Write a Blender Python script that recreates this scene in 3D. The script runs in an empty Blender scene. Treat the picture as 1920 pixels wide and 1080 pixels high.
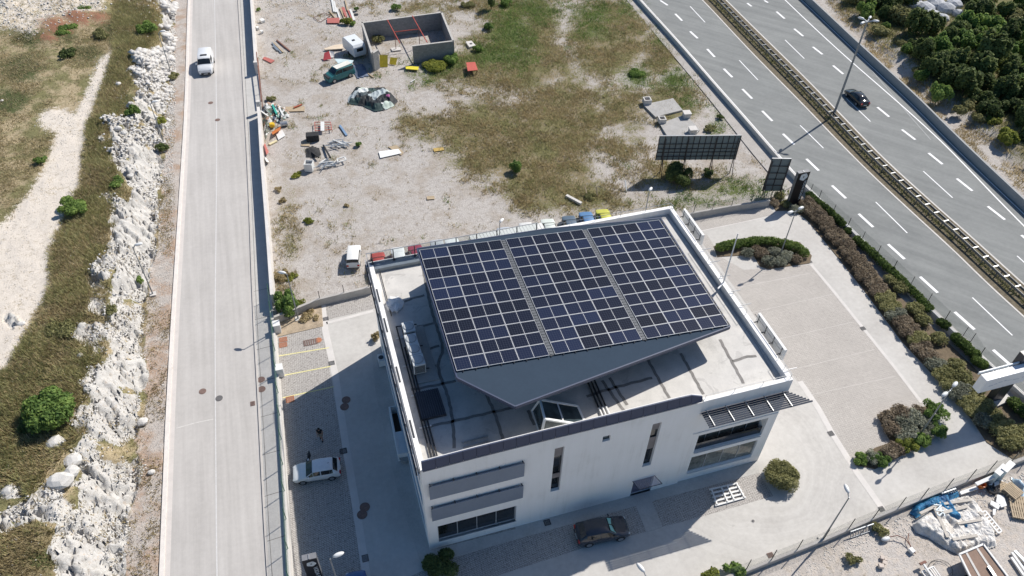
import bpy, bmesh, math, random
import numpy as np
from mathutils import Vector, Matrix
R = math.radians
PI = math.pi
random.seed(7); rng = np.random.default_rng(11)
S = bpy.context.scene
COL = S.collection

# ------------------------------------------------------------------ camera
FPX = 1455.0                                   # focal length in photo pixels (1920 wide)
TH, RO, YW = R(44.89178584), R(-1.70878317), R(18.03041778)
CAM = np.array([-3.301, -29.074, 58.0])        # 58 m up, in front of the building's left corner (the origin)
def cam_axes():
    ct, st, cr, sr = math.cos(TH), math.sin(TH), math.cos(RO), math.sin(RO)
    right = np.array([1, 0, 0.]); fwd = np.array([0, ct, -st]); down = np.array([0, -st, -ct])
    M = np.array([cr*right + sr*down, -sr*right + cr*down, fwd])
    cy, sy = math.cos(YW), math.sin(YW)
    return M @ np.array([[cy, -sy, 0], [sy, cy, 0], [0, 0, 1]])
CM = cam_axes()
cd = bpy.data.cameras.new("camera"); cam = bpy.data.objects.new("camera", cd); COL.objects.link(cam)
cd.lens = 36*FPX/1920; cd.sensor_width = 36; cd.clip_end = 3000; cd.clip_start = 0.5
mw = Matrix.Identity(4)
for i in range(3):
    mw[i][0] = CM[0][i]; mw[i][1] = -CM[1][i]; mw[i][2] = -CM[2][i]; mw[i][3] = CAM[i]
cam.matrix_world = mw
S.camera = cam

# ------------------------------------------------------------------ light
SUN_EL, SUN_AZ = R(45.9), R(26.0)              # direction towards the sun, angle from +X
w = bpy.data.worlds.new("World"); S.world = w; w.use_nodes = True
nt = w.node_tree; bg = nt.nodes['Background']
sky = nt.nodes.new('ShaderNodeTexSky'); sky.sky_type = 'NISHITA'; sky.sun_disc = False
sky.sun_elevation = SUN_EL; sky.sun_rotation = PI/2 - SUN_AZ
hs = nt.nodes.new('ShaderNodeHueSaturation'); hs.inputs['Saturation'].default_value = 1.3   # a deep clear late-summer sky
nt.links.new(sky.outputs[0], hs.inputs['Color']); nt.links.new(hs.outputs[0], bg.inputs[0]); bg.inputs[1].default_value = 0.09
sd = bpy.data.lights.new("sun", 'SUN'); so = bpy.data.objects.new("sun", sd); COL.objects.link(so)
sd.energy = 5.0; sd.angle = R(0.5); sd.color = (1.0, 0.95, 0.875)
sv = Vector((math.cos(SUN_EL)*math.cos(SUN_AZ), math.cos(SUN_EL)*math.sin(SUN_AZ), math.sin(SUN_EL)))
so.rotation_euler = sv.to_track_quat('Z', 'Y').to_euler()
so.location = (60, 30, 80)
S.view_settings.view_transform = 'Standard'; S.view_settings.look = 'None'
S.view_settings.exposure = 0.06; S.view_settings.gamma = 1
S.render.engine = 'CYCLES'
S.render.resolution_x, S.render.resolution_y = 1024, 576

# ------------------------------------------------------------------ surveying: where a sight line meets a level or a wall
def ray(x, y): return CM.T @ np.array([(x-960)/FPX, (y-540)/FPX, 1.0])
def G(x, y, z=0.0):
    d = ray(x, y); p = CAM + d*((z-CAM[2])/d[2]); return (float(p[0]), float(p[1]), z)
def G2(x, y, z=0.0): return G(x, y, z)[:2]
def PX(p):
    v = (np.asarray(p) - CAM) @ CM.T
    return np.stack([960+FPX*v[..., 0]/v[..., 2], 540+FPX*v[..., 1]/v[..., 2]], -1)

# ------------------------------------------------------------------ numpy noise
def _h(i, j, s):
    n = (i*374761393 + j*668265263 + s*1442695041) & 0x7fffffff
    n = ((n ^ (n >> 13))*1274126177) & 0x7fffffff
    return ((n ^ (n >> 16)) & 0xffff)/65535.0
def vnoise(x, y, s=0):
    xi = np.floor(x).astype(np.int64); yi = np.floor(y).astype(np.int64); fx = x-xi; fy = y-yi
    fx = fx*fx*(3-2*fx); fy = fy*fy*(3-2*fy)
    return (_h(xi, yi, s)*(1-fx)+_h(xi+1, yi, s)*fx)*(1-fy)+(_h(xi, yi+1, s)*(1-fx)+_h(xi+1, yi+1, s)*fx)*fy
def fbm(x, y, o=4, s=0):
    t = 0; a = .5
    for k in range(o): t = t+a*vnoise(x*2**k, y*2**k, s+k*17); a *= .5
    return t/(1-.5**o)
def worley(x, y, s=0):
    xi = np.floor(x).astype(np.int64); yi = np.floor(y).astype(np.int64)
    f1 = np.full(x.shape, 9.); f2 = np.full(x.shape, 9.); cid = np.zeros(x.shape)
    for a in (-1, 0, 1):
        for b in (-1, 0, 1):
            cx = xi+a; cy = yi+b
            d = np.hypot(cx+_h(cx, cy, s)-x, cy+_h(cx, cy, s+5)-y); c = _h(cx, cy, s+9)
            nw = d < f1; f2 = np.where(nw, f1, np.minimum(f2, d)); cid = np.where(nw, c, cid); f1 = np.where(nw, d, f1)
    return f1, f2, cid
def pdist(u, v, poly):
    """signed distance (inside > 0) of photo points to a polygon"""
    d = np.full(u.shape, 1e9); ins = np.zeros(u.shape, bool); n = len(poly)
    for i in range(n):
        x0, y0 = poly[i]; x1, y1 = poly[(i+1) % n]
        dx, dy = x1-x0, y1-y0; t = np.clip(((u-x0)*dx+(v-y0)*dy)/(dx*dx+dy*dy+1e-9), 0, 1)
        d = np.minimum(d, np.hypot(u-x0-t*dx, v-y0-t*dy))
        c = ((y0 > v) != (y1 > v)) & (u < dx*(v-y0)/(dy if dy else 1e-9)+x0); ins ^= c
    return np.where(ins, d, -d)
def smooth(e0, e1, x):
    t = np.clip((x-e0)/(e1-e0), 0, 1); return t*t*(3-2*t)

# ------------------------------------------------------------------ materials
class NT:
    def __init__(s, name):
        s.m = bpy.data.materials.new(name); s.m.use_nodes = True; s.t = s.m.node_tree; s.b = s.t.nodes['Principled BSDF']
    def n(s, ty, **k):
        o = s.t.nodes.new(ty)
        for a, v in k.items():
            if a in ('inputs',):
                for i, vv in v.items(): o.inputs[i].default_value = vv
            else: setattr(o, a, v)
        return o
    def l(s, a, b): s.t.links.new(a, b)
    def noise(s, sc, det=4, rough=.6, vec=None, dist=0):
        o = s.n('ShaderNodeTexNoise', inputs={'Scale': sc, 'Detail': det, 'Roughness': rough, 'Distortion': dist})
        if vec is not None: s.l(vec, o.inputs['Vector'])
        return o.outputs['Fac']
    def ramp(s, f, stops):
        o = s.n('ShaderNodeValToRGB'); s.l(f, o.inputs[0]); e = o.color_ramp.elements
        while len(e) < len(stops): e.new(.5)
        for q, (p, c) in zip(e, stops): q.position = p; q.color = (*c, 1) if len(c) == 3 else c
        return o.outputs[0]
    def mixc(s, f, a, b, mode='MIX'):
        o = s.n('ShaderNodeMix', data_type='RGBA', blend_type=mode)
        for sock, v in ((o.inputs[0], f), (o.inputs[6], a), (o.inputs[7], b)):
            if hasattr(v, 'links') or isinstance(v, bpy.types.NodeSocket): s.l(v, sock)
            elif isinstance(v, (int, float)): sock.default_value = v
            else: sock.default_value = (*v, 1)
        return o.outputs[2]
    def math(s, op, a, b=0.0, c=None):
        o = s.n('ShaderNodeMath', operation=op)
        for i, v in enumerate((a, b) if c is None else (a, b, c)):
            if isinstance(v, bpy.types.NodeSocket): s.l(v, o.inputs[i])
            else: o.inputs[i].default_value = v
        return o.outputs[0]
    def sstep(s, f, a, b):
        o = s.n('ShaderNodeMapRange', interpolation_type='SMOOTHSTEP', inputs={'From Min': a, 'From Max': b}); s.l(f, o.inputs[0]); return o.outputs[0]
    def bump(s, h, st=.3, d=.05):
        o = s.n('ShaderNodeBump', inputs={'Strength': st, 'Distance': d}); s.l(h, o.inputs['Height']); s.l(o.outputs[0], s.b.inputs['Normal'])
    def pos(s): return s.n('ShaderNodeNewGeometry').outputs['Position']
    def obj(s): return s.n('ShaderNodeTexCoord').outputs['Object']
    def fin(s, col, rough=.8, metal=0, spec=None):
        if isinstance(col, bpy.types.NodeSocket): s.l(col, s.b.inputs['Base Color'])
        else: s.b.inputs['Base Color'].default_value = (*col, 1)
        if isinstance(rough, bpy.types.NodeSocket): s.l(rough, s.b.inputs['Roughness'])
        else: s.b.inputs['Roughness'].default_value = rough
        s.b.inputs['Metallic'].default_value = metal
        if spec is not None: s.b.inputs['Specular IOR Level'].default_value = spec
        return s.m
_mc = {}
def M(name, col, rough=.7, metal=0, var=.18, sc=1.5, bump=0, spec=None):
    """a slightly uneven, weathered plain surface"""
    if name in _mc: return _mc[name]
    t = NT(name); v = t.obj()
    f = t.noise(sc, 5, .65, v); g = t.noise(sc*9, 3, .6, v)
    f = t.math('ADD', t.math('MULTIPLY', f, .6), t.math('MULTIPLY', g, .4))
    lo = tuple(c*(1-var) for c in col); hi = tuple(min(1, c*(1+var)) for c in col)
    c = t.ramp(f, [(.35, lo), (.65, hi)])
    if bump: t.bump(g, bump)
    _mc[name] = t.fin(c, rough, metal, spec); return _mc[name]
def coated(name, col, rough=.25, metal=0.0):
    if name in _mc: return _mc[name]
    t = NT(name); f = t.noise(3, 4, .6, t.obj())
    c = t.ramp(f, [(.3, tuple(x*.9 for x in col)), (.7, col)])
    t.b.inputs['Coat Weight'].default_value = .5; t.b.inputs['Coat Roughness'].default_value = .08
    _mc[name] = t.fin(c, rough, metal); return _mc[name]
def glass(name, col=(.02, .025, .03), rough=.05):
    if name in _mc: return _mc[name]
    t = NT(name); c = t.ramp(t.noise(1.2, 3, .5, t.obj()), [(.3, tuple(x*.6 for x in col)), (.7, tuple(x*1.5 for x in col))])
    _mc[name] = t.fin(c, rough, 0, .8); return _mc[name]

# ------------------------------------------------------------------ mesh builder and scene tree
XF = {}
class MB:
    def __init__(s): s.v = []; s.f = []
    def add(s, vs, fs):
        o = len(s.v); s.v += [tuple(map(float, p)) for p in vs]; s.f += [tuple(i+o for i in f) for f in fs]; return s
    def box(s, c, d, rz=0, rx=0, ry=0):
        m = Matrix.Rotation(rz, 3, 'Z') @ Matrix.Rotation(ry, 3, 'Y') @ Matrix.Rotation(rx, 3, 'X')
        vs = []
        for a in (-.5, .5):
            for b in (-.5, .5):
                for e in (-.5, .5): vs.append(m @ Vector((a*d[0], b*d[1], e*d[2])) + Vector(c))
        return s.add(vs, [(0, 1, 3, 2), (4, 6, 7, 5), (0, 4, 5, 1), (2, 3, 7, 6), (0, 2, 6, 4), (1, 5, 7, 3)])
    def bb(s, x0, x1, y0, y1, z0, z1): return s.box(((x0+x1)/2, (y0+y1)/2, (z0+z1)/2), (x1-x0, y1-y0, z1-z0))
    def tube(s, p, q, r, r2=None, n=8, cap=True):
        p = Vector(p); q = Vector(q); d = q-p
        if d.length < 1e-6: return s
        k = d.to_track_quat('Z', 'Y'); r2 = r if r2 is None else r2; vs = []
        for o, rr in ((p, r), (q, r2)):
            for i in range(n): vs.append(o + k @ Vector((rr*math.cos(2*PI*i/n), rr*math.sin(2*PI*i/n), 0)))
        fs = [(i, (i+1) % n, n+(i+1) % n, n+i) for i in range(n)]
        if cap: fs += [tuple(range(n-1, -1, -1)), tuple(range(n, 2*n))]
        return s.add(vs, fs)
    def path(s, pts, r, n=6):
        for a, b in zip(pts[:-1], pts[1:]): s.tube(a, b, r, n=n)
        return s
    def bar(s, p, q, w, h):
        """rectangular bar from p to q, w across, h in height"""
        p = Vector(p); q = Vector(q); d = (q-p).normalized(); sd = d.cross(Vector((0, 0, 1)))
        if sd.length < 1e-4: sd = Vector((1, 0, 0))
        sd.normalize(); up = sd.cross(d); vs = []
        for o in (p, q):
            for a, b in ((-1, -1), (1, -1), (1, 1), (-1, 1)): vs.append(o+sd*a*w/2+up*b*h/2)
        return s.add(vs, [(3, 2, 1, 0), (4, 5, 6, 7), (0, 1, 5, 4), (1, 2, 6, 5), (2, 3, 7, 6), (3, 0, 4, 7)])
    def prism(s, poly, z0, z1):
        n = len(poly); a = sum(poly[i][0]*poly[(i+1) % n][1]-poly[(i+1) % n][0]*poly[i][1] for i in range(n))
        if a < 0: poly = poly[::-1]
        vs = [(x, y, z0) for x, y in poly]+[(x, y, z1) for x, y in poly]
        return s.add(vs, [tuple(range(n-1, -1, -1)), tuple(range(n, 2*n))]+[(i, (i+1) % n, n+(i+1) % n, n+i) for i in range(n)])
    def quad(s, a, b, c, d): return s.add([a, b, c, d], [(0, 1, 2, 3)])
    def lathe(s, prof, c=(0, 0, 0), n=12, sx=1, sy=1):
        vs = []; m = len(prof)
        for r, z in prof:
            for i in range(n): vs.append((c[0]+sx*r*math.cos(2*PI*i/n), c[1]+sy*r*math.sin(2*PI*i/n), c[2]+z))
        fs = [(j*n+i, j*n+(i+1) % n, (j+1)*n+(i+1) % n, (j+1)*n+i) for j in range(m-1) for i in range(n)]
        fs += [tuple(range(n-1, -1, -1)), tuple((m-1)*n+i for i in range(n))]
        return s.add(vs, fs)
    def wheel(s, c, r, wd, n=16, ax='Y'):
        e = Vector((0, wd/2, 0)) if ax == 'Y' else Vector((wd/2, 0, 0)); return s.tube(Vector(c)-e, Vector(c)+e, r, n=n)
    def build(s, name, mat, parent=None, world=False, smooth_=False, loc=None, bev=0):
        me = bpy.data.meshes.new(name); vs = s.v
        if world and parent is not None:
            im = XF[parent.name].inverted(); vs = [tuple(im @ Vector(p)) for p in vs]
        if loc is not None: vs = [(p[0]-loc[0], p[1]-loc[1], p[2]-loc[2]) for p in vs]
        me.from_pydata(vs, [], s.f); me.validate(); me.update()
        if smooth_: me.shade_smooth()
        me.materials.append(mat)
        o = bpy.data.objects.new(name, me); COL.objects.link(o)
        if parent is not None: o.parent = parent; XF[o.name] = XF[parent.name]
        else:
            XF[o.name] = Matrix.Translation(loc) if loc is not None else Matrix.Identity(4)
            if loc is not None: o.location = loc
        if bev:
            b = o.modifiers.new('bevel', 'BEVEL'); b.width = bev; b.segments = 2; b.limit_method = 'ANGLE'
        return o
def tag(o, label=None, cat=None, group=None, kind=None):
    for k, v in (('label', label), ('category', cat), ('group', group), ('kind', kind)):
        if v: o[k] = v
    return o
def T(name, label, cat, loc, rz=0, group=None):
    o = bpy.data.objects.new(name, None); COL.objects.link(o); o.location = loc; o.rotation_euler = (0, 0, rz); o.empty_display_size = .3
    XF[o.name] = Matrix.Translation(loc) @ Matrix.Rotation(rz, 4, 'Z'); return tag(o, label, cat, group)
def struct(mb, name, mat, **k): return tag(mb.build(name, mat, **k), kind='structure')
def dup(root, loc, rz=0, sc=None, label=None, group=None):
    def cp(o, par):
        c = o.copy(); COL.objects.link(c)
        if par is not None: c.parent = par
        for ch in o.children: cp(ch, c)
        return c
    r = cp(root, None); r.location = loc; r.rotation_euler = (0, 0, rz)
    if sc is not None: r.scale = sc if hasattr(sc, '__len__') else (sc,)*3
    if label: r['label'] = label
    if group: r['group'] = group
    return r
def npmesh(name, V, F, mat, attr=None, smooth_=False):
    me = bpy.data.meshes.new(name); V = np.asarray(V, np.float32); F = np.asarray(F, np.int32); k = F.shape[1]
    me.vertices.add(len(V)); me.vertices.foreach_set('co', V.ravel())
    me.loops.add(F.size); me.loops.foreach_set('vertex_index', F.ravel())
    me.polygons.add(len(F)); me.polygons.foreach_set('loop_start', np.arange(0, F.size, k, dtype=np.int32))
    me.update(calc_edges=True); me.validate()
    if attr:
        for an, arr in attr.items():
            a = me.color_attributes.new(an, 'FLOAT_COLOR', 'POINT'); A = np.ones((len(V), 4), np.float32); A[:, :arr.shape[1]] = arr
            a.data.foreach_set('color', A.ravel())
    if smooth_: me.shade_smooth()
    me.materials.append(mat); o = bpy.data.objects.new(name, me); COL.objects.link(o); XF[o.name] = Matrix.Identity(4); return o
def textmesh(txt, size, name, mat, mtx, parent, ext=.01):
    cu = bpy.data.curves.new('t', 'FONT'); cu.body = txt; cu.size = size; cu.extrude = ext; cu.resolution_u = 2
    o = bpy.data.objects.new('t', cu); COL.objects.link(o)
    me = bpy.data.meshes.new_from_object(o.evaluated_get(bpy.context.evaluated_depsgraph_get()))
    me.name = name; me.transform(mtx); me.materials.clear(); me.materials.append(mat)
    bpy.data.objects.remove(o); r = bpy.data.objects.new(name, me); COL.objects.link(r); r.parent = parent; XF[r.name] = XF[parent.name]; return r
# ================================================================== GROUND
LWL = [(1150, -60), (1202, 0), (1256, 59), (1293, 100), (1344, 159), (1400, 222), (1461, 292), (1511, 348), (1585, 417), (1659, 490), (1755, 587), (1859, 683), (1925, 742), (2040, 842)]
L2 = [(1250, -70), (1322, 0), (1400, 84), (1452, 137), (1511, 196), (1574, 262), (1637, 325), (1718, 400), (1793, 468), (1852, 526), (1920, 588), (2040, 695)]
R1 = [(1285, -70), (1357, 0), (1400, 43), (1500, 141), (1559, 202), (1607, 252), (1659, 305), (1755, 392), (1807, 437), (1920, 540), (2040, 645)]
R2 = [(1395, -75), (1472, 0), (1522, 48), (1585, 106), (1659, 170), (1718, 222), (1770, 270), (1818, 319), (1863, 366), (1920, 424), (2040, 545)]
RB = [(1420, -80), (1507, 0), (1600, 89), (1659, 144), (1715, 196), (1770, 252), (1826, 307), (1920, 396), (2040, 510)]
def wl(pts, z=0.0): return [G2(x, y, z) for x, y in pts]
def offset(pl, d):
    """move a polyline sideways, positive to the right of its direction"""
    out = []; n = len(pl)
    for i in range(n):
        a = pl[max(0, i-1)]; b = pl[min(n-1, i+1)]; dx, dy = b[0]-a[0], b[1]-a[1]; L = math.hypot(dx, dy)
        out.append((pl[i][0]+dy/L*d, pl[i][1]-dx/L*d))
    return out
def resample(pl, step):
    out = [pl[0]]; acc = 0
    for a, b in zip(pl[:-1], pl[1:]):
        L = math.hypot(b[0]-a[0], b[1]-a[1]); t = step-acc
        while t <= L: out.append((a[0]+(b[0]-a[0])*t/L, a[1]+(b[1]-a[1])*t/L)); t += step
        acc = L-(t-step)
    return out
def smoothline(pl, it=2):
    for _ in range(it):
        q = [pl[0]]
        for a, b in zip(pl[:-1], pl[1:]): q += [(a[0]*.75+b[0]*.25, a[1]*.75+b[1]*.25), (a[0]*.25+b[0]*.75, a[1]*.25+b[1]*.75)]
        pl = q+[pl[-1]]
    return pl
def ribbon(mb, A, B, z):
    for i in range(len(A)-1): mb.quad((*A[i], z), (*A[i+1], z), (*B[i+1], z), (*B[i], z))
    return mb
def wallline(mb, pl, wd, z0, z1):
    A = offset(pl, -wd/2); B = offset(pl, wd/2); n = len(pl)
    vs = [(*p, z0) for p in A]+[(*p, z0) for p in B]+[(*p, z1) for p in A]+[(*p, z1) for p in B]; fs = []
    for i in range(n-1):
        fs += [(2*n+i, 2*n+i+1, 3*n+i+1, 3*n+i), (i, i+1, 2*n+i+1, 2*n+i), (n+i, 3*n+i, 3*n+i+1, n+i+1)]
    fs += [(0, 2*n, 3*n, n), (n-1, 2*n-1, 4*n-1, 3*n-1)]
    return mb.add(vs, fs)
LW = smoothline(wl(LWL)); ML = smoothline(wl(L2)); MR = smoothline(wl(R1)); RW = smoothline(wl(R2)); RBW = smoothline(wl(RB))

# --- zone masks, painted on the land where the photo shows each kind of ground
BASE = [(330, -60), (325, 0), (324, 60), (322, 125), (315, 175), (312, 225), (305, 300), (300, 370), (295, 470), (277, 530), (273, 600), (276, 680), (272, 745), (263, 800), (265, 860), (256, 920), (243, 980), (237, 1080), (235, 1200)]
BW = sorted([G2(x, y) for x, y in BASE], key=lambda p: p[1]); BY = np.array([p[1] for p in BW]); BX = np.array([p[0] for p in BW])
def hill_h(x, y):
    xb = np.interp(y, BY, BX); d = xb-x + (fbm(y*.35, x*.35, 3, 3)-.5)*1.6
    H = np.interp(y, [-12, 0, 8, 20, 35, 60, 80, 120], [2.6, 3.0, 3.3, 3.2, 3.0, 2.8, 2.4, 1.8])
    wd = np.interp(y, [-12, 0, 8, 20, 35, 60, 80, 120], [8, 7, 5.5, 3.6, 3.2, 3.6, 3.6, 3.5])
    h = H*smooth(0, 1, d/wd)+np.clip(d-8, 0, 30)*.03
    return h, d
def zmask(u, v, polys, soft=14):
    m = np.zeros(u.shape)
    for p in polys:
        if len(p) == 4 and not hasattr(p[0], '__len__'):
            cx, cy, rx, ry = p; e = 1-np.hypot((u-cx)/rx, (v-cy)/ry); m = np.maximum(m, np.clip(.5+e*min(rx, ry)/soft/2, 0, 1))
        else: m = np.maximum(m, np.clip(.5+pdist(u, v, p)/soft/2, 0, 1))
    return m
Z_PATH = [[(205, 92), (214, 98), (190, 160), (168, 235), (158, 290), (150, 350), (128, 385), (118, 440), (90, 480), (95, 540), (60, 600), (20, 680), (0, 700), (-80, 800), (-80, 400), (0, 420), (60, 350), (90, 290), (110, 220), (140, 210), (165, 160), (185, 110)], (110, 225, 40, 26)]
Z_HEAP = [[(-40, -40), (200, -40), (200, 30), (110, 55), (60, 75), (20, 62), (-40, 70)]]
Z_RED = [(110, 55, 38, 17), (150, 42, 32, 16), (185, 38, 26, 12), (95, 75, 22, 10), (300, 870+40, 0.1, .1)]
Z_ROCK = [[(290, -20), (325, 0), (323, 120), (314, 200), (305, 300), (298, 400), (295, 470), (277, 530), (273, 600), (276, 690), (268, 760), (264, 800), (265, 860), (256, 920), (243, 980), (237, 1090), (150, 1090), (95, 1000), (120, 985), (60, 985), (0, 1000), (-20, 970), (60, 930), (95, 900), (130, 850), (160, 800), (168, 760), (172, 700), (200, 660), (206, 600), (198, 560), (215, 500), (235, 430), (228, 400), (246, 350), (215, 310), (205, 285), (225, 235), (240, 190), (262, 165), (240, 130), (262, 100), (300, 90), (305, 30)], (225, 245, 24, 30), (185, 262, 14, 10), (20, 600, 22, 18), (25, 925, 30, 12), (120, 830, 18, 9)]
Z_VERGE = [[(325, -30), (360, -30), (348, 200), (340, 350), (318, 750), (303, 1110), (237, 1110), (243, 980), (256, 920), (265, 860), (264, 800), (276, 690), (273, 600), (277, 530), (295, 470), (300, 370), (314, 200), (323, 100)]]
Z_DRY = [[(738, 212), (850, 205), (900, 170), (960, 190), (1000, 160), (1060, 120), (1130, 165), (1150, 230), (1112, 290), (1128, 335), (1180, 375), (1300, 385), (1230, 400), (960, 405), (925, 345), (860, 300), (800, 275), (745, 240)], [(860, 80), (900, 40), (870, -20), (1060, -20), (1055, 80), (1100, 140), (1060, 170), (960, 180), (880, 170), (820, 165), (780, 150)], (1150, 270, 60, 30), (1260, 190, 60, 50), (1090, 220, 60, 50), (1330, 345, 90, 22), (1140, 70, 85, 85), (1240, 100, 50, 60), (1170, 200, 60, 50), (800, 20, 60, 16), (650, 385, 20, 10), (560, 600, 55, 28), (1240, 330, 60, 30), (900, 305, 60, 40), (540, 440, 14, 60), (525, 545, 14, 25)]
Z_GREEN = [(960, 75, 55, 60), (1000, 20, 60, 30), (1190, 145, 32, 24), (1110, 30, 45, 25), (1110, 60, 40, 22), (830, 125, 50, 18), (790, 140, 30, 16), (1260, 150, 30, 30), (1290, 190, 14, 20), (1350, 205, 14, 30), (1380, 355, 60, 22), (1340, 240, 22, 16), (1300, 375, 60, 14), (1240, 50, 14, 30), (920, 100, 60, 30), (1190, 10, 40, 16)]
# hill: green and brown scrub
H_GREEN = [(90, 30, 45, 22), (120, 65, 34, 22), (60, 75, 50, 18), (40, 130, 50, 30), (20, 190, 40, 30), (220, 60, 34, 30), (250, 30, 40, 35), (200, 120, 22, 26), (160, 100, 34, 20), (235, 195, 26, 18), (170, 370, 30, 22), (120, 625, 36, 40), (60, 700, 60, 30), (30, 760, 50, 30), (60, 850, 40, 26), (80, 1050, 50, 20), (10, 870, 24, 50), (140, 390, 34, 24), (160, 480, 34, 14)]
H_DRYC = [[(215, -20), (300, -20), (300, 80), (262, 110), (240, 170), (225, 230), (200, 290), (235, 350), (215, 420), (205, 520), (205, 600), (200, 660), (172, 720), (160, 810), (110, 860), (60, 930), (-30, 940), (-30, 720), (20, 690), (60, 610), (100, 540), (95, 470), (125, 400), (155, 340), (165, 240), (195, 160), (215, 100)], [(-30, 960), (150, 1000), (160, 1100), (-30, 1100)], (250, 450, 22, 26), (245, 370, 18, 14)]
# beyond the highway
R_GREEN = [[(1540, -40), (1980, -40), (1980, 330), (1900, 300), (1850, 250), (1800, 210), (1740, 170), (1690, 120), (1640, 75), (1580, 20)]]
R_BARE = [(1745, 20, 46, 24), (1880, 60, 14, 10), (1810, 105, 30, 14), (1690, 110, 14, 8)]
L_SAND = [[(1480, 1100), (1440, 1075), (1600, 1010), (1750, 960), (1850, 900), (1960, 880), (1960, 1100)], (1890, 935, 40, 20)]

LOTP = [(500, -90), (1140, -90), (1195, -20), (1240, 65), (1300, 140), (1400, 280), (1480, 372), (1290, 395), (697, 530), (520, 590), (508, 500), (470, -40)]
def fine_ground():
    """lot, verge, land beyond the highway"""
    xs = np.concatenate([np.array([-700, -300, -120, -60]), np.arange(-20.4, 112, .55), np.array([125, 150, 200, 400, 900])])
    ys = np.concatenate([np.array([-300, -80, -30]), np.arange(-16, 122, .55), np.array([140, 190, 350, 900])])
    X, Y = np.meshgrid(xs, ys); x = X.ravel(); y = Y.ravel()
    uv = PX(np.stack([x, y, 0*x], -1)); u, v = uv[:, 0], uv[:, 1]
    back = (x*CM[2][0]+(y-CAM[1])*CM[2][1] + (-58)*CM[2][2]) < 5
    u = np.where(back, -999, u); v = np.where(back, -999, v)
    dry = zmask(u, v, Z_DRY, 30); gr = zmask(u, v, Z_GREEN, 24)
    rg = zmask(u, v, R_GREEN, 12); bare = zmask(u, v, R_BARE, 8); verge = zmask(u, v, Z_VERGE, 8); sand = zmask(u, v, L_SAND, 30)
    z = -.10+.05*fbm(x*.5, y*.5, 3, 2)+.35*dry*(fbm(x*.12, y*.12, 3, 8)-.25)*(pdist(u, v, LOTP) > 12)
    wide = (x > 45) & (rg > 0)
    z = np.where(wide, z+rg*(1.2*fbm(x*.09, y*.09, 3, 4)+.4*fbm(x*.5, y*.5, 3, 5)), z)
    a = np.stack([np.maximum(dry, rg*(1-bare)*.9), np.maximum(gr, rg*(1-bare)*.35), np.maximum(bare, 0)], -1)
    b = np.stack([sand, verge, rg], -1)
    nx, ny = len(xs), len(ys); I = np.arange(nx*ny).reshape(ny, nx)
    F = np.stack([I[:-1, :-1], I[:-1, 1:], I[1:, 1:], I[1:, :-1]], -1).reshape(-1, 4)
    hole = (x[F].max(1) <= -19.8) & (x[F].min(1) >= -61) & (y[F].min(1) >= -17) & (y[F].max(1) <= 123)
    return np.stack([x, y, np.where(x < -19.5, -.5, z)], -1), F, a, b
t = NT('lot_ground'); P_ = t.pos()
A_ = t.n('ShaderNodeAttribute', attribute_name='zoneA'); B_ = t.n('ShaderNodeAttribute', attribute_name='zoneB')
sa = t.n('ShaderNodeSeparateColor'); t.l(A_.outputs['Color'], sa.inputs[0]); sb = t.n('ShaderNodeSeparateColor'); t.l(B_.outputs['Color'], sb.inputs[0])
n1 = t.noise(.25, 6, .65, P_, .3); n2 = t.noise(1.6, 5, .7, P_); n3 = t.noise(7, 3, .7, P_); n4 = t.noise(28, 2, .6, P_)
vor = t.n('ShaderNodeTexVoronoi', inputs={'Scale': 6.0}); t.l(P_, vor.inputs['Vector'])
mix23 = t.math('ADD', t.math('MULTIPLY', n2, .35), t.math('ADD', t.math('MULTIPLY', n3, .4), t.math('MULTIPLY', n4, .25)))
grav = t.ramp(mix23, [(.32, (.17, .145, .125)), (.44, (.385, .35, .32)), (.55, (.50, .47, .44)), (.72, (.66, .64, .61))])
tan = t.ramp(mix23, [(.3, (.20, .155, .115)), (.5, (.40, .335, .275)), (.7, (.55, .48, .41))])
grav = t.mixc(t.math('MULTIPLY', t.sstep(n1, .46, .68), .55), grav, tan)
orng = t.ramp(n3, [(.3, (.30, .17, .10)), (.7, (.48, .33, .22))])
grav = t.mixc(t.math('MULTIPLY', sb.outputs[1], t.sstep(n2, .52, .66)), grav, orng)
grav = t.mixc(t.math('MULTIPLY', sb.outputs[0], t.sstep(n2, .46, .60)), grav, t.mixc(.5, tan, (.60, .53, .46))); grav = t.mixc(t.math('MULTIPLY', sb.outputs[0], .35), grav, (.66, .61, .565))
wd = t.math('MULTIPLY', t.sstep(n2, .60, .66), t.sstep(n3, .45, .62))
grav = t.mixc(t.math('MULTIPLY', wd, .8), grav, (.16, .13, .08)); grav = t.mixc(t.math('MULTIPLY', t.sstep(n1, .48, .60), t.math('MULTIPLY', t.sstep(n3, .50, .60), .5)), grav, (.20, .165, .11))
dryc = t.ramp(mix23, [(.3, (.11, .09, .05)), (.47, (.20, .165, .095)), (.6, (.30, .24, .14)), (.75, (.38, .31, .19))])
grn = t.ramp(mix23, [(.3, (.045, .06, .02)), (.5, (.10, .125, .04)), (.7, (.18, .20, .075))])
olive = t.ramp(mix23, [(.3, (.085, .08, .035)), (.5, (.165, .155, .07)), (.7, (.25, .23, .115))])
dryc = t.mixc(t.sstep(n1, .42, .6), dryc, olive)
wob = t.math('MULTIPLY', t.math('SUBTRACT', t.math('ADD', t.math('MULTIPLY', n2, .5), t.math('MULTIPLY', n1, .5)), .5), 2.0)
wob = t.math('ADD', wob, t.math('MULTIPLY', t.math('SUBTRACT', n3, .5), 1.3))
def edge(sock, lo=.38, hi=.72): return t.sstep(t.math('ADD', t.math('MULTIPLY', sock, .8), wob), lo, hi)
c = t.mixc(edge(sa.outputs[0]), grav, dryc); c = t.mixc(edge(sa.outputs[1]), c, grn)
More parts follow.
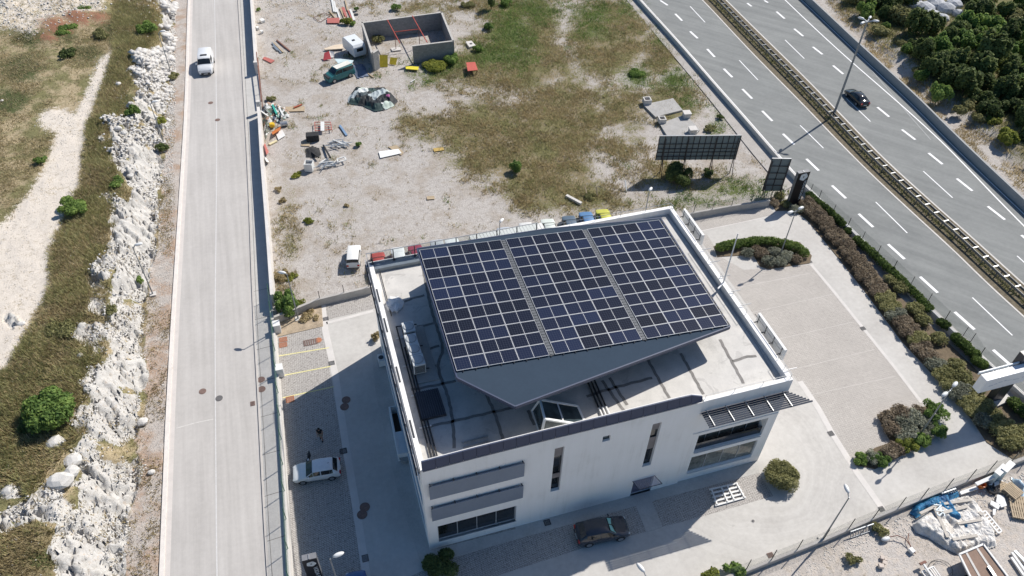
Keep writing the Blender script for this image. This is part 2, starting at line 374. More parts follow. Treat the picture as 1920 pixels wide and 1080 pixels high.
rock = t.ramp(t.math('ADD', t.math('MULTIPLY', n3, .5), t.math('MULTIPLY', n2, .5)), [(.35, (.25, .25, .25)), (.6, (.5, .5, .49))])
c = t.mixc(edge(sa.outputs[2]), c, rock)
t.bump(t.math('ADD', mix23, t.math('MULTIPLY', vor.outputs[0], .3)), .7, .12); GMAT = t.fin(c, .95, 0, .2)
V_, F_, a_, b_ = fine_ground()
go = tag(npmesh('ground', V_, F_, GMAT, {'zoneA': a_, 'zoneB': b_}, True), kind='structure')

# --- hillside left of the road, with the blasted rock face
def hillside():
    xs = np.concatenate([np.arange(-66, -46, .8), np.arange(-46, -17.6, .19)]); ys = np.arange(-12, 124, .21)
    X, Y = np.meshgrid(xs, ys); x = X.ravel(); y = Y.ravel(); h, d = hill_h(x, y)
    uv = PX(np.stack([x, y, h], -1)); u, v = uv[:, 0], uv[:, 1]
    rock = zmask(u, v, Z_ROCK, 9); path = zmask(u, v, Z_PATH, 9); heap = zmask(u, v, Z_HEAP, 10); red = zmask(u, v, Z_RED, 12)
    gr = zmask(u, v, H_GREEN, 16); sc = zmask(u, v, H_DRYC, 14)
    rock = np.maximum(rock, .72*smooth(.1, .5, h)*(1-smooth(4.0, 5.5, d))*(d > 0)*smooth(60, 45, y))
    wx = x+1.2*fbm(x*.5, y*.5, 3, 31); wy = y+1.2*fbm(x*.5, y*.5, 3, 37)
    f1, f2, c1 = worley(wx*.42, wy*.30, 1); g1, g2, c2 = worley(wx*1.1+wy*.3, wy*.9-wx*.2, 2); k1, k2, c3 = worley(wx*2.6, wy*2.4, 3)
    tl = (c1-.5)*2.4*(wx*.42-np.floor(wx*.42)-.5)+(c2-.5)*1.4*(wy*.9-np.floor(wy*.9)-.5)
    h1, h2, c4 = worley(wx*5.2+3, wy*4.6, 8)
    blocks = (c1-.5)*1.0+(c2-.5)*.75+(c3-.5)*.42+(c4-.5)*.20+.25*tl-.75*(1-smooth(0, .10, f2-f1))-.45*(1-smooth(0, .12, g2-g1))-.22*(1-smooth(0, .14, k2-k1))+.5*(fbm(x*1.3, y*1.3, 4, 6)-.5)
    rk = smooth(.42, .70, rock+(fbm(x*.5, y*.5, 4, 9)-.54)*1.7)
    z = h+rk*blocks*.95+(1-rk)*(.18*fbm(x*.8, y*.8, 4, 5)-.08)+sc*.25*fbm(x*.45, y*.45, 3, 12)+heap*1.3*fbm(x*.35, y*.35, 4, 14)+red*.5
    z = np.where(d < -.2, -.05+.08*fbm(x*1.2, y*1.2, 3, 5)*smooth(-.2, -1.2, d)*0-.02, z)
    lump = .25*np.clip(fbm(x*.9, y*.9, 3, 77)-.5, 0, 1); z = np.where((d < 0), np.maximum(z, -.06)+lump, z)
    z = np.where(x > BXR(y), -.3, z)
    nx, ny = len(xs), len(ys); I = np.arange(nx*ny).reshape(ny, nx)
    F = np.stack([I[:-1, :-1], I[:-1, 1:], I[1:, 1:], I[1:, :-1]], -1).reshape(-1, 4)
    a = np.stack([np.maximum(sc, .0), gr, rk], -1); b = np.stack([np.maximum(path, heap*.8), (d < 0)*1.0, red], -1)
    return np.stack([x, y, z], -1), F, a, b
RDL = sorted([G2(x, y) for x, y in [(357, -40), (354, 0), (349, 200), (340, 350), (318, 700), (303, 1080), (300, 1160)]], key=lambda p: p[1])
def BXR(y): return np.interp(y, [p[1] for p in RDL], [p[0] for p in RDL])-.12
t = NT('hillside'); P_ = t.pos()
A_ = t.n('ShaderNodeAttribute', attribute_name='zoneA'); B_ = t.n('ShaderNodeAttribute', attribute_name='zoneB')
sa = t.n('ShaderNodeSeparateColor'); t.l(A_.outputs['Color'], sa.inputs[0]); sb = t.n('ShaderNodeSeparateColor'); t.l(B_.outputs['Color'], sb.inputs[0])
n1 = t.noise(.3, 6, .65, P_, .3); n2 = t.noise(1.7, 5, .7, P_); n3 = t.noise(7, 3, .7, P_); n4 = t.noise(26, 2, .6, P_)
mix23 = t.math('ADD', t.math('MULTIPLY', n2, .35), t.math('ADD', t.math('MULTIPLY', n3, .4), t.math('MULTIPLY', n4, .25)))
base = t.ramp(mix23, [(.3, (.22, .17, .10)), (.47, (.37, .30, .19)), (.6, (.48, .40, .27)), (.75, (.57, .49, .36))])
olv = t.ramp(mix23, [(.3, (.09, .085, .04)), (.5, (.19, .18, .085)), (.7, (.30, .27, .14))])
base = t.mixc(t.sstep(n1, .42, .58), base, olv)
scr = t.ramp(mix23, [(.3, (.11, .09, .05)), (.48, (.20, .165, .095)), (.62, (.28, .23, .14)), (.75, (.37, .31, .20))])
grn = t.ramp(mix23, [(.3, (.025, .035, .014)), (.5, (.07, .085, .033)), (.7, (.13, .15, .06))])
pth = t.ramp(mix23, [(.25, (.48, .42, .355)), (.5, (.66, .595, .52)), (.75, (.76, .71, .64))])
gvl = t.ramp(mix23, [(.30, (.18, .15, .12)), (.44, (.40, .355, .32)), (.6, (.55, .51, .47)), (.75, (.72, .69, .66))])
gvl = t.mixc(t.math('MULTIPLY', t.sstep(n1, .45, .62), .6), gvl, (.36, .22, .13))
rd = t.ramp(n3, [(.3, (.20, .085, .05)), (.7, (.33, .18, .12))])
rck = t.ramp(t.math('ADD', t.math('MULTIPLY', n2, .4), t.math('ADD', t.math('MULTIPLY', n3, .35), t.math('MULTIPLY', n4, .25))), [(.30, (.26, .23, .20)), (.43, (.47, .45, .42)), (.56, (.60, .59, .57)), (.7, (.68, .67, .65))])
rck = t.mixc(t.math('MULTIPLY', t.sstep(n2, .54, .68), .55), rck, (.40, .30, .21)); rck = t.mixc(t.math('MULTIPLY', t.sstep(t.noise(3.5, 4, .7, P_), .58, .68), .5), rck, (.22, .20, .17))
wob = t.math('MULTIPLY', t.math('SUBTRACT', t.math('ADD', t.math('MULTIPLY', n2, .6), t.math('MULTIPLY', n1, .4)), .5), 1.8)
wob = t.math('ADD', wob, t.math('MULTIPLY', t.math('SUBTRACT', n3, .5), 1.3))
c = t.mixc(edge(sa.outputs[0]), base, scr); c = t.mixc(edge(sa.outputs[1]), c, grn); c = t.mixc(edge(sb.outputs[0]), c, pth)
c = t.mixc(edge(sb.outputs[2]), c, rd); c = t.mixc(sb.outputs[1], c, gvl)
c = t.mixc(t.sstep(t.math('ADD', sa.outputs[2], t.math('MULTIPLY', wob, .7)), .35, .55), c, rck)
t.bump(mix23, .8, .14); HMAT = t.fin(c, .95, 0, .2)
V_, F_, a_, b_ = hillside()
tag(npmesh('hillside', V_, F_, HMAT, {'zoneA': a_, 'zoneB': b_}, False), kind='structure')
HZ = (V_, a_, b_)

# --- road, sidewalk
def streaky(name, lo, hi, along, sc=1.0, bump=.15, cracks=0.0, blot=.25):
    t = NT(name); mp = t.n('ShaderNodeMapping'); t.l(t.pos(), mp.inputs[0]); mp.vector_type = 'TEXTURE'; mp.inputs['Rotation'].default_value = (0, 0, along); mp.inputs['Scale'].default_value = (22, 1.0, 1)
    st = t.noise(1.3*sc, 5, .6, mp.outputs[0]); p = t.pos(); bl = t.noise(.22, 5, .6, p); fn = t.noise(30, 2, .6, p); md = t.noise(2.2, 5, .7, p)
    f = t.math('ADD', t.math('ADD', t.math('MULTIPLY', st, .40), t.math('MULTIPLY', bl, blot)), t.math('ADD', t.math('MULTIPLY', fn, .15), t.math('MULTIPLY', md, .45-blot)))
    c = t.ramp(f, [(.36, lo), (.62, hi)])
    if cracks:
        v = t.n('ShaderNodeTexVoronoi', feature='DISTANCE_TO_EDGE', inputs={'Scale': cracks}); dn = t.n('ShaderNodeVectorMath', operation='ADD')
        nn = t.n('ShaderNodeTexNoise', inputs={'Scale': .6}); t.l(p, nn.inputs['Vector']); t.l(p, dn.inputs[0]); t.l(nn.outputs['Color'], dn.inputs[1]); t.l(dn.outputs[0], v.inputs['Vector'])
        k = t.math('MULTIPLY', t.math('LESS_THAN', v.outputs[0], .006), t.sstep(bl, .5, .6)); c = t.mixc(t.math('MULTIPLY', k, .45), c, tuple(q*.35 for q in lo))
    t.bump(fn, bump, .02); return t.fin(c, .85, 0, .3)
ROADM = streaky('road_concrete', (.40, .38, .36), (.54, .515, .49), R(90), 1.2, cracks=0)
ASPH = streaky('highway_asphalt', (.17, .178, .176), (.275, .283, .276), R(130), .6, cracks=0)
YARD = streaky('yard_concrete', (.45, .435, .415), (.58, .565, .54), R(60), .5, cracks=.07, blot=.35)
DRIVE_L = YARD
t = NT('drive_concrete'); p = t.pos(); dn = t.n('ShaderNodeVectorMath', operation='DISTANCE'); t.l(p, dn.inputs[0]); cx_, cy_, _ = G(1395, 850); dn.inputs[1].default_value = (cx_, cy_, 0); rr_ = dn.outputs['Value']
wv = t.n('ShaderNodeTexNoise', noise_dimensions='1D', inputs={'Scale': 1.1, 'Detail': 4, 'Roughness': .7}); t.l(t.math('ADD', rr_, t.math('MULTIPLY', t.noise(.25, 2, .5, p), 2.0)), wv.inputs['W'])
msk = t.math('MULTIPLY', t.sstep(rr_, 4.0, 6.0), t.sstep(rr_, 13.0, 9.0)); bl = t.noise(.22, 5, .6, p); md = t.noise(2.2, 5, .7, p); fn = t.noise(30, 2, .6, p)
f = t.math('ADD', t.math('ADD', t.math('MULTIPLY', bl, .45), t.math('MULTIPLY', md, .35)), t.math('MULTIPLY', fn, .2)); f = t.math('ADD', f, t.math('MULTIPLY', t.math('MULTIPLY', t.math('SUBTRACT', wv.outputs[0], .5), msk), .26))
oil = t.math('MULTIPLY', t.sstep(t.noise(.9, 4, .7, p), .64, .72), .30); c = t.mixc(oil, t.ramp(f, [(.36, (.44, .42, .395)), (.52, (.53, .51, .48)), (.66, (.60, .58, .55))]), (.30, .285, .27)); t.bump(fn, .15, .02); YARD = t.fin(c, .85, 0, .3)
CONC = M('pale_concrete', (.60, .575, .545), .85, var=.12, sc=.8, bump=.2)
CONCD = M('grey_concrete', (.38, .37, .355), .85, var=.18, sc=.9, bump=.25)
KERB = M('kerb_concrete', (.70, .655, .61), .85, var=.1, sc=1.2)
PAINT = M('road_paint', (.80, .80, .80), .7, var=.08, sc=2)
RDLp = [(357, -40), (354, 0), (349, 200), (340, 350), (318, 700), (303, 1080), (300, 1160)]
RDRp = [(444, -40), (447, 0), (459, 200), (467, 350), (476, 600), (484, 730), (495, 950), (503, 1080), (509, 1160)]
WALLp = [(466, -40), (469, 0), (479, 150), (488, 300), (498, 430), (507, 560)]
rl = resample(smoothline(wl(RDLp), 1), 2); rr = resample(smoothline(wl(RDRp), 1), 2)
ky = np.linspace(-10, 108, 60)
def xat(pl, y): p = sorted(pl, key=lambda q: q[1]); return float(np.interp(y, [q[1] for q in p], [q[0] for q in p]))
AL = [(xat(rl, y), y) for y in ky]; AR = [(xat(rr, y), y) for y in ky]
struct(ribbon(MB(), AR, AL, .012), 'road', ROADM)
kb = MB(); wallline(kb, offset(AL, -.0), .34, -.1, .10); struct(kb, 'kerb', KERB)
gut = ribbon(MB(), offset(AL, .62), offset(AL, .17), .018); struct(gut, 'road_gutter', M('gutter_concrete', (.60, .555, .52), .85, var=.08, sc=1))
mid = [((a[0]+b[0])/2+.15, a[1]) for a, b in zip(AL, AR)]
struct(ribbon(MB(), offset(mid, .05), offset(mid, -.05), .02), 'road_centre_line', M('worn_paint', (.60, .59, .58), .8, var=.12, sc=4))
FEN = [G2(x, y) for x, y in [(508, 560), (516, 640), (524, 740), (533, 880), (545, 1080), (550, 1160)]]
WLT = [G2(x, y, 1.7) for x, y in WALLp]
sw = sorted(WLT+FEN[1:], key=lambda p: p[1]); SWR = [(xat(sw, y)+.25, y) for y in ky]
struct(ribbon(MB(), SWR, AR, .10), 'sidewalk', M('sidewalk_concrete', (.50, .485, .46), .85, var=.1, sc=.8, bump=.2))
kb = MB(); wallline(kb, AR, .16, -.1, .13); struct(kb, 'sidewalk_kerb', M('sidewalk_kerb', (.50, .47, .44), .85, var=.1))
jl = MB()
for y in np.arange(-8, 104, 4.1):
    if y > 34: continue
    jl.box(((xat(AR, y)+xat(sw, y))/2, y, .101), (xat(sw, y)-xat(AR, y)-.2, .04, .006), R(4))
jl.path([(xat(AR, y)+.30, y, .104) for y in ky], .018, 4)
struct(jl, 'sidewalk_joints', M('dark_joint', (.10, .09, .08), .9))

# --- highway
bL = offset(LW, .55); barL = offset(LW, .72)
def even(pl, n):
    L = np.concatenate([[0], np.cumsum([math.hypot(b[0]-a[0], b[1]-a[1]) for a, b in zip(pl[:-1], pl[1:])])]); t = np.linspace(0, L[-1], n)
    return list(zip(np.interp(t, L, [p[0] for p in pl]), np.interp(t, L, [p[1] for p in pl])))
struct(ribbon(MB(), even(RBW, 60), even(bL, 60), .004), 'highway', ASPH)
mk = MB()
def strip(pl, wd, z=.013): ribbon(mk, offset(pl, -wd/2), offset(pl, wd/2), z)
for pl in (LW, RW): strip(pl, .20)
strip(offset(ML, 0), .20, .0135); strip(offset(MR, 0), .20, .0135); strip(offset(RBW, .38), .14, .0137)
def dash(x0, y0, x1, y1, wd):
    a = Vector(G(x0, y0)).xy; b = Vector(G(x1, y1)).xy; d = (b-a); L = d.length; d.normalize()
    mk.box(((a.x+b.x)/2, (a.y+b.y)/2, .016), (L, wd, .002), math.atan2(d.y, d.x))
thick = [(1238, 1, 1252, 10), (1266, 26, 1279, 39), (1294, 59, 1308, 72), (1326, 92, 1340, 107), (1357, 129, 1373, 145), (1392, 167, 1410, 185), (1429, 208, 1448, 227), (1468, 251, 1489, 271), (1512, 298, 1535, 320), (1560, 348, 1586, 372), (1610, 401, 1637, 426), (1665, 458, 1696, 486), (1725, 519, 1758, 549), (1790, 585, 1827, 618), (1862, 656, 1896, 686),
         (1401, 6, 1409, 12), (1433, 1, 1440, 5), (1456, 22, 1471, 35), (1489, 54, 1506, 68), (1524, 88, 1542, 102), (1562, 123, 1581, 139), (1645, 201, 1667, 219), (1691, 243, 1716, 262), (1741, 287, 1767, 308), (1794, 335, 1823, 358), (1852, 387, 1884, 412), (1915, 441, 1950, 470)]
thin = [(1294, 12, 1322, 42), (1386, 113, 1421, 150), (1500, 235, 1544, 278), (1642, 379, 1701, 437), (1823, 558, 1898, 629), (1472, 75, 1508, 110), (1587, 185, 1632, 228), (1731, 321, 1786, 371), (1907, 480, 1960, 528)]
for q in thick: dash(*q, .36)
for q in thin: dash(*q, .16)
struct(mk, 'lane_markings', PAINT)
struct(ribbon(MB(), even(offset(MR, -.42), 60), even(offset(ML, .42), 60), .02), 'median_strip', M('median_soil', (.15, .125, .085), .95, var=.5, sc=2.5, bump=.6))
mc = MB(); ribbon(mc, offset(ML, .5), offset(ML, .28), .024); ribbon(mc, offset(MR, -.28), offset(MR, -.5), .024)
struct(mc, 'median_kerb', CONC)
sh0 = wl([(1120, -60), (1176, 0), (1233, 70), (1293, 141), (1359, 222), (1420, 300), (1475, 362)]); sh1 = smoothline(sh0)
b2 = [p for p in offset(LW, 1.0)]
def cut(pl, y0): return [p for p in pl if p[1] > y0]
SH = MB(); a = resample(sh1, 1.5); b = resample(b2, 1.5)
A2 = [a[int(i*(len(a)-1)/40)] for i in range(41)]
def nearest(p, pl): return min(pl, key=lambda q: (q[0]-p[0])**2+(q[1]-p[1])**2)
B2 = [nearest(p, b) for p in A2]
struct(ribbon(SH, B2, A2, .03), 'shoulder_path', M('shoulder_concrete', (.40, .375, .35), .9, var=.14, sc=.7, bump=.3))

q = smoothline(wl([(1600, 93), (1650, 150), (1695, 205), (1745, 262)])); struct(ribbon(MB(), even(offset(q, -.06), 20), even(offset(q, .06), 20), .011), 'old_marking', M('worn_white', (.36, .37, .37), .8, var=.2, sc=4))
q = wl([(331, 803), (366, 793), (400, 786)]); struct(ribbon(MB(), offset(q, -.06), offset(q, .06), .017), 'road_patch', M('patch_concrete', (.56, .54, .51), .85, var=.15, sc=3))
# --- yard
YB = [(548, 1150), (545, 1080), (533, 880), (516, 610), (607, 563), (697, 540), (1290, 402), (1440, 377), (1485, 366), (1530, 405), (1600, 468), (1690, 560), (1790, 655), (1900, 762), (1980, 835), (1980, 842), (1920, 866), (1787, 914), (1660, 965), (1541, 1016), (1400, 1074), (1250, 1135), (1150, 1200)]
struct(MB().prism(wl(YB), -.25, .0), 'yard', YARD)
def paver_mat(name, rot, lo, hi, gap, holes=.5):
    t = NT(name); mp = t.n('ShaderNodeMapping'); t.l(t.pos(), mp.inputs[0]); mp.inputs['Rotation'].default_value = (0, 0, rot)
    bk = t.n('ShaderNodeTexBrick', inputs={'Color1': (*lo, 1), 'Color2': (*hi, 1), 'Mortar': (*gap, 1), 'Scale': 1.0, 'Mortar Size': .022, 'Mortar Smooth': .3, 'Bias': 0.0, 'Brick Width': .26, 'Row Height': .15}); t.l(mp.outputs[0], bk.inputs[0])
    p = t.pos(); bl = t.noise(.35, 5, .65, p); sp = t.noise(5.5, 3, .7, p); fn = t.noise(22, 2, .6, p)
    c = t.mixc(t.math('MULTIPLY', t.sstep(bl, .3, .7), .35), bk.outputs[0], tuple(q*.72 for q in lo))
    c = t.mixc(t.math('MULTIPLY', t.math('MULTIPLY', t.sstep(sp, .56, .62), t.sstep(fn, .45, .6)), holes), c, (.06, .05, .045))
    t.bump(bk.outputs[1], -.25, .02); return t.fin(c, .9, 0, .25)
PAV = paver_mat('herringbone_pavers', R(45), (.49, .455, .42), (.56, .525, .485), (.35, .325, .30), .35)
PAVD = paver_mat('open_pavers', R(45), (.45, .425, .40), (.54, .51, .48), (.26, .24, .22), .9)
def sheet(name, polys, mat, z0=.004, k=None):
    mb = MB()
    for p in polys: mb.prism(wl(p), z0-.06, z0)
    return struct(mb, name, mat)
sheet('parking_pavers', [[(1326, 440), (1352, 482), (1395, 506), (1521, 496), (1566, 550), (1619, 616), (1680, 692), (1730, 758), (1700, 820), (1640, 850), (1604, 885), (1556, 812), (1530, 762), (1484, 700), (1420, 600), (1350, 500), (1305, 440)],
                         [(1296, 413), (1440, 385), (1452, 402), (1330, 430), (1310, 436)]], PAV)
sheet('left_bay_pavers', [[(519, 628), (606, 611), (609, 640), (623, 720), (643, 841), (661, 946), (682, 1080), (690, 1160), (553, 1160), (548, 1080), (533, 880)], [(603, 566), (697, 545), (704, 578), (612, 600)]], PAVD)
sheet('front_bay_pavers', [[(1192, 949), (1212, 997), (1092, 1028), (925, 1082), (800, 1120), (770, 1080), (853, 1045), (1020, 996)], [(1222, 940), (1424, 887), (1450, 930), (1311, 970), (1242, 988)]], PAVD)
st_ = MB()
def pstrip(pts, wd, z=.012):
    pl = wl(pts); ribbon(st_, offset(pl, -wd/2), offset(pl, wd/2), z)
pstrip([(604, 566), (610, 620), (629, 705), (649, 841), (667, 946), (687, 1080), (695, 1150)], .62)
pstrip([(1521, 496), (1566, 550), (1619, 616), (1680, 692), (1728, 755)], .34)
pstrip([(1500, 715), (1534, 765), (1560, 812), (1606, 885), (1660, 962)], .55)
pstrip([(1296, 437), (1452, 404)], .12); pstrip([(612, 606), (700, 583)], .34)
for a, b in (((1340, 548), (1520, 512)), ((1366, 596), (1560, 552)), ((1398, 650), (1598, 604)), ((1434, 706), (1640, 655)), ((1500, 745), (1680, 705))): pstrip([a, b], .03, .007)
struct(st_, 'paving_strips', M('strip_concrete', (.62, .59, .56), .85, var=.08, sc=1))
sheet('building_apron', [[(795, 1043), (806, 1031), (967, 986), (1282, 899), (1419, 864), (1424, 887), (1222, 940), (1241, 989), (1212, 998), (1192, 949), (1020, 997), (853, 1043), (800, 1062)]], M('apron_concrete', (.47, .455, .43), .85, var=.14, sc=.6, bump=.2), .02)
sheet('left_apron', [[(752, 760), (806, 1031), (790, 1060), (745, 920), (705, 740), (695, 645), (720, 640)]], M('apron_concrete', (.47, .455, .43)), .016)
sheet('window_gravel', [[(819, 1029), (822, 1020), (964, 982), (967, 992)]], M('grey_gravel', (.33, .31, .29), .95, var=.5, sc=5, bump=.6), .03)
sheet('planter_soil', [[(520, 578), (602, 565), (606, 612), (520, 632)]], M('planter_soil', (.40, .32, .23), .95, var=.4, sc=1.5, bump=.5), .05)
ym = MB()
for a, b in (((520, 668), (617, 652)), ((522, 706), (620, 687)), ((530, 746), (626, 725))):
    A = Vector(G(*a)); B = Vector(G(*b)); d = B-A; ym.box(((A.x+B.x)/2, (A.y+B.y)/2, .014), (d.length, .12, .003), math.atan2(d.y, d.x))
struct(ym, 'bay_lines', M('yellow_paint', (.72, .66, .32), .8, var=.1, sc=3))
HB = [(1500, 374), (1530, 405), (1600, 468), (1690, 560), (1790, 655), (1900, 762), (1980, 835), (1900, 862), (1850, 830), (1810, 770), (1760, 715), (1690, 640), (1620, 545), (1560, 470), (1515, 415), (1490, 395), (1455, 396), (1445, 380)]
sheet('hedge_bed', [HB, [(1338, 462), (1380, 452), (1440, 446), (1500, 455), (1522, 480), (1518, 494), (1440, 505), (1425, 500), (1412, 478), (1345, 482)], [(1645, 780), (1700, 770), (1745, 760), (1762, 800), (1740, 830), (1700, 850), (1640, 880), (1602, 872), (1640, 840), (1670, 830)]], M('bed_soil', (.15, .115, .075), .95, var=.4, sc=2, bump=.6), .06)
# ================================================================== OFFICE BUILDING
t = NT('white_render'); mp = t.n('ShaderNodeMapping'); t.l(t.obj(), mp.inputs[0]); mp.inputs['Scale'].default_value = (2.2, 2.2, .16)
st1 = t.noise(1.0, 5, .65, mp.outputs[0]); bl1 = t.noise(.35, 5, .6, t.obj()); fn1 = t.noise(6, 3, .6, t.obj())
c = t.ramp(t.math('ADD', t.math('MULTIPLY', st1, .5), t.math('MULTIPLY', bl1, .5)), [(.34, (.77, .76, .74)), (.46, (.855, .85, .835)), (.6, (.885, .88, .87))]); t.bump(fn1, .06); WHITE = t.fin(c, .85)
WHITE2 = M('white_trim', (.76, .755, .74), .7, var=.05)
DECK = None
t = NT('roof_deck'); p = t.pos(); a = t.noise(.22, 6, .65, p, .6); b = t.noise(1.1, 5, .7, p); f = t.noise(9, 3, .7, p)
c = t.ramp(t.math('ADD', t.math('MULTIPLY', a, .6), t.math('ADD', t.math('MULTIPLY', b, .25), t.math('MULTIPLY', f, .15))), [(.34, (.35, .34, .325)), (.46, (.50, .485, .46)), (.58, (.60, .58, .55)), (.68, (.70, .67, .63))])
c = t.mixc(t.math('MULTIPLY', t.sstep(t.noise(.5, 4, .6, p, 1.0), .60, .63), .35), c, (.30, .29, .28))
DECK = t.fin(c, t.ramp(a, [(.4, (.35,)*3), (.6, (.8,)*3)]), 0, .4)
DGREY = M('grey_cladding', (.185, .225, .29), .5, var=.07, sc=.6)
NAVY = M('dark_coping_metal', (.040, .058, .115), .5, 0, var=.1, sc=.6)
GLS = glass('window_glass', (.012, .015, .018)); GLS2 = glass('stair_glass', (.10, .12, .12), .04)
FRAME = M('dark_window_frame', (.05, .055, .065), .5)
METAL = M('galvanised_metal', (.45, .46, .47), .4, .7, var=.12)
STEEL = M('rail_steel', (.30, .31, .32), .4, .6)
BLACK = M('black_pipe', (.02, .02, .023), .5)
WB, DB, ZD = 29.2, 22.0, 10.7
B = T('office_building', 'white three storey office building with a tilted roof covered in solar panels', 'office building', (14.6, 11, 0))
def holewall(mb, o, ux, w0, w1, z0, z1, holes, dep, inward):
    """flat wall skin in the plane through o along ux, with reveals cut dep deep at each opening"""
    xs = sorted({w0, w1, *[h[0] for h in holes], *[h[1] for h in holes]}); zs = sorted({z0, z1, *[h[2] for h in holes], *[h[3] for h in holes]})
    P = lambda a, z, d=0: (o[0]+ux[0]*a+inward[0]*d, o[1]+ux[1]*a+inward[1]*d, z)
    for i in range(len(xs)-1):
        for j in range(len(zs)-1):
            cx, cz = (xs[i]+xs[i+1])/2, (zs[j]+zs[j+1])/2
            if any(h[0] < cx < h[1] and h[2] < cz < h[3] for h in holes): continue
            mb.quad(P(xs[i], zs[j]), P(xs[i+1], zs[j]), P(xs[i+1], zs[j+1]), P(xs[i], zs[j+1]))
    for a, b, c_, d_ in [h[:4] for h in holes]:
        mb.quad(P(a, c_), P(a, d_), P(a, d_, dep), P(a, c_, dep)); mb.quad(P(b, c_), P(b, c_, dep), P(b, d_, dep), P(b, d_))
        mb.quad(P(a, c_), P(a, c_, dep), P(b, c_, dep), P(b, c_)); mb.quad(P(a, d_), P(b, d_), P(b, d_, dep), P(a, d_, dep))
    return mb
# front wall: main face, then the right section with the strip windows
XJ = 21.45
H1 = [(.77, 7.06, .95, 3.35), (9.8, 10.55, 4.1, 10.1), (13.55, 14.17, 9.4, 10.1), (17.55, 18.3, 4.25, 10.1), (17.1, 18.95, .02, 2.3)]
fw = holewall(MB(), (0, 0), (1, 0), 0, XJ, -.1, 11.0, H1, .32, (0, 1))
def ztop(x): return float(np.interp(x, [0, 4.2, 9, 13.4, 17.5, XJ], [11.46, 11.58, 11.62, 11.58, 11.58, 11.62]))
xs_ = [0, 2, 4.2, 6.5, 9, 11, 13.4, 15.5, 17.5, 19.5, XJ]
for a, b in zip(xs_[:-1], xs_[1:]): fw.quad((a, 0, 11.0), (b, 0, 11.0), (b, 0, max(11.0, ztop(b))), (a, 0, max(11.0, ztop(a))))
fw.quad((XJ, 0, -.1), (XJ, .16, -.1), (XJ, .16, 11.0), (XJ, 0, 11.0)); fw.quad((XJ, 0, 11.0), (XJ, .2, 11.0), (XJ, .2, 11.6), (XJ, 0, 11.6))
o = fw.build('front_wall', WHITE, B, True)
H2 = [(22.15, 28.4, 4.2, 6.6)]
o2 = holewall(holewall(MB(), (0, .12), (1, 0), XJ, WB, 3.8, 11.2, H2, 1.0, (0, 1)), (0, .12), (1, 0), XJ, WB, -.1, 3.8, [(22.15, 28.3, 1.15, 3.5)], .32, (0, 1)).build('front_wall', WHITE, B, True)
holewall(MB(), (0, 0), (0, 1), 0, DB, -.1, 11.2, [(1.2, 20.5, 1.0, 3.0), (1.2, 20.5, 4.4, 6.4), (1.2, 20.5, 7.8, 9.8)], .3, (1, 0)).build('side_wall', WHITE, B, True)
holewall(MB(), (WB, .12), (0, 1), 0, DB-.12, -.1, 11.2, [(2, 10, 1, 3.2), (12, 20, 1, 3.2), (2, 10, 4.4, 6.6), (12, 20, 4.4, 6.6), (2, 10, 7.6, 9.6), (12, 20, 7.6, 9.6)], .3, (-1, 0)).build('side_wall', WHITE, B, True)
holewall(MB(), (0, DB), (1, 0), 0, WB, -.1, 11.2, [(3, 12, 1, 3), (14, 26, 1, 3), (3, 12, 4.4, 6.4), (14, 26, 4.4, 6.4)], .3, (0, -1)).build('rear_wall', WHITE, B, True)
fl = MB()
for z in (3.7, 7.1): fl.bb(.4, WB-.4, .5, DB-.4, z, z+.3)
fl.build('floor_slab', CONCD, B, True)
# windows
def window(x0, x1, z0, z1, y, n, mat=GLS, fm=FRAME, side=None, name='window'):
    fr = MB(); gl = MB(); w_ = .07
    def bx(m_, a, b, c_, d_, e0, e1):
        if side is None: m_.bb(a, b, y+e0, y+e1, c_, d_)
        elif side == 'L': m_.bb(y+e0, y+e1, a, b, c_, d_)
        elif side == 'R': m_.bb(y-e1, y-e0, a, b, c_, d_)
        else: m_.bb(a, b, y-e1, y-e0, c_, d_)
    bx(fr, x0, x1, z0, z0+w_, 0, .08); bx(fr, x0, x1, z1-w_, z1, 0, .08)
    for i in range(n+1):
        q = x0+(x1-x0)*i/n; q = min(max(q, x0+w_/2), x1-w_/2); bx(fr, q-w_/2, q+w_/2, z0+w_, z1-w_, 0, .08)
    f_ = fr.build(name, fm, B, True); bx(gl, x0+.01, x1-.01, z0+.01, z1-.01, .03, .05); gl.build('pane', mat, f_, True); return f_
MULL = M('light_mullion', (.33, .34, .35), .5)
window(.78, 7.05, .96, 3.34, .22, 4, fm=MULL)
window(9.8, 10.55, 4.1, 10.1, .26, 1); window(17.55, 18.3, 4.25, 10.1, .26, 1); window(13.55, 14.17, 9.4, 10.1, .2, 1, GLS2)
window(22.16, 28.39, 4.21, 6.59, .80, 5, M('upper_reflection_glass', (.10, .11, .105), .08, var=.7, sc=.5), MULL); window(22.16, 28.29, 1.16, 3.49, .26, 4, M('reflection_painted_glass', (.16, .17, .155), .08, var=.7, sc=.45), MULL)  # pane colours lightened and mottled to paint in reflected light
for z in (1.0, 4.4, 7.8): window(1.21, 20.49, z+.01, z+1.99, .2, 12, side='L')
for z in (1.0, 4.4): window(2.01, 9.99, z+.01, z+2.19, WB-.2, 4, side='R'); window(12.01, 19.99, z+.01, z+2.19, WB-.2, 4, side='R'); window(3.01, 11.99, z+.01, z+1.99, DB-.2, 4, side='B'); window(14.01, 25.99, z+.01, z+1.99, DB-.2, 6, side='B')
window(2.01, 9.99, 7.61, 9.59, WB-.2, 4, side='R'); window(12.01, 19.99, 7.61, 9.59, WB-.2, 4, side='R')
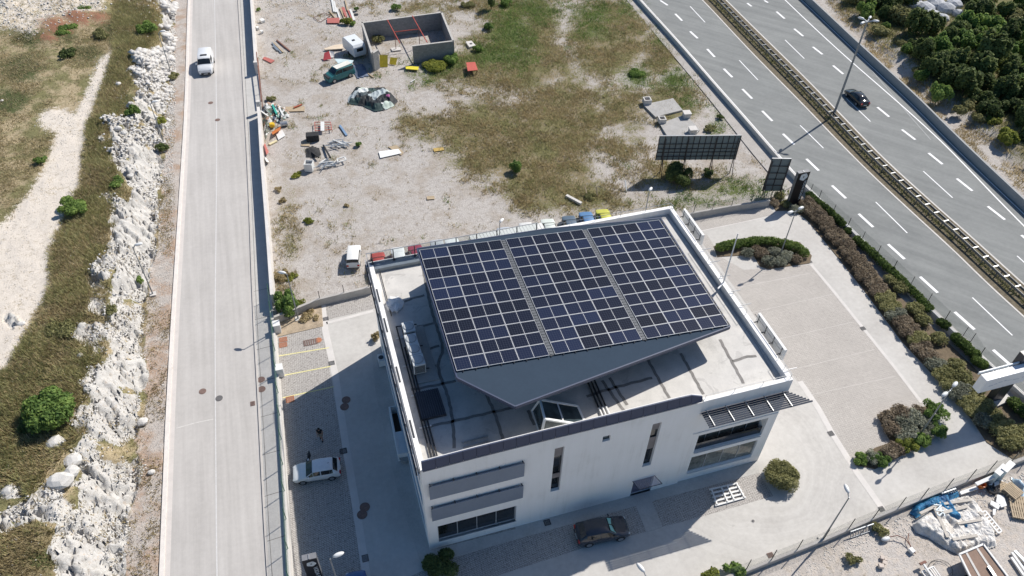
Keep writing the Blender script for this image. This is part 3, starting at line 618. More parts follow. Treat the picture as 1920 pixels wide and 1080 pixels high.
# spandrels inside the slots, sills
m = MB(); m.bb(9.82, 10.53, .2, .25, 8.7, 10.05); m.bb(9.82, 10.53, .2, .25, 5.7, 6.3); m.bb(17.57, 18.28, .2, .25, 6.4, 8.0); m.bb(17.57, 18.28, .2, .25, 9.0, 10.0)
pass
for q_ in [(9.82, 10.53, .2, .25, 8.7, 10.05), (9.82, 10.53, .2, .25, 5.7, 6.3), (17.57, 18.28, .2, .25, 6.4, 8.0), (17.57, 18.28, .2, .25, 9.0, 10.0)]: MB().bb(*q_).build('slot_spandrel', M('brown_grey_panel', (.22, .20, .20), .6), B, True)
m = MB(); m.bb(.7, 7.12, -.04, .2, .87, .95); m.build('window_sill', WHITE2, B, True)
m = MB(); m.bb(22.2, 28.3, .0, .1, 4.05, 4.16); m.bb(22.2, 28.2, .0, .1, 1.0, 1.1); m.build('window_sill', WHITE2, B, True)
m = MB(); m.bb(22.16, 28.39, .35, .40, 4.2, 5.05)
m.build('balcony_screen', M('dark_glass_rail', (.03, .035, .045), .15), B, True)
# entrance: doors, glass canopy
d = MB(); d.bb(17.12, 18.93, .22, .28, .03, 2.29); dd = d.build('door', M('blue_grey_door', (.13, .13, .19), .35), B, True)
m = MB(); m.bb(17.98, 18.04, .19, .215, .9, 1.3); m.build('handle', METAL, dd, True)
m = MB(); m.add([(17.0, -.02, 2.36), (18.95, -.02, 2.36), (19.25, -.85, 2.30), (17.2, -.85, 2.30), (17.0, -.02, 2.39), (18.95, -.02, 2.39), (19.25, -.85, 2.33), (17.2, -.85, 2.33)], [(0, 1, 2, 3), (4, 7, 6, 5), (0, 4, 5, 1), (1, 5, 6, 2), (2, 6, 7, 3), (3, 7, 4, 0)])
t = NT('canopy_glass'); t.b.inputs['Transmission Weight'].default_value = .85; t.fin((.75, .72, .78), .08); CGL = t.m
m.build('entrance_canopy', CGL, B, True)
m = MB(); m.tube((18.95, 0, 2.36), (19.25, -.85, 2.33), .03); m.tube((17.0, 0, 2.36), (17.2, -.85, 2.33), .03); m.tube((17.2, -.85, 2.33), (19.25, -.85, 2.33), .03); m.build('canopy_frame', FRAME, B, True)
# sun-shade boards of the left windows
for z0, z1 in ((7.82, 9.56), (4.74, 6.47)):
    m = MB(); m.bb(.4, 7.46, -.24, -.16, z0, z1); f = m.build('shade_board', DGREY, B, True)
    m = MB()
    for x in (.5, 2.2, 3.9, 5.6, 7.36): m.bb(x-.04, x+.04, -.24, 0, z1+.003, z1+.06); m.bb(x-.03, x+.03, -.16, 0, z0+.2, z0+.26)
    m.build('bracket', FRAME, f, True)
for k, z in enumerate((4.2, 7.4)):
    pass
# coping: dark upright panels with a pale top edge
m = MB(); n = 22; top = lambda x: ztop(x)+.93-max(0, x-20.25)*.5
X = np.linspace(.1, XJ-.15, n+1)
for i in range(n):
    a, b = X[i]+.012, X[i+1]-.012
    m.add([(a, -.06, ztop(a)), (b, -.06, ztop(b)), (b, .10, top(b)), (a, .10, top(a)), (a, .16, ztop(a)), (b, .16, ztop(b)), (b, .2, top(b)), (a, .2, top(a))],
          [(0, 1, 2, 3), (4, 7, 6, 5), (3, 2, 6, 7), (0, 3, 7, 4), (1, 5, 6, 2), (0, 4, 5, 1)])
m.build('coping_panel', NAVY, B, True)
m = MB()
for i in range(n):
    a, b = X[i], X[i+1]; m.bar((a, .235, top(a)-.04), (b, .235, top(b)-.04), .06, .05)
m.build('coping_trim', WHITE2, B, True); m = MB()
for i in range(n):
    a, b = X[i], X[i+1]; m.bar((a, -.08, ztop(a)-.03), (b, -.08, ztop(b)-.03), .05, .03)
m.build('drip_edge', METAL, B, True)
m = MB()
for i in range(n): m.add([(X[i], .205, ZD-.3), (X[i+1], .205, ZD-.3), (X[i+1], .28, ZD-.3), (X[i], .28, ZD-.3), (X[i], .205, top(X[i])-.08), (X[i+1], .205, top(X[i+1])-.08), (X[i+1], .28, top(X[i+1])-.08), (X[i], .28, top(X[i])-.08)], [(0, 3, 2, 1), (4, 5, 6, 7), (0, 1, 5, 4), (2, 3, 7, 6), (1, 2, 6, 5), (3, 0, 4, 7)])
m.build('parapet', WHITE, B, True)
# deck, parapets
m = MB(); m.bb(.36, WB-.36, .28, DB-.36, ZD-.4, ZD); m.build('roof_deck', DECK, B, True)
m = MB(); m.bb(XJ, WB, .125, .47, 10.2, 11.27); m.build('parapet', WHITE, B, True)
m = MB(); m.bb(WB-.36, WB+.02, .47, DB-.36, 10.2, 11.3); m.build('parapet', WHITE, B, True)
m = MB(); m.bb(15.9, WB+.02, DB-.36, DB+.02, 10.2, 11.36); m.build('parapet', WHITE, B, True)
m = MB(); m.bb(.0, 15.9, DB-.34, DB+.02, 10.2, 11.1); m.build('parapet', M('blue_grey_flashing', (.20, .235, .265), .4, .3), B, True)
m = MB(); m.bb(-.02, .36, .2, DB-.36, 10.2, 11.16); m.build('parapet', WHITE, B, True)
m = MB(); m.bb(.40, 15.9, DB-.9, DB-.36, ZD, ZD+.42); m.build('ledge', M('blue_grey_flashing', (.20, .235, .265), .4, .3), B, True)
m = MB(); m.bb(0, 15.9, DB+.021, DB+.12, 10.9, 11.14); m.build('white_edge_trim', WHITE2, B, True)
# left side: steel tracks and a row of slim fins along the parapet
m = MB()
for dx, z in ((-.12, 11.1), (-.30, 10.9)): m.bb(dx-.05, dx+.05, .1, DB+.05, z-.06, z+.06)
m.build('facade_track', M('dark_track', (.04, .045, .055), .5), B, True)
for y in np.arange(.6, DB, 1.9): MB().bb(-.24, -.18, y, y+1.1, 10.7, 11.12).build('facade_fin', M('pale_fin_metal', (.45, .46, .48), .5, .3), B, True)
for y in (3.0, 8.2, 13.5, 17.0): MB().bb(.06, .20, y, y+1.6, 11.163, 11.19).build('parapet_clip_strip', FRAME, B, True)
# railing: glass balustrade over the rear ledge, corner rail, thin rails on the front and right parapets
m = MB(); m.bar((-.1, DB-.02, 12.3), (15.6, DB-.02, 12.3), .06, .05); m.bar((-.1, .2, 11.5), (-.1, DB, 12.25), .05, .05)
m.build('handrail', METAL, B, True)
for i, x in enumerate(np.linspace(.35, 15.5, 9)):
    m = MB(); m.bb(x-.04, x+.04, DB-.10, DB-.03, 11.1, 12.27); m.bb(x-.1, x+.1, DB-.2, DB-.03, 11.101, 11.2); m.build('railing_post', FRAME, B, True)
t = NT('balustrade_glass'); t.b.inputs['Transmission Weight'].default_value = 1; t.b.inputs['IOR'].default_value = 1.02; t.fin((.80, .84, .84), .0); BGL = t.m
m = MB(); m.bb(.2, 15.6, DB-.02, DB-.005, 11.18, 12.26); m.build('balustrade_glass', BGL, B, True)
m = MB()
def railing(pts, n, h=.5):
    for (a, b) in zip(pts[:-1], pts[1:]):
        a = Vector(a); b = Vector(b); m.tube(a+Vector((0, 0, h)), b+Vector((0, 0, h)), .022, n=5)
        k = max(2, int((b-a).length/2.2))
        for i in range(k+1):
            q = a.lerp(b, i/k); m.tube(q, q+Vector((0, 0, h)), .02, n=5)
railing([(XJ+.3, .3, 11.27), (WB-.15, .3, 11.27), (WB-.15, 2.2, 11.3)], 4); m.build('railing', METAL, B, True); m = MB(); railing([(WB-.15, 7.3, 11.3), (WB-.15, 16.4, 11.3)], 4); m.build('railing', METAL, B, True); m = MB(); railing([(WB-.15, 21.5, 11.3), (WB-.3, DB-.15, 11.36), (16.2, DB-.15, 11.36)], 5); m.build('railing', METAL, B, True)
for y in (1.0, 8.2, 9.9, 11.8, 13.7, 15.4): MB().tube((WB-.2, y, 11.45), (WB+.75, y-.05, 11.5), .035, n=6).build('outrigger_bar', METAL, B, True)
# white sign boards standing off the right parapet
for y0, y1 in ((2.6, 6.8), (16.9, 20.9)):
    m = MB(); m.bb(WB+.60, WB+.82, y0, y1, 10.55, 11.75); f = m.build('side_sign_board', WHITE2, B, True)
    m = MB()
    for y in np.linspace(y0+.3, y1-.3, 4): m.bb(WB+.02, WB+.60, y-.03, y+.03, 11.0, 11.06); m.bb(WB+.56, WB+.61, y-.03, y+.03, 10.8, 11.7)
    m.bar((WB+.3, y0, 11.75), (WB+.3, y1, 11.75), .04, .04)
    m.build('sign_bracket', FRAME, f, True)
# louvred sun shade over the right window strip
LV = M('louvre_grey', (.045, .055, .078), .8)
m = MB(); k = 8
for i in range(k):
    y = -.02-1.28*i/(k-1); xr = 29.15+1.3*i/(k-1)
    m.box(((21.6+xr)/2, y, 9.93), (xr-21.6, .125, .08), rx=R(20))
lo_ = m.build('louvre_shade', LV, B, True)
for x in (22.0, 23.65, 25.3, 26.97, 28.6):
    m = MB(); m.bar((x, .12, 10.04), (x, -1.36, 10.04), .05, .09); m.build('louvre_arm', METAL, lo_, True)
m = MB(); m.bb(21.46, 29.2, .05, .118, 9.6, 9.75); m.bb(21.46, 29.2, .06, .118, 7.0, 7.1); m.build('louvre_rail', WHITE2, B, True)
# roof seams (old sealed joints) as thin raised strips
m = MB()
SEAMS = [[(791, 491), (799, 535), (810, 587), (825, 631), (832, 657), (819, 683), (830, 720), (838, 735), (849, 784), (852, 841)],
    [(728, 583), (756, 565), (797, 553)], [(782, 613), (821, 605)], [(786, 661), (830, 646)], [(802, 687), (821, 685)], [(771, 731), (830, 720), (858, 713)],
    [(792, 802), (850, 790), (917, 774), (975, 762)], [(905, 722), (914, 746), (928, 774), (944, 827)], [(1129, 714), (1149, 742), (1171, 772)], [(1143, 709), (1160, 735), (1180, 765)],
    [(1212, 670), (1232, 706), (1258, 752)], [(1276, 663), (1297, 700), (1320, 742)], [(1350, 637), (1372, 678), (1396, 722)], [(1374, 678), (1398, 669), (1420, 667)],
    [(1100, 744), (1117, 737), (1170, 722), (1229, 707)], [(1280, 640), (1340, 625)], [(990, 770), (1003, 800)], [(1260, 385+13), (1262, 396)]]
for sq in SEAMS:
    pl = smoothline([G2(x, y, ZD) for x, y in sq], 2); pl = [(a+.03*math.sin(i*2.3), b+.03*math.cos(i*1.7)) for i, (a, b) in enumerate(resample(pl, .35))]
    if len(pl) > 1: m = MB(); ribbon(m, offset(pl, -.12), offset(pl, .12), ZD+.012); m.build('roof_seam', M('sealed_joint', (.20, .19, .18), .8, var=.3, sc=2), B, True)
m = MB(); pl = [G2(x, y, ZD) for x, y in [(1246, 396), (1300, 468), (1360, 560), (1420, 648), (1452, 706)]]
m.path([(*p, ZD+.05) for p in pl], .02, 5)
for q in resample(pl, 2.1): m.tube((q[0], q[1], ZD+.06), (WB-.36, q[1]+.1, ZD+.06), .012, n=4)
m.build('lightning_wire', STEEL, B, True)
# penthouse core below the tilted roof, tilted roof
ZP = lambda x: 15.0-.068*x
def onroof(px, py, up=0):
    d = ray(px, py); tt = (15.0+up-.068*CAM[0]-CAM[2])/(d[2]+.068*d[0]); q = CAM+d*tt; return Vector((float(q[0]), float(q[1]), float(q[2])))
m = MB(); m.bb(4.9, 22.5, 8.5, 19.0, ZD, 13.2); m.build('plant_room_wall', M('plant_room_grey', (.30, .30, .30), .8), B, True)
m = MB(); m.bb(21.5, 24, 9, 12, ZD, 12.9); m.bb(13.0, 14.6, 6.2, 8.5, ZD, 12.3); m.build('duct_box', M('plant_room_grey', (.30, .30, .30)), B, True)
out = [onroof(*q) for q in [(782, 466), (1025, 429), (1239, 409), (1369, 612), (966, 762), (857, 708)]]
vs = [p for p in out]+[p+Vector((0, 0, -.38)) for p in out]; n = 6
ROOFM = M('grey_roof_membrane', (.040, .060, .088), .95, var=.06, sc=.5, spec=.12)
rf = MB().add(vs, [tuple(range(n-1, -1, -1)), tuple(range(n, 2*n))]+[(i, (i+1) % n, n+(i+1) % n, n+i) for i in range(n)]).build('tilted_roof', ROOFM, B, True)
m = MB()
for i in range(n): a, b = out[i], out[(i+1) % n]; m.bar(a+Vector((0, 0, -.12)), b+Vector((0, 0, -.12)), .10, .30)
m.build('roof_edge_trim', NAVY, rf, True)
A_ = onroof(786, 469, .12); B_ = onroof(1236, 412.5, .12); D_ = onroof(856, 696, .12); C_ = onroof(1366, 610, .12)
# panel glass
t = NT('solar_cells'); ob = t.n('ShaderNodeTexCoord').outputs['Object']; sx = t.n('ShaderNodeSeparateXYZ'); t.l(ob, sx.inputs[0])
UX = ((B_-A_)+(C_-D_)).normalized(); WT = ((B_-A_).length+(C_-D_).length)/2; LT = ((D_-A_).length+(C_-B_).length)/2
UY = ((A_-D_)+(B_-C_)).normalized(); UZ = UX.cross(UY).normalized(); UY = UZ.cross(UX)
GAP = .42; PWD = (WT-2*GAP)/9; PHT = LT/11
def lines(sock, per, wd):
    fr = t.math('FRACT', t.math('ADD', t.math('DIVIDE', sock, per), 100.0)); return t.math('LESS_THAN', t.math('ABSOLUTE', t.math('SUBTRACT', fr, .5)), wd)
l1 = lines(sx.outputs[0], PWD/12, .06); l2 = lines(sx.outputs[1], PHT/6, .07); l3 = lines(sx.outputs[1], PHT/18, .10)
info = t.n('ShaderNodeObjectInfo'); base = t.ramp(info.outputs['Random'], [(0, (.008, .010, .018)), (.6, (.010, .014, .032)), (1, (.015, .024, .060))])
c = t.mixc(t.math('MULTIPLY', l1, .6), base, (.06, .07, .10)); c = t.mixc(t.math('MULTIPLY', l2, .55), c, (.05, .06, .09)); c = t.mixc(t.math('MULTIPLY', l3, .15), c, (.05, .06, .08))
SOL = t.fin(c, .22, 0, .15); PFR = M('panel_frame', (.62, .63, .65), .4, .1, var=.03)
me = None
pm = MB(); w2, h2 = PWD/2-.012, PHT/2-.012
pm.box((0, 0, 0), (2*w2-.05, 2*h2-.05, .03))
nf = len(pm.f)
q_ = .022; pm.bb(-w2, w2, -h2, -h2+q_, -.03, .035); pm.bb(-w2, w2, h2-q_, h2, -.03, .035); pm.bb(-w2, -w2+q_, -h2+q_, h2-q_, -.03, .034); pm.bb(w2-q_, w2, -h2+q_, h2-q_, -.03, .034); pm.bb(-.013, .013, -h2+q_, h2-q_, .0, .0165)
po = pm.build('solar_panel', SOL); po.data.materials.append(PFR)
for i, pg in enumerate(po.data.polygons): pg.material_index = 0 if i < nf else 1
BI = XF[B.name].inverted(); first = True
for col in range(9):
    for row in range(11):
        x = (col+.5)*PWD+GAP*(col//3); y = (row+.5)*PHT
        sk = (A_+(B_-A_)*(x/WT)).lerp(D_+(C_-D_)*(x/WT), y/LT)
        mt = Matrix((UX, UY, UZ)).transposed().to_4x4(); mt.translation = sk
        o = po if first else po.copy()
        if not first: COL.objects.link(o)
        first = False; o.parent = rf; o.matrix_local = BI @ mt
for gcol in (3, 6):
    m = MB()
    xc = gcol*PWD+GAP*(gcol/3-.5)
    a = (A_+(B_-A_)*(xc/WT)); b = (D_+(C_-D_)*(xc/WT)); m.bar(a-Vector((0, 0, .06)), b-Vector((0, 0, .06)), GAP-.1, .05)
    k = 46
    for i in range(k): q = a.lerp(b, (i+.5)/k); m.box(q+Vector((0, 0, -.015)), (GAP-.12, .10, .03), rz=math.atan2(UX.y, UX.x), ry=-math.asin(UX.z))
    m.build('cable_tray', M('tray_metal', (.10, .11, .125), .6), rf, True)
m = MB()
for s in (0, 1):
    for i in range(23):
        q = (B_.lerp(C_, (i+.5)/23) if s else D_.lerp(C_, (i+.5)/23))
        if s: m.box(q+UX*.12+Vector((0, 0, -.05)), (.10, .30, .08), rz=math.atan2((C_-B_).y, (C_-B_).x)+PI/2)
        else: m.box(q-UY*.06+Vector((0, 0, -.04)), (.05, .12, .05), rz=math.atan2(UX.y, UX.x))
m.build('mounting_clip', BLACK, rf, True)
# glass skylight wedge
V0 = [(9.0, .9, ZD), (12.5, .9, ZD), (12.5, 2.7, ZD), (9.1, 3.3, ZD)]; TA, TB = (9.3, 1.2, 12.35), (9.5, 2.9, 12.35)
SK = M('white_aluminium', (.78, .80, .80), .4, var=.03)
m = MB(); E = [(V0[0], V0[1]), (V0[1], V0[2]), (V0[2], V0[3]), (V0[3], V0[0]), (V0[0], TA), (V0[3], TB), (TA, TB), (TA, V0[1]), (TB, V0[2])]
for a, b in E: m.bar(a, b, .16, .14)
mid = lambda a, b, f=.45: tuple(a[i]*(1-f)+b[i]*f for i in range(3))
m.bar(mid(TA, V0[1]), mid(TB, V0[2]), .10, .08); m.bb(9.0, 12.5, .6, .8, ZD, ZD+.3)
sk = m.build('skylight_frame', SK, B, True)
MB().add([TA, V0[1], V0[2], TB, V0[0], V0[3]], [(0, 1, 2, 3), (4, 0, 3, 5), (4, 1, 0), (5, 3, 2)]).build('skylight_glass', glass('sky_glass', (.05, .07, .08), .03), sk, True)
# hatch grille, ladder, pipes
q = [G(778, 736, ZD+.25), G(821, 727, ZD+.25), G(837, 776, ZD+.25), G(791, 786, ZD+.25)]
m = MB(); m.prism([p[:2] for p in q], ZD, ZD+.22); hh = m.build('roof_hatch', M('black_hatch', (.035, .037, .045), .6), B, True)
m = MB()
for i in range(11): f = (i+.5)/11; m.bar(Vector(q[0]).lerp(Vector(q[1]), f), Vector(q[3]).lerp(Vector(q[2]), f), .07, .06)
m.build('hatch_slat', M('hatch_slat', (.07, .075, .09), .4, .4), hh, True)
m = MB()
for k, dx in enumerate((0, .22, .44)):
    m.path([(.95+dx, 14.2-2.4*k, ZD+.16), (.95+dx, .9, ZD+.16), (.95+dx, .6, ZD+.05)], .06)
    m.path([(.95+dx, 14.2-2.4*k, ZD+.16), (2.6, 14.0-2.4*k, ZD+.16)], .05)
m.path([(.8, 21, ZD+.12), (.8, 15.5, ZD+.12)], .04)
m.build('roof_pipe', BLACK, B, True)
for k in range(3): MB().path([(14.0+.28*k, 4.6, ZD+.15), (13.9+.28*k, 1.2, ZD+.15)], .07).build('roof_pipe', BLACK, B, True)
m = MB(); 
for k in range(3): MB().path([(13.92+.28*k, 2.0, ZD+.16), (13.9+.28*k, .95, ZD+.16)], .085).build('pipe_sleeve', WHITE2, B, True)
for y in (1, 4, 7, 10, 13): MB().bb(.7, 1.6, y-.05, y+.05, ZD, ZD+.09).build('pipe_support', WHITE2, B, True)
m = MB(); a = Vector(G(868, 838, ZD+.1)); b = Vector(G(918, 826, ZD+.1)); dv = (b-a).normalized(); nn = Vector((-dv.y, dv.x, 0))*.4
m.bar(a, b, .06, .07); m.bar(a+nn, b+nn, .06, .07)
for i in range(8): q = a.lerp(b, (i+.5)/8); m.bar(q, q+nn, .035, .035)
lad = m.build('ladder', METAL, loc=(a.x, a.y, ZD)); tag(lad, 'metal ladder lying flat on the roof beside the dark front parapet', 'ladder')
# air conditioners on their plinth
acs = [Vector(G(x, y, 11.95)) for x, y in [(766, 614), (771, 637), (777, 656), (784, 676)]]
dv = (acs[3]-acs[0]); ang = math.atan2(dv.y, dv.x)
pl_ = MB(); cc = (acs[0]+acs[3])/2; pl_.box((cc.x+.45, cc.y-.2, ZD+.08), (dv.length+2.2, 1.7, .16), rz=ang)
tag(pl_.build('plinth', CONCD, loc=(cc.x, cc.y, ZD)), 'long concrete plinth under the four air conditioners on the roof', 'plinth')
AC = M('grey_white_enamel', (.62, .64, .64), .45, var=.04)
sp = dv.length/3
def mkac():
    r = T('air_conditioner', 'air conditioner', 'air conditioner', (0, 0, 0))
    MB().box((0, 0, .68), (sp*.92, .95, 1.05)).build('casing', AC, r, bev=.03)
    m = MB(); m.lathe([(.40, 1.20), (.42, 1.22), (.42, 1.25), (.40, 1.25)], n=16); m.build('fan_grille', M('fan_grille', (.30, .32, .33), .5), r)
    m = MB()
    for k in range(5): m.lathe([(.38-.07*k, 1.25+.004*k), (.36-.07*k, 1.262+.004*k)], n=14)
    m.tube((0, 0, 1.21), (0, 0, 1.27), .07); m.build('fan', M('fan_dark', (.48, .50, .51), .5), r)
    m = MB()
    for i in range(9): m.box((sp*.46+.012, 0, .3+i*.09), (.02, .8, .045))
    for i in range(9): m.box((0, -.487, .3+i*.09), (sp*.8, .02, .045))
    m.build('side_grille', FRAME, r); MB().box((0, .3, .08), (sp*.8, .08, .16)).box((0, -.3, .08), (sp*.8, .08, .16)).build('foot', FRAME, r); return r
ac0 = mkac(); labs = ['squarer air conditioner at the rear end of the rooftop row, nearest the bright roof corner', 'second air conditioner from the rear in the rooftop row', 'third air conditioner from the rear in the rooftop row', 'air conditioner at the front end of the rooftop row, its side grille showing']
for i, p in enumerate(acs):
    loc = (p.x, p.y, ZD+.16); rz = ang
    if i == 0: ac0.location = loc; ac0.rotation_euler.z = rz; ac0['label'] = labs[0]; ac0['group'] = 'air conditioners on the roof'
    else: dup(ac0, loc, rz, label=labs[i])
# flagpole, basement stair, small things at the left wall
a = Vector((WB-.2, G(1349, 532, 11.3)[1], 11.3)); tp = None
for z in np.arange(13, 24, .05):
    if PX(np.array([a.x, a.y, z]))[1] < 438: tp = z; break
m = MB(); m.tube(a, (a.x, a.y, tp), .07, .045); m.box((a.x-.35, a.y-.25, 11.35), (1.1, .12, .1), rz=.6)
m.build('flagpole', M('white_pole', (.75, .75, .75), .4), B, True)
cl = G(754, 562, ZD)
m = MB(); k = np.random.default_rng(3)
m.lathe([(.6, 0), (.72, .08), (.6, .16), (.5, .2), (.3, .26), (.1, .3)], (1.3, G(727, 578, ZD)[1]+.2, ZD+.01), 14, 1.0, 1.3); o = m.build('white_sack', WHITE2, loc=(1.3, G(727, 578, ZD)[1], ZD)); tag(o, 'white sheet bundled up on the roof corner beside the left parapet', 'sheet')
for v_ in o.data.vertices: v_.co += Vector((random.uniform(-.2, .2), random.uniform(-.2, .2), random.uniform(-.03, .10)))
st = T('stair_enclosure', 'low white walled stair down to the basement at the left side of the office', 'stair enclosure', (-1.6, 9, 0))
g = [G2(730, 763, 1.1), G2(766, 756, 1.1), G2(785, 842, 1.1), G2(747, 851, 1.1)]
m = MB(); wallline(m, [g[1], g[0], g[3], g[2]], .18, 0, 1.1); m.build('wall', WHITE, st, True)
m = MB(); gg_ = [Vector((*p, 0)) for p in g]; m.prism([(p.x*.97+.03*cc.x, p.y) for p in gg_], .02, .03); m.build('well_shade_sheet', M('well_shade_brown', (.09, .07, .055), .9), st, True)  # flat dark sheet paints in the shade down the stair opening
a = g[0]; b_ = g[3]; m = MB(); q0 = Vector((*g[3], 0)).lerp(Vector((*g[0], 0)), .45); q1 = Vector((*g[2], 0)).lerp(Vector((*g[1], 0)), .45)
m.prism([g[3], g[2], q1.xy, q0.xy], .9, 1.06); m.build('roof_slab', WHITE, st, True)
# ================================================================== PLANTS
def leafmat(name, cols, rough=.75, sc=1.2):
    t = NT(name); a = t.n('ShaderNodeAttribute', attribute_name='tint').outputs['Color']; s_ = t.n('ShaderNodeSeparateColor'); t.l(a, s_.inputs[0])
    oi = t.n('ShaderNodeObjectInfo').outputs['Random']; f = t.math('ADD', t.math('MULTIPLY', s_.outputs[0], .75), t.math('MULTIPLY', oi, .25))
    c = t.ramp(f, [(i/(len(cols)-1)*.8+.1, q) for i, q in enumerate(cols)])
    tr = t.n('ShaderNodeBsdfTranslucent'); t.l(c, tr.inputs[0]); mx = t.n('ShaderNodeMixShader', inputs={'Fac': .42}); t.l(t.b.outputs[0], mx.inputs[1]); t.l(tr.outputs[0], mx.inputs[2])   # thin leaves let light through
    t.l(mx.outputs[0], t.t.nodes['Material Output'].inputs[0]); return t.fin(c, rough, 0, .25)
LG = {
 'green': leafmat('green_leaves', [(0.055, 0.100, 0.033), (0.139, 0.230, 0.061), (0.264, 0.370, 0.100), (0.432, 0.538, 0.155)]),
 'dark': leafmat('dark_leaves', [(0.043, 0.062, 0.025), (0.096, 0.132, 0.046), (0.178, 0.225, 0.078), (0.271, 0.318, 0.116)]),
 'hedge': leafmat('hedge_leaves', [(0.029, 0.054, 0.019), (0.086, 0.134, 0.036), (0.170, 0.244, 0.061), (0.292, 0.365, 0.097)]),
 'olive': leafmat('olive_leaves', [(0.138, 0.142, 0.060), (0.270, 0.266, 0.118), (0.408, 0.390, 0.186), (0.552, 0.516, 0.288)]),
 'brown': leafmat('brown_shrub_leaves', [(0.116, 0.096, 0.068), (0.253, 0.202, 0.145), (0.388, 0.320, 0.232), (0.561, 0.484, 0.367)]),
 'grey': leafmat('grey_shrub_leaves', [(0.116, 0.125, 0.097), (0.232, 0.242, 0.183), (0.386, 0.396, 0.309), (0.580, 0.600, 0.483)]),
 'yellow': leafmat('yellow_green_leaves', [(0.085, 0.103, 0.021), (0.207, 0.241, 0.051), (0.380, 0.398, 0.085), (0.552, 0.536, 0.138)]),
 'dry': leafmat('dry_leaves', [(0.237, 0.194, 0.103), (0.413, 0.338, 0.188), (0.562, 0.463, 0.275), (0.700, 0.600, 0.388)]),
}
BARK = M('bark', (.13, .10, .075), .9, var=.3, sc=4)
def leaves(lobes, n, size, r_, shell=.55):
    """leaf-sized faces through a crown made of ellipsoid lobes (x,y,z,rx,ry,rz)"""
    L = np.array(lobes, float); wt = L[:, 3]*L[:, 4]*L[:, 5]; wt = wt**.67; wt /= wt.sum(); k = r_.choice(len(L), n, p=wt)
    d = r_.normal(size=(n, 3)); d /= np.linalg.norm(d, axis=1)[:, None]; d[:, 2] = np.where(d[:, 2] < -.5, -d[:, 2], d[:, 2])
    rad = shell+(1-shell)*r_.random(n)**.6; lump = .82+.36*fbm(d[:, 0]*2.5+k*3.1, d[:, 1]*2.5+d[:, 2]*2.1, 3, 5); c = L[k, :3]+d*L[k, 3:]*(rad*lump)[:, None]
    c[:, 2] = np.maximum(c[:, 2], .04)
    nrm = d+r_.normal(size=(n, 3))*.55; nrm /= np.linalg.norm(nrm, axis=1)[:, None]
    a = np.cross(nrm, r_.normal(size=(n, 3))); a /= np.linalg.norm(a, axis=1)[:, None]; b = np.cross(nrm, a)
    s = size*(.6+.8*r_.random(n))[:, None]; a = a*s; b = b*s*.62
    V = np.stack([c-a, c-b*.9, c+a, c+b], 1).reshape(-1, 3); F = np.arange(4*n).reshape(n, 4)
    cl = fbm(c[:, 0]*1.3/max(.3, L[:, 3].mean()), c[:, 1]*1.3/max(.3, L[:, 3].mean())+c[:, 2], 2, 3)
    tt = np.clip(.5*cl+.5*r_.random(n), 0, 1); tt = np.repeat(tt, 4); return V, F, np.stack([tt, tt, tt], -1)
def crown(name, lobes, n, size, mat, seed, parent=None):
    V, F, A = leaves(lobes, n, size, np.random.default_rng(seed)); o = npmesh(name, V, F, mat, {'tint': A})
    if parent is not None: o.parent = parent; XF[o.name] = XF[parent.name]
    return o
def shrub_lobes(r, h, k, seed, flat=1.0):
    g = np.random.default_rng(seed); out = [(g.uniform(-.15, .15)*r, g.uniform(-.15, .15)*r, h*.5, r*.62, r*.55, h*.5)]
    for i in range(k):
        rd_ = k >= 9; a = 2*PI*i/k*(1 if not rd_ else 1)+g.uniform(-.6, .6)*(.5 if rd_ else 1); q = r*(g.uniform(.4, .6) if rd_ else g.uniform(.35, .85)); s = r*(g.uniform(.36, .5) if rd_ else g.uniform(.22, .5))
        out.append((q*math.cos(a), q*math.sin(a), h*g.uniform(.35, .62)*flat, s, s, h*g.uniform(.32, .46)))
    return out
def limbs(mb, h, r, lobes, n=6, tr=.09, seed=0):
    g = np.random.default_rng(seed); mb.tube((0, 0, -.1), (g.uniform(-.1, .1), g.uniform(-.1, .1), h*.5), tr, tr*.6, 8)
    for l in lobes[:n]: mb.tube((0, 0, h*.22+g.uniform(0, h*.2)), (l[0]*.8, l[1]*.8, l[2]), tr*.5, tr*.15, 5)
    return mb
def make_bush(kind, r, h, mat, n, size, seed, label, cat, loc, group=None, name='bush', k=6, trunk=True):
    t = T(name, label, cat, loc, 0, group); lb = shrub_lobes(r, h, k, seed)
    crown('crown', lb, n, size, LG[mat], seed, t)
    if trunk: limbs(MB(), h, r, lb[1:], 5, .05+.02*r, seed).build('trunk' if name.endswith('tree') else 'stem', BARK, t)
    return t
# scrub trees beyond the highway: eight grown shapes, each copied and turned
PROTO = []
for i, (mat, r, h) in enumerate([('dark', 1.5, 2.6), ('dark', 1.3, 3.0), ('green', 1.6, 2.4), ('dark', 1.7, 2.2), ('green', 1.2, 2.2), ('olive', 1.4, 1.8), ('dark', 1.0, 2.8), ('yellow', 1.1, 1.3)]):
    kd = ['dark evergreen oak', 'tall dark evergreen', 'mid green broad-leaved tree', 'wide dark evergreen', 'small mid green tree', 'olive green bush', 'slim dark evergreen', 'yellow green low bush'][i]
    PROTO.append((make_bush(None, r, h, mat, 2600, .15, 40+i, kd+' in the scrub beyond the highway wall', 'tree', (0, 0, 0), 'scrub trees beyond the highway: '+kd, name='scrub_tree', k=7), kd, r))
sp = []
g = np.random.default_rng(5)
FOR = [(1560, -30), (1960, -30), (1960, 345), (1895, 285), (1850, 245), (1800, 220), (1755, 195), (1715, 150), (1690, 120), (1655, 75), (1600, 30)]
CLEAR = [(1755, 30, 62, 42), (1880, 15, 28, 18), (1740, 95, 24, 12), (1800, 110, 26, 12), (1775, 205, 34, 10), (1690, 20, 12, 14), (1900, 290, 30, 10)]
tries = 0
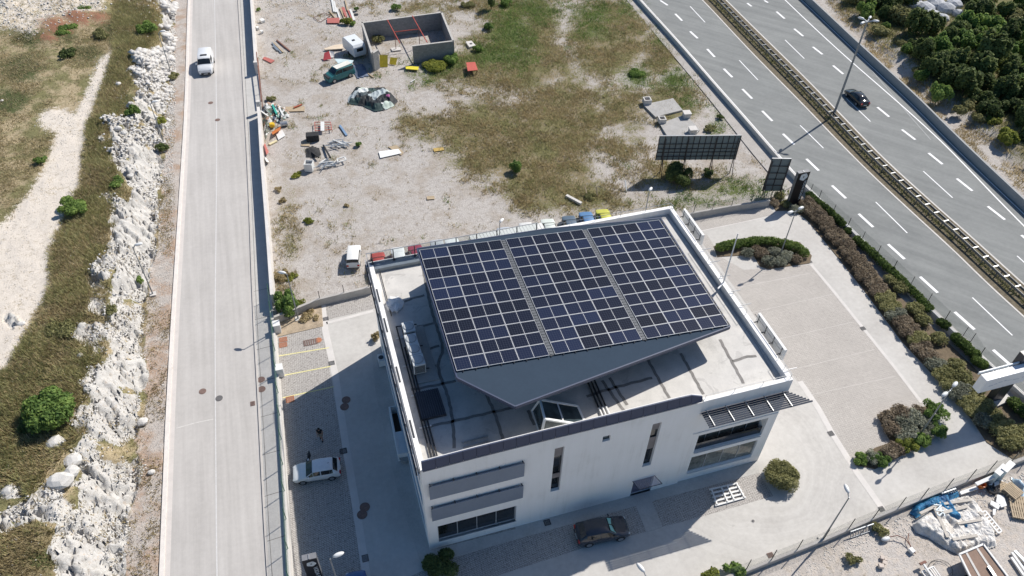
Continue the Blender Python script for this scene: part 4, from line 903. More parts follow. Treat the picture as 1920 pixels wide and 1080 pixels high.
while len(sp) < 145 and tries < 20000:
    tries += 1; u = g.uniform(1555, 1960); v = g.uniform(-30, 345)
    if pdist(np.array([u]), np.array([v]), FOR)[0] < -2: continue
    if any(((u-a)/c_)**2+((v-b)/d_)**2 < 1 for a, b, c_, d_ in CLEAR): continue
    x, y, _ = G(u, v); rr_ = g.uniform(1.0, 2.5)
    if any((x-q[0])**2+(y-q[1])**2 < (.62*(rr_+q[2]))**2 for q in sp): continue
    sp.append((x, y, rr_, u, v))
used = set()
for x, y, rr_, u, v in sp:
    e = pdist(np.array([u]), np.array([v]), FOR)[0]
    k = int(g.choice(8, p=[.22, .16, .14, .18, .10, .08, .10, .02])) if e > 18 else int(g.choice([4, 5, 7, 2, 5]))
    pr, kd, r0 = PROTO[k]; s = rr_/r0*(1.0 if e > 18 else .75); loc = (x, y, .35); rz = g.uniform(0, 6.28); sc = (s, s, s*g.uniform(.8, 1.15))
    if k not in used: used.add(k); pr.location = loc; pr.rotation_euler.z = rz; pr.scale = sc
    else: dup(pr, loc, rz, sc)
for k in range(8):
    if k not in used: PROTO[k][0].location = (90+k*2, 100, 0)

def bush_at(px, py, r, h, mat, label, cat='bush', n=1500, size=.11, seed=1, z=0.0, group=None, name='bush', k=6): 
    x, y, _ = G(px, py, z); return make_bush(None, r, h, mat, n, size, seed, label, cat, (x, y, z), group, name, k)
# lone trees and bushes
HB_ = lambda px, py, z=3.1: z
bush_at(100, 785, 2.3, 2.3, 'green', 'big round bright green bush on the slope at the lower left', 'bush', 9000, .14, 3, 3.2, name='fig_bush', k=9)
bush_at(55, 803, 1.0, .7, 'dark', 'small dark green bush tucked below the big round bush', 'bush', 1200, .12, 4, 3.2)
bush_at(140, 398, 1.7, 1.2, 'green', 'spreading green bush beside the white dirt track', 'bush', 3500, .12, 5, 3.1)
bush_at(278, 62, 1.5, 1.5, 'green', 'dark green bush above the rock edge at the top', 'bush', 3500, .12, 6, 2.2)
bush_at(252, 214, 1.0, 1.1, 'green', 'green bush on the rock ledge beside the second street lamp', 'bush', 1800, .11, 7, 2.6)
bush_at(305, 282, .75, 1.0, 'dark', 'small round dark bush at the foot of the second street lamp', 'bush', 1500, .10, 8, 0)
bush_at(325, 145, .8, .5, 'olive', 'low olive bush on the verge below the white van', 'bush', 900, .10, 9, 0)
bush_at(305, 230, .7, .6, 'yellow', 'yellow green creeper hanging over the rock by the lamp', 'creeper', 900, .10, 10, .8)
bush_at(77, 304, .7, .6, 'green', 'lone small green bush on the dry field at the left edge', 'bush', 1000, .10, 11, 3.1)
bush_at(53, 28, .9, .7, 'green', 'small green bush in the pale spoil heap, top left corner', 'bush', 1200, .11, 12, 2.2)
bush_at(118, 62, 1.9, 1.0, 'green', 'green bush growing over the red soil', 'bush', 2500, .12, 13, 2.2)
bush_at(150, 25, 1.7, .9, 'green', 'leafy green bush behind the red soil heap', 'bush', 2200, .12, 14, 2.0)
bush_at(130, 105, 1.2, .9, 'dark', 'dark green bush at the head of the dirt track', 'bush', 1600, .12, 15, 2.4)
bush_at(190, 70, 1.4, .9, 'olive', 'olive green bush right of the red soil', 'bush', 1800, .12, 16, 2.2)
bush_at(220, 345, 1.0, .6, 'green', 'low green bush at the edge of the white rocks', 'bush', 1000, .11, 17, 3.0)
bush_at(120, 620, 1.4, .6, 'olive', 'low green scrub clump in the middle of the slope', 'bush', 1600, .11, 18, 3.2)
bush_at(210, 585, .7, .5, 'olive', 'small olive clump above the middle rock face', 'bush', 700, .10, 19, 3.0)
bush_at(264, 530, .45, .8, 'green', 'narrow green bush in the crack beside the third street lamp', 'bush', 800, .09, 20, .4)
bush_at(650, 45, .95, .9, 'yellow', 'bright green bush at the left corner of the roofless block ruin', 'bush', 1600, .11, 21)
bush_at(743, 18, .9, .9, 'green', 'small green bush behind the roofless block ruin', 'bush', 1200, .11, 22)
bush_at(662, 48-2, .5, .5, 'green', 'small clump under the bright green bush by the ruin', 'bush', 500, .10, 23)
bush_at(668, 20, .45, .6, 'green', 'tiny bush among the boards above the ruin', 'bush', 500, .10, 24)
bush_at(921, 18, .8, 3.2, 'dark', 'tall slim dark conifer at the top edge of the lot', 'tree', 2600, .11, 25, name='conifer_tree')
bush_at(948, 10, 1.0, 1.2, 'green', 'bright green bush right of the slim conifer', 'bush', 1500, .11, 26)
bush_at(878, 12, 1.2, .7, 'olive', 'wide olive bush left of the slim conifer', 'bush', 1500, .11, 27)
bush_at(916, 55, .9, 1.0, 'green', 'green bush in the overgrown grass below the conifer', 'bush', 1200, .11, 28)
bush_at(898, 96, .9, .9, 'green', 'green bush just right of the ruin, above the red table', 'bush', 1200, .11, 29)
bush_at(815, 128, 1.9, .9, 'yellow', 'yellow green vine heap against the front wall of the ruin', 'bush', 4200, .12, 30, k=9)
bush_at(845, 118, 1.3, 1.2, 'green', 'dark green vine clump at the right front corner of the ruin', 'bush', 2200, .12, 31)
bush_at(710, 78, 1.1, .8, 'olive', 'grey green bush growing inside the ruin', 'bush', 1400, .11, 32)
bush_at(967, 322, .95, 1.5, 'green', 'lone bright green bush in the brown grass above the solar roof', 'bush', 2600, .10, 33)
bush_at(1268, 340, 1.8, 2.0, 'dark', 'large dark bush under the long billboard', 'bush', 5500, .12, 34, k=8)
bush_at(1328, 330, .8, .8, 'dark', 'small dark bush right of the billboard posts', 'bush', 1000, .11, 35)
bush_at(673, 274, .45, .6, 'green', 'small round green bush beside the scrap metal heap', 'bush', 700, .09, 36)
bush_at(485, 19, .4, .4, 'green', 'tiny bush inside the lot wall at the top', 'bush', 400, .09, 37)
bush_at(508, 188, .7, .5, 'olive', 'olive bush above the junk heap by the lot wall', 'bush', 900, .10, 38)
bush_at(555, 330, .7, .25, 'yellow', 'flat yellow green weed patch below the washing machine', 'weed', 700, .10, 39)
bush_at(578, 416, .6, .3, 'yellow', 'flat yellow green weed in the bare gravel', 'weed', 500, .10, 41)
bush_at(523, 357, .45, .4, 'dry', 'brown dry tussock near the lot wall, upper of two', 'weed', 500, .09, 42)
bush_at(530, 377, .45, .4, 'dry', 'brown dry tussock near the lot wall, lower of two', 'weed', 500, .09, 43)
bush_at(528, 520, .9, .6, 'dry', 'brown dry shrub between the lot wall and the lot lamp', 'bush', 1100, .10, 44)
bush_at(545, 522, .8, .25, 'yellow', 'yellow green weed at the base of the lot lamp', 'weed', 600, .10, 45)
bush_at(1192, 140, 1.3, .5, 'green', 'fresh green grassy clump in the upper right of the lot', 'bush', 1800, .12, 46)
bush_at(1350, 222, .5, .5, 'dark', 'small dark bush on the bank above the concrete slabs', 'bush', 500, .10, 47)
bush_at(1330, 243, .9, .5, 'olive', 'low green bush beside the concrete slabs', 'bush', 1000, .10, 48)
bush_at(650, 405-18, .3, .3, 'dry', 'small dry tuft in the open gravel', 'weed', 250, .09, 49)
bush_at(1095+8, 370, .8, .4, 'olive', 'olive tussock near the marker post', 'weed', 700, .10, 50)
tr = bush_at(541, 583, 1.35, 2.2, 'green', 'small green tree in the planter at the corner of the yard', 'tree', 4200, .12, 51, name='small_tree', k=8)
bush_at(706, 636, .5, .9, 'dry', 'straw coloured bush against the left wall of the office', 'bush', 900, .09, 52)
bush_at(580, 596, .9, .35, 'dry', 'reddish dry weeds in the planter', 'weed', 900, .10, 53)
bush_at(560, 572, .7, .3, 'yellow', 'yellow green weeds at the rear of the planter', 'weed', 600, .10, 54)
bush_at(1462, 900, 1.65, 1.5, 'olive', 'large round grey green bush standing alone on the drive before the office', 'bush', 12000, .075, 55, k=12)
bush_at(822, 1062, 1.45, .9, 'dark', 'dark bush in the shade at the front left corner of the office', 'bush', 3500, .10, 56)
bush_at(1375, 1072, .8, .9, 'green', 'green bush against the yard wall at the bottom edge, right of two', 'bush', 1200, .10, 57)
bush_at(1330, 1088, .9, .9, 'yellow', 'yellow green bush at the bottom edge, left of two', 'bush', 1200, .10, 58)
bush_at(1645, 995, .65, .6, 'olive', 'dry olive bush right of the steel grating by the yard wall', 'bush', 800, .09, 59)
bush_at(1597, 1050, .6, .5, 'olive', 'spiky green weed on the dirt at the bottom right', 'weed', 500, .09, 60)
bush_at(1900, 205+60, 1.2, .8, 'olive', 'olive bush at the edge of the scrub on the right', 'bush', 1200, .11, 61)
bush_at(1732, 140, 1.3, 1.0, 'green', 'rounded green bush nearest the highway wall', 'bush', 2000, .11, 62)
# hedge bed shrubs
def hedge(pts, w_, h_, mat, label, name, cat, n, seed, size=.09, z=.05):
    pl = resample(wl(pts, z), w_*.55); lb = []; g = np.random.default_rng(seed); c0 = pl[0]
    for x, y in pl: lb.append((x-c0[0]+g.uniform(-.06, .06), y-c0[1]+g.uniform(-.06, .06), h_*.5, w_*g.uniform(.52, .60), w_*g.uniform(.52, .60), h_*g.uniform(.48, .56)))
    t = T(name, label, cat, (*c0, z)); crown('foliage', lb, n, size, LG[mat], seed, t)
    m = MB()
    for l in lb[::2]: m.tube((l[0], l[1], 0), (l[0]+.1, l[1], h_*.7), .03, .01, 5)
    m.build('stems', BARK, t); return t
hedge([(1516, 372), (1548, 398), (1580, 428)], .95, .95, 'hedge', 'clipped dark green hedge at the upper end of the highway border', 'hedge', 'hedge', 6500, 70)
hedge([(1588, 438), (1592, 442)], .9, .8, 'hedge', 'short clipped hedge ball closing the first highway hedge', 'hedge', 'hedge', 1500, 71)
hedge([(1603, 455), (1640, 487), (1680, 526), (1715, 560), (1742, 588)], 1.0, .95, 'hedge', 'longest clipped dark green hedge in the highway border', 'hedge', 'hedge', 10500, 72)
hedge([(1762, 610), (1775, 618)], 1.0, .85, 'hedge', 'short dark green hedge block between the two longer ones', 'hedge', 'hedge', 2000, 73)
hedge([(1788, 640), (1812, 660), (1825, 672)], 1.1, 1.0, 'hedge', 'dark green hedge before the white sign structure', 'hedge', 'hedge', 4000, 74)
hedge([(1828, 682), (1846, 694)], 1.0, .9, 'hedge', 'last dark green hedge piece beside the white sign', 'hedge', 'hedge', 2200, 75)
hedge([(1898, 762), (1925, 785)], 1.2, .9, 'hedge', 'dark green hedge behind the foot of the white sign', 'hedge', 'hedge', 3000, 76)
g = np.random.default_rng(9)
ROW = [(1513, 388), (1548, 428), (1585, 472), (1622, 520), (1660, 570), (1700, 625), (1742, 678), (1780, 725), (1815, 762), (1850, 800)]
pl = resample(wl(ROW), 1.15); PB = {}
for mat in ('brown', 'grey', 'olive'):
    for q in range(2): PB[(mat, q)] = make_bush(None, 1.0, .95, mat, 1700, .085, 90+q, {'brown': 'purplish brown shrub', 'grey': 'silver grey shrub', 'olive': 'soft green shrub'}[mat]+' in the row along the yard side of the highway border', 'shrub', (0, 0, -5), {'brown': 'purplish brown border shrubs', 'grey': 'silver grey border shrubs', 'olive': 'soft green border shrubs'}[mat], name='border_shrub', k=11)
usedp = set(); NM = {'brown': 'purplish brown', 'grey': 'silver grey', 'olive': 'soft green'}
def ORD(n): return ['', 'first', 'second', 'third', 'fourth', 'fifth', 'sixth', 'seventh', 'eighth', 'ninth', 'tenth', 'eleventh', 'twelfth'][n] if n < 13 else '%d%s' % (n, {1: 'st', 2: 'nd', 3: 'rd'}.get(n % 10 if n // 10 != 1 else 0, 'th'))
def putshrub(key, loc, s):
    if key not in usedp: usedp.add(key); o = PB[key]; o.location = loc; o.rotation_euler.z = g.uniform(0, 6); o.scale = (s, s, s); return o
    return dup(PB[key], loc, g.uniform(0, 6), s)
for i, (x, y) in enumerate(pl):
    f = i/len(pl); mat = 'brown' if f < .42 else ('brown' if g.random() < .45 and f < .75 else ('grey' if g.random() < .5 else 'olive'))
    for sd_, dx in (('yard', -.35), ('hedge', .45)):
        o = putshrub((mat, i % 2), (x+dx+g.uniform(-.2, .2), y+dx*.2+g.uniform(-.2, .2), .04), g.uniform(.75, 1.0)); o['label'] = '%s shrub on the %s side of the border row, %s from its top end' % (NM[mat], sd_, ORD(i+1)); o['group'] = 'shrub row of the highway border'
for u, v, s in [(1690, 540), (1712, 570), (1735, 600), (1755, 625), (1790, 670), (1800, 690), (1815, 710), (1840, 745), (1855, 770), (1890, 810), (1905, 800), (1870, 800), (1895, 835), (1915, 835), (1880, 815), (1860, 785), (1475, 372), (1460, 385), (1488, 392), (1500, 385)] and [(a, b, 1.0) for a, b in [(1668, 530), (1685, 545), (1712, 585), (1728, 605), (1757, 640), (1790, 690), (1800, 712), (1822, 735), (1842, 762), (1862, 785), (1885, 810), (1905, 832), (1885, 835), (1870, 812), (1915, 812)]]:
    x, y, _ = G(u, v); o = putshrub(('olive', int(g.integers(2))), (x, y, .04), g.uniform(.8, 1.15)); fi_ = globals().get('fi_', 0)+1; o['label'] = 'soft green shrub filling between the hedge and the border row, %s from the top' % ORD(fi_); o['group'] = 'filling shrubs of the highway border'
for u, v, mt in [(1460, 372, 'olive'), (1472, 386, 'olive'), (1450, 384, 'brown'), (1488, 396, 'grey'), (1503, 384, 'brown'), (1500, 396, 'grey')]:
    x, y, _ = G(u, v); o = putshrub((mt, 0), (x, y, .04), g.uniform(.6, .8)); o['label'] = {'olive': 'soft green', 'brown': 'purplish brown', 'grey': 'silver grey'}[mt]+' shrub at the foot of the black pylon sign'; o['group'] = 'shrubs under the pylon sign: '+mt
# island beds
hedge([(1348, 470), (1385, 462), (1430, 457), (1468, 462), (1495, 472), (1512, 486)], 1.15, 1.0, 'hedge', 'long curved bright green hedge on the upper parking island', 'hedge', 'hedge', 9500, 77)
for j, (u, v, mt, s) in enumerate([(1400, 478, 'grey', .8), (1425, 480, 'brown', .9), (1450, 478, 'grey', .9), (1472, 486, 'grey', .9), (1440, 494, 'grey', .9), (1462, 496, 'grey', .8), (1492, 490, 'brown', .75), (1415, 470, 'brown', .7)]):
    x, y, _ = G(u, v); o = putshrub((mt, j % 2), (x, y, .05), s); o['label'] = {'brown': 'purplish brown', 'grey': 'silver grey'}[mt]+' shrub inside the curved hedge of the upper parking island'; o['group'] = 'upper island shrubs: '+mt
for j, (u, v, r, h, mt, lb) in enumerate([(1745, 778, 1.25, 1.3, 'green', 'tall bright green bush at the top of the lower parking island'), (1755, 812, .9, .9, 'green', 'green bush on the right edge of the lower parking island'), (1700, 838, .95, .9, 'yellow', 'yellow green bush in the middle of the lower parking island'), (1722, 828, .85, .9, 'green', 'green bush between its neighbours on the lower parking island'), (1648, 868, .9, .75, 'green', 'low green bush in the left part of the lower parking island'), (1612, 862, .75, .7, 'green', 'small round green bush at the left tip of the lower parking island')]):
    bush_at(u, v, r, h, mt, lb, 'bush', 2200, .09, 110+j, .05)
for j, (u, v, mt, s) in enumerate([(1662, 790, 'brown', 1.0), (1685, 780, 'brown', 1.05), (1690, 800, 'grey', 1.1), (1712, 792, 'grey', 1.1), (1670, 810, 'brown', 1.0), (1700, 815, 'grey', 1.0), (1718, 778, 'brown', .9), (1735, 800, 'grey', .9), (1632, 862, 'grey', .8), (1665, 852, 'brown', .85), (1678, 846, 'brown', .85), (1690, 826, 'grey', .9), (1735, 818, 'grey', .7)]):
    x, y, _ = G(u, v); o = putshrub((mt, j % 2), (x, y, .05), s); o['label'] = {'brown': 'purplish brown', 'grey': 'silver grey'}[mt]+' shrub on the lower parking island'; o['group'] = 'lower island shrubs: '+mt
for k_, o in PB.items():
    if k_ not in usedp:
        for c_ in list(o.children): bpy.data.objects.remove(c_)
        bpy.data.objects.remove(o)

# --- ground cover: tufts and stones, uncountable
def tufts(name, pts, h, spread, mat, seed, blades=5):
    g = np.random.default_rng(seed); n = len(pts); P_ = np.repeat(pts, blades, 0); N = len(P_); a = g.uniform(0, 2*PI, N); rad = spread*g.random(N)**.6
    b = P_+np.stack([rad*np.cos(a), rad*np.sin(a), 0*a], -1); hh = np.repeat(h*(.5+g.random(n)), blades)*(.5+.7*g.random(N))
    ln = .6*hh; tip = b+np.stack([ln*np.cos(a+g.normal(0, .5, N)), ln*np.sin(a+g.normal(0, .5, N)), hh], -1)
    w_ = .018+.034*g.random(N); sd_ = np.stack([-np.sin(a)*w_, np.cos(a)*w_, 0*a], -1)
    V = np.stack([b-sd_, b+sd_, tip], 1).reshape(-1, 3); F = np.arange(3*N).reshape(N, 3)
    tt = np.repeat(np.clip(np.repeat(fbm(pts[:, 0]*.5, pts[:, 1]*.5, 3, 8), blades)*.6+.45*g.random(N)-.02, 0, 1), 3)
    return tag(npmesh(name, V, F, mat, {'tint': np.stack([tt]*3, -1)}), kind='stuff')
def scatter(Vg, wgt, n, seed):
    g = np.random.default_rng(seed); p = np.clip(wgt, 0, None); p = p/p.sum(); i = g.choice(len(Vg), n, p=p); return Vg[i]+np.stack([g.uniform(-.3, .3, n), g.uniform(-.3, .3, n), 0*i-.01], -1)
vis = lambda V: ((lambda q: (q[:, 0] > -30) & (q[:, 0] < 1950) & (q[:, 1] > -40) & (q[:, 1] < 1110))(PX(V)))
Vg, Ag, Bg = V_G = fine_ground()[0], fine_ground()[2], fine_ground()[3]
ok = vis(Vg) & (Vg[:, 0] > -19) & (Vg[:, 1] > -15) & (Vg[:, 1] < 120)
nz = fbm(Vg[:, 0]*.35, Vg[:, 1]*.35, 4, 21); inlot = ok & (pdist(*PX(np.stack([Vg[:, 0], Vg[:, 1], 0*Vg[:, 0]], -1)).T, [(500, -40), (1195, -60), (1240, 65), (1300, 130), (1400, 270), (1490, 362), (1440, 372), (1290, 395), (697, 530), (520, 590), (508, 500), (470, -40)]) > 1)
n2z = fbm(Vg[:, 0]*1.3, Vg[:, 1]*1.3, 3, 51); drym = smooth(.30, .85, Ag[:, 0]*.9+(nz-.5)*1.6+(n2z-.5)*1.2); grm = smooth(.35, .75, Ag[:, 1]*.9+(nz-.5)*1.5+(n2z-.5))
tufts('dry_grass', scatter(Vg, drym*(1-grm)*inlot*np.clip(nz*3-.9, .05, 2), 14000, 1), .32, .34, LG['dry'], 1, 6)
tufts('olive_grass', scatter(Vg, (drym*.8+.05*smooth(.5, .6, nz))*inlot*np.clip(2.1-nz*3, .05, 2), 12000, 2), .30, .34, LG['olive'], 2, 4)
tufts('green_grass', scatter(Vg, grm*inlot, 8000, 3), .26, .32, LG['green'], 3, 4)
tufts('sparse_weeds', scatter(Vg, inlot*smooth(.48, .6, n2z)*(.15+smooth(.4, .6, nz))+inlot*.03, 5200, 4), .14, .20, LG['dry'], 4, 5)
rgm = Bg[:, 2]*ok
tufts('scrub_grass', scatter(Vg, rgm*(.3+nz), 9000, 5), .45, .4, LG['olive'], 5, 5)
uvg = PX(np.stack([Vg[:, 0], Vg[:, 1], 0*Vg[:, 0]], -1))
bank = ok & (pdist(uvg[:, 0], uvg[:, 1], [(1530, -20), (1560, -20), (1640, 65), (1720, 150), (1800, 215), (1870, 270), (1960, 345), (1960, 400), (1920, 362), (1830, 290), (1760, 225), (1700, 165), (1630, 95)]) > 0)
tufts('bank_grass', scatter(Vg, bank*(nz > .42), 2600, 6), .3, .3, LG['dry'], 6, 5)
med = MB()
def median_pts(n, seed):
    g = np.random.default_rng(seed); a = even(ML, 300); b = even(MR, 300); out_ = []
    for _ in range(n):
        i = int(g.integers(300)); f = g.uniform(.25, .75); j = min(299, i)
        out_.append((a[j][0]*(1-f)+b[j][0]*f+g.uniform(-.1, .1), a[j][1]*(1-f)+b[j][1]*f+g.uniform(-.1, .1), .02))
    return np.array(out_)
tufts('median_weeds', median_pts(3600, 7), .22, .28, LG['olive'], 7, 4)
Vh, Ah, Bh = HZ; okh = vis(Vh) & (Vh[:, 0] < -19.5); nzh = fbm(Vh[:, 0]*.35, Vh[:, 1]*.35, 4, 22)
scr_ = smooth(.4, .6, Ah[:, 0])*(1-Ah[:, 2]); flat_ = (1-Ah[:, 0])*(1-Bh[:, 0])*(1-Ah[:, 2])*(1-Bh[:, 1])*(1-Bh[:, 2])
tufts('hill_scrub', scatter(Vh, scr_*okh*np.clip(nzh*3-.9, .05, 2), 14000, 8), .38, .32, LG['olive'], 8, 4)
tufts('hill_dry_scrub', scatter(Vh, scr_*okh*(1.3-nzh)+.22*Ah[:, 2]*smooth(.45, .6, nzh)*okh, 15000, 9), .34, .32, LG['dry'], 9, 4)
tufts('field_grass', scatter(Vh, flat_*okh*(.2+smooth(.4, .6, nzh)), 12000, 10), .22, .3, leafmat('straw_leaves', [(.20, .175, .085), (.33, .28, .15), (.46, .39, .23), (.56, .49, .32)]), 10, 4)
tufts('verge_weeds', scatter(Vh, Bh[:, 1]*okh*smooth(.42, .6, nzh)*(Vh[:, 2] > -.2), 1500, 11), .2, .25, LG['dry'], 11, 5)
STONE = M('limestone', (.60, .58, .55), .9, var=.2, sc=3, bump=.3)
def stones(name, pts, smin, smax, seed, mat=STONE):
    g = np.random.default_rng(seed); n = len(pts); oc = np.array([(1, 0, 0), (-1, 0, 0), (0, 1, 0), (0, -1, 0), (0, 0, 1), (0, 0, -1)], float)
    F0 = np.array([(0, 2, 4), (2, 1, 4), (1, 3, 4), (3, 0, 4), (2, 0, 5), (1, 2, 5), (3, 1, 5), (0, 3, 5)]); s = smin+(smax-smin)*g.random(n)**4
    V = oc[None]*s[:, None, None]*g.uniform(.6, 1.3, (n, 6, 1))*np.array([1, 1, .6]); a = g.uniform(0, 6.28, n); ca, sa_ = np.cos(a)[:, None], np.sin(a)[:, None]
    V = np.stack([V[:, :, 0]*ca-V[:, :, 1]*sa_, V[:, :, 0]*sa_+V[:, :, 1]*ca, V[:, :, 2]], -1)+pts[:, None, :]+np.array([0, 0, .02])
    return tag(npmesh(name, V.reshape(-1, 3), (F0[None]+6*np.arange(n)[:, None, None]).reshape(-1, 3), mat), kind='stuff')
stones('lot_stones', scatter(Vg, inlot*(1-drym)*(1-grm)*(.3+nz)+.08*inlot, 9000, 12), .04, .20, 12)
stones('dirt_stones', scatter(Vg, ok*(pdist(*uvg.T, [(1450, 1110), (1545, 1030), (1790, 930), (1960, 880), (1960, 1120)]) > 0), 2200, 13), .03, .13, 13)
stones('verge_stones', scatter(Vh, Bh[:, 1]*okh*(Vh[:, 2] > -.2), 5000, 14), .04, .20, 14)
stones('rock_rubble', scatter(Vh, okh*Ah[:, 2]*smooth(.4, .55, nzh), 4200, 17), .12, .95, 17, M('white_limestone', (.60, .58, .555), .9, var=.22, sc=2, bump=.4))
stones('hill_stones', scatter(Vh, okh*(smooth(.2, .5, Ah[:, 2])*(1-Ah[:, 2])+Bh[:, 0]*.06+.05*scr_), 3500, 15), .06, .38, 15)
# boulders one can tell apart
def boulder(px, py, r, z, label, seed, mat=STONE):
    g = np.random.default_rng(seed); x, y, _ = G(px, py, z); bm = bmesh.new(); bmesh.ops.create_icosphere(bm, subdivisions=2, radius=r)
    sc = Vector((g.uniform(.8, 1.3), g.uniform(.8, 1.2), g.uniform(.55, .8)))
    for v in bm.verts:
        q = v.co.normalized(); k = .8+.45*float(fbm(np.array([q.x*1.6+seed]), np.array([q.y*1.6+q.z*1.3]), 2, 3)[0]); v.co = Vector((v.co.x*sc.x, v.co.y*sc.y, v.co.z*sc.z))*k
    me = bpy.data.meshes.new('boulder'); bm.to_mesh(me); bm.free(); me.materials.append(mat); o = bpy.data.objects.new('boulder', me); COL.objects.link(o); o.location = (x, y, z+r*.25); XF[o.name] = Matrix.Identity(4)
    return tag(o, label, 'boulder')
for j, (u, v, r, z, lb) in enumerate([(268, 792, .55, .1, 'pale upright slab of rock at the foot of the cut'), (284, 886, .32, .0, 'single white stone alone on the verge beside the road'), (152, 668, .38, 3.2, 'white boulder alone in the brown scrub of the slope'), (40, 608, .4, 3.1, 'white boulder at the left edge beside the dirt track'), (222, 158, .42, 2.8, 'white boulder highest up the scrub slope'), (222, 242, .5, 2.9, 'white boulder at the top of the loose stone pile'), (115, 905, 1.0, 3.1, 'largest grey white boulder in the lower left rocks'), (135, 888, .8, 3.0, 'pale boulder right above the largest one'), (105, 832, .75, 3.2, 'white boulder just below the big round bush'), (88, 856, .42, 3.1, 'small boulder left of the row below the bush'), (138, 865, .8, 2.9, 'broad flat boulder in the rocks below the bush'), (20, 922, .75, 3.1, 'grey white boulder at the left picture edge'), (100, 932, .5, 3.0, 'dark grey boulder under the largest one'), (62, 930, .35, 3.1, 'small round boulder left of the largest one'), (90, 900, .35, 3.1, 'small white boulder on the grass near the largest one'), (32, 1015, .55, 3.0, 'flat white slab of rock in the bottom left corner'), (245, 330, .4, 2.6, 'small white boulder at the foot of the stone pile'), (218, 262, .55, 2.8, 'grey boulder in the middle of the loose stone pile'), (232, 250, .4, 2.8, 'white boulder on the right of the loose stone pile')]):
    boulder(u, v, r*.78, z, lb, 200+j)
GR = M('karst_rock', (.46, .47, .49), .9, var=.3, sc=3, bump=.5)
for j, (u, v, r) in enumerate([(1718, 12, 1.0), (1735, 20, 1.2), (1752, 12, 1.1), (1770, 22, 1.3), (1788, 12, 1.1), (1745, 34, 1.1), (1765, 38, 1.0), (1724, 34, .9), (1808, 38, .8), (1795, 30, .9), (1712, 46, .7)]):
    boulder(u, v, r*1.25, .5, ['grey jagged rock in the outcrop among the far trees'][0], 300+j, GR)['group'] = 'grey rocks of the outcrop beyond the highway'
# ================================================================== VEHICLES
TYRE = M('tyre_rubber', (.02, .02, .022), .85); RIM = M('alloy_rim', (.42, .43, .45), .3, .7); GLC = glass('car_glass', (.018, .022, .026), .04); BLP = M('black_plastic', (.025, .025, .028), .6)
HL = M('headlight_lens', (.60, .63, .66), .1, .2); TL = M('tail_light_red', (.42, .02, .02), .25); CHR = M('chrome', (.6, .6, .6), .15, .9)
# station: x (front +), z of the body shoulder, z of the roof line (None where there is no cabin), half widths at shoulder and roof
CARS = {
 'hatch': dict(L=4.05, W=1.75, st=[(2.02, .60, None, .70, 0), (1.85, .74, None, .80, 0), (1.35, .84, None, .85, 0), (.92, .93, None, .85, 0), (.25, .96, 1.40, .86, .62), (.05, .96, 1.43, .86, .64), (-.35, .97, 1.47, .86, .65), (-.42, .97, 1.47, .86, .65), (-1.15, .99, 1.45, .86, .63), (-1.42, 1.00, 1.42, .85, .61), (-1.86, 1.0, 1.04, .82, .68), (-2.02, .84, None, .74, 0)], wh=(1.25, -1.23)),
 'suv': dict(L=4.3, W=1.83, st=[(2.15, .66, None, .74, 0), (1.98, .82, None, .84, 0), (1.4, .94, None, .89, 0), (1.0, 1.02, None, .89, 0), (.35, 1.06, 1.53, .90, .66), (.1, 1.06, 1.58, .90, .68), (-.35, 1.07, 1.60, .90, .69), (-.43, 1.07, 1.60, .90, .69), (-1.2, 1.09, 1.57, .90, .67), (-1.5, 1.10, 1.54, .89, .65), (-1.98, 1.08, 1.14, .86, .72), (-2.15, .86, None, .78, 0)], wh=(1.35, -1.3)),
 'sedan': dict(L=4.7, W=1.82, st=[(2.35, .58, None, .72, 0), (2.15, .72, None, .84, 0), (1.5, .82, None, .88, 0), (1.05, .90, None, .88, 0), (.35, .93, 1.36, .89, .60), (.1, .93, 1.41, .89, .63), (-.33, .94, 1.43, .89, .64), (-.41, .94, 1.43, .89, .64), (-1.0, .95, 1.39, .89, .62), (-1.15, .95, 1.36, .89, .61), (-1.72, .96, 1.02, .88, .66), (-2.2, .93, None, .84, 0), (-2.35, .78, None, .76, 0)], wh=(1.42, -1.38)),
 'van': dict(L=4.5, W=1.85, st=[(2.25, .72, None, .76, 0), (2.1, .90, None, .86, 0), (1.6, 1.04, None, .90, 0), (1.35, 1.12, None, .90, 0), (.75, 1.14, 1.74, .91, .74), (.5, 1.14, 1.82, .91, .78), (-.1, 1.15, 1.86, .91, .79), (-.2, 1.15, 1.86, .91, .79), (-1.2, 1.15, 1.85, .91, .79), (-2.0, 1.15, 1.82, .90, .78), (-2.18, 1.12, 1.20, .88, .80), (-2.25, .8, None, .84, 0)], wh=(1.42, -1.3)),
 'box4': dict(L=3.9, W=1.65, st=[(1.95, .82, None, .76, 0), (1.85, .92, None, .79, 0), (1.2, .96, None, .80, 0), (.80, 1.0, None, .80, 0), (.42, 1.02, 1.50, .80, .68), (.3, 1.02, 1.54, .80, .70), (-.28, 1.02, 1.56, .80, .70), (-.36, 1.02, 1.56, .80, .70), (-1.1, 1.02, 1.56, .80, .70), (-1.7, 1.02, 1.54, .80, .69), (-1.88, 1.0, 1.06, .80, .76), (-1.95, .72, None, .76, 0)], wh=(1.15, -1.15)),
}
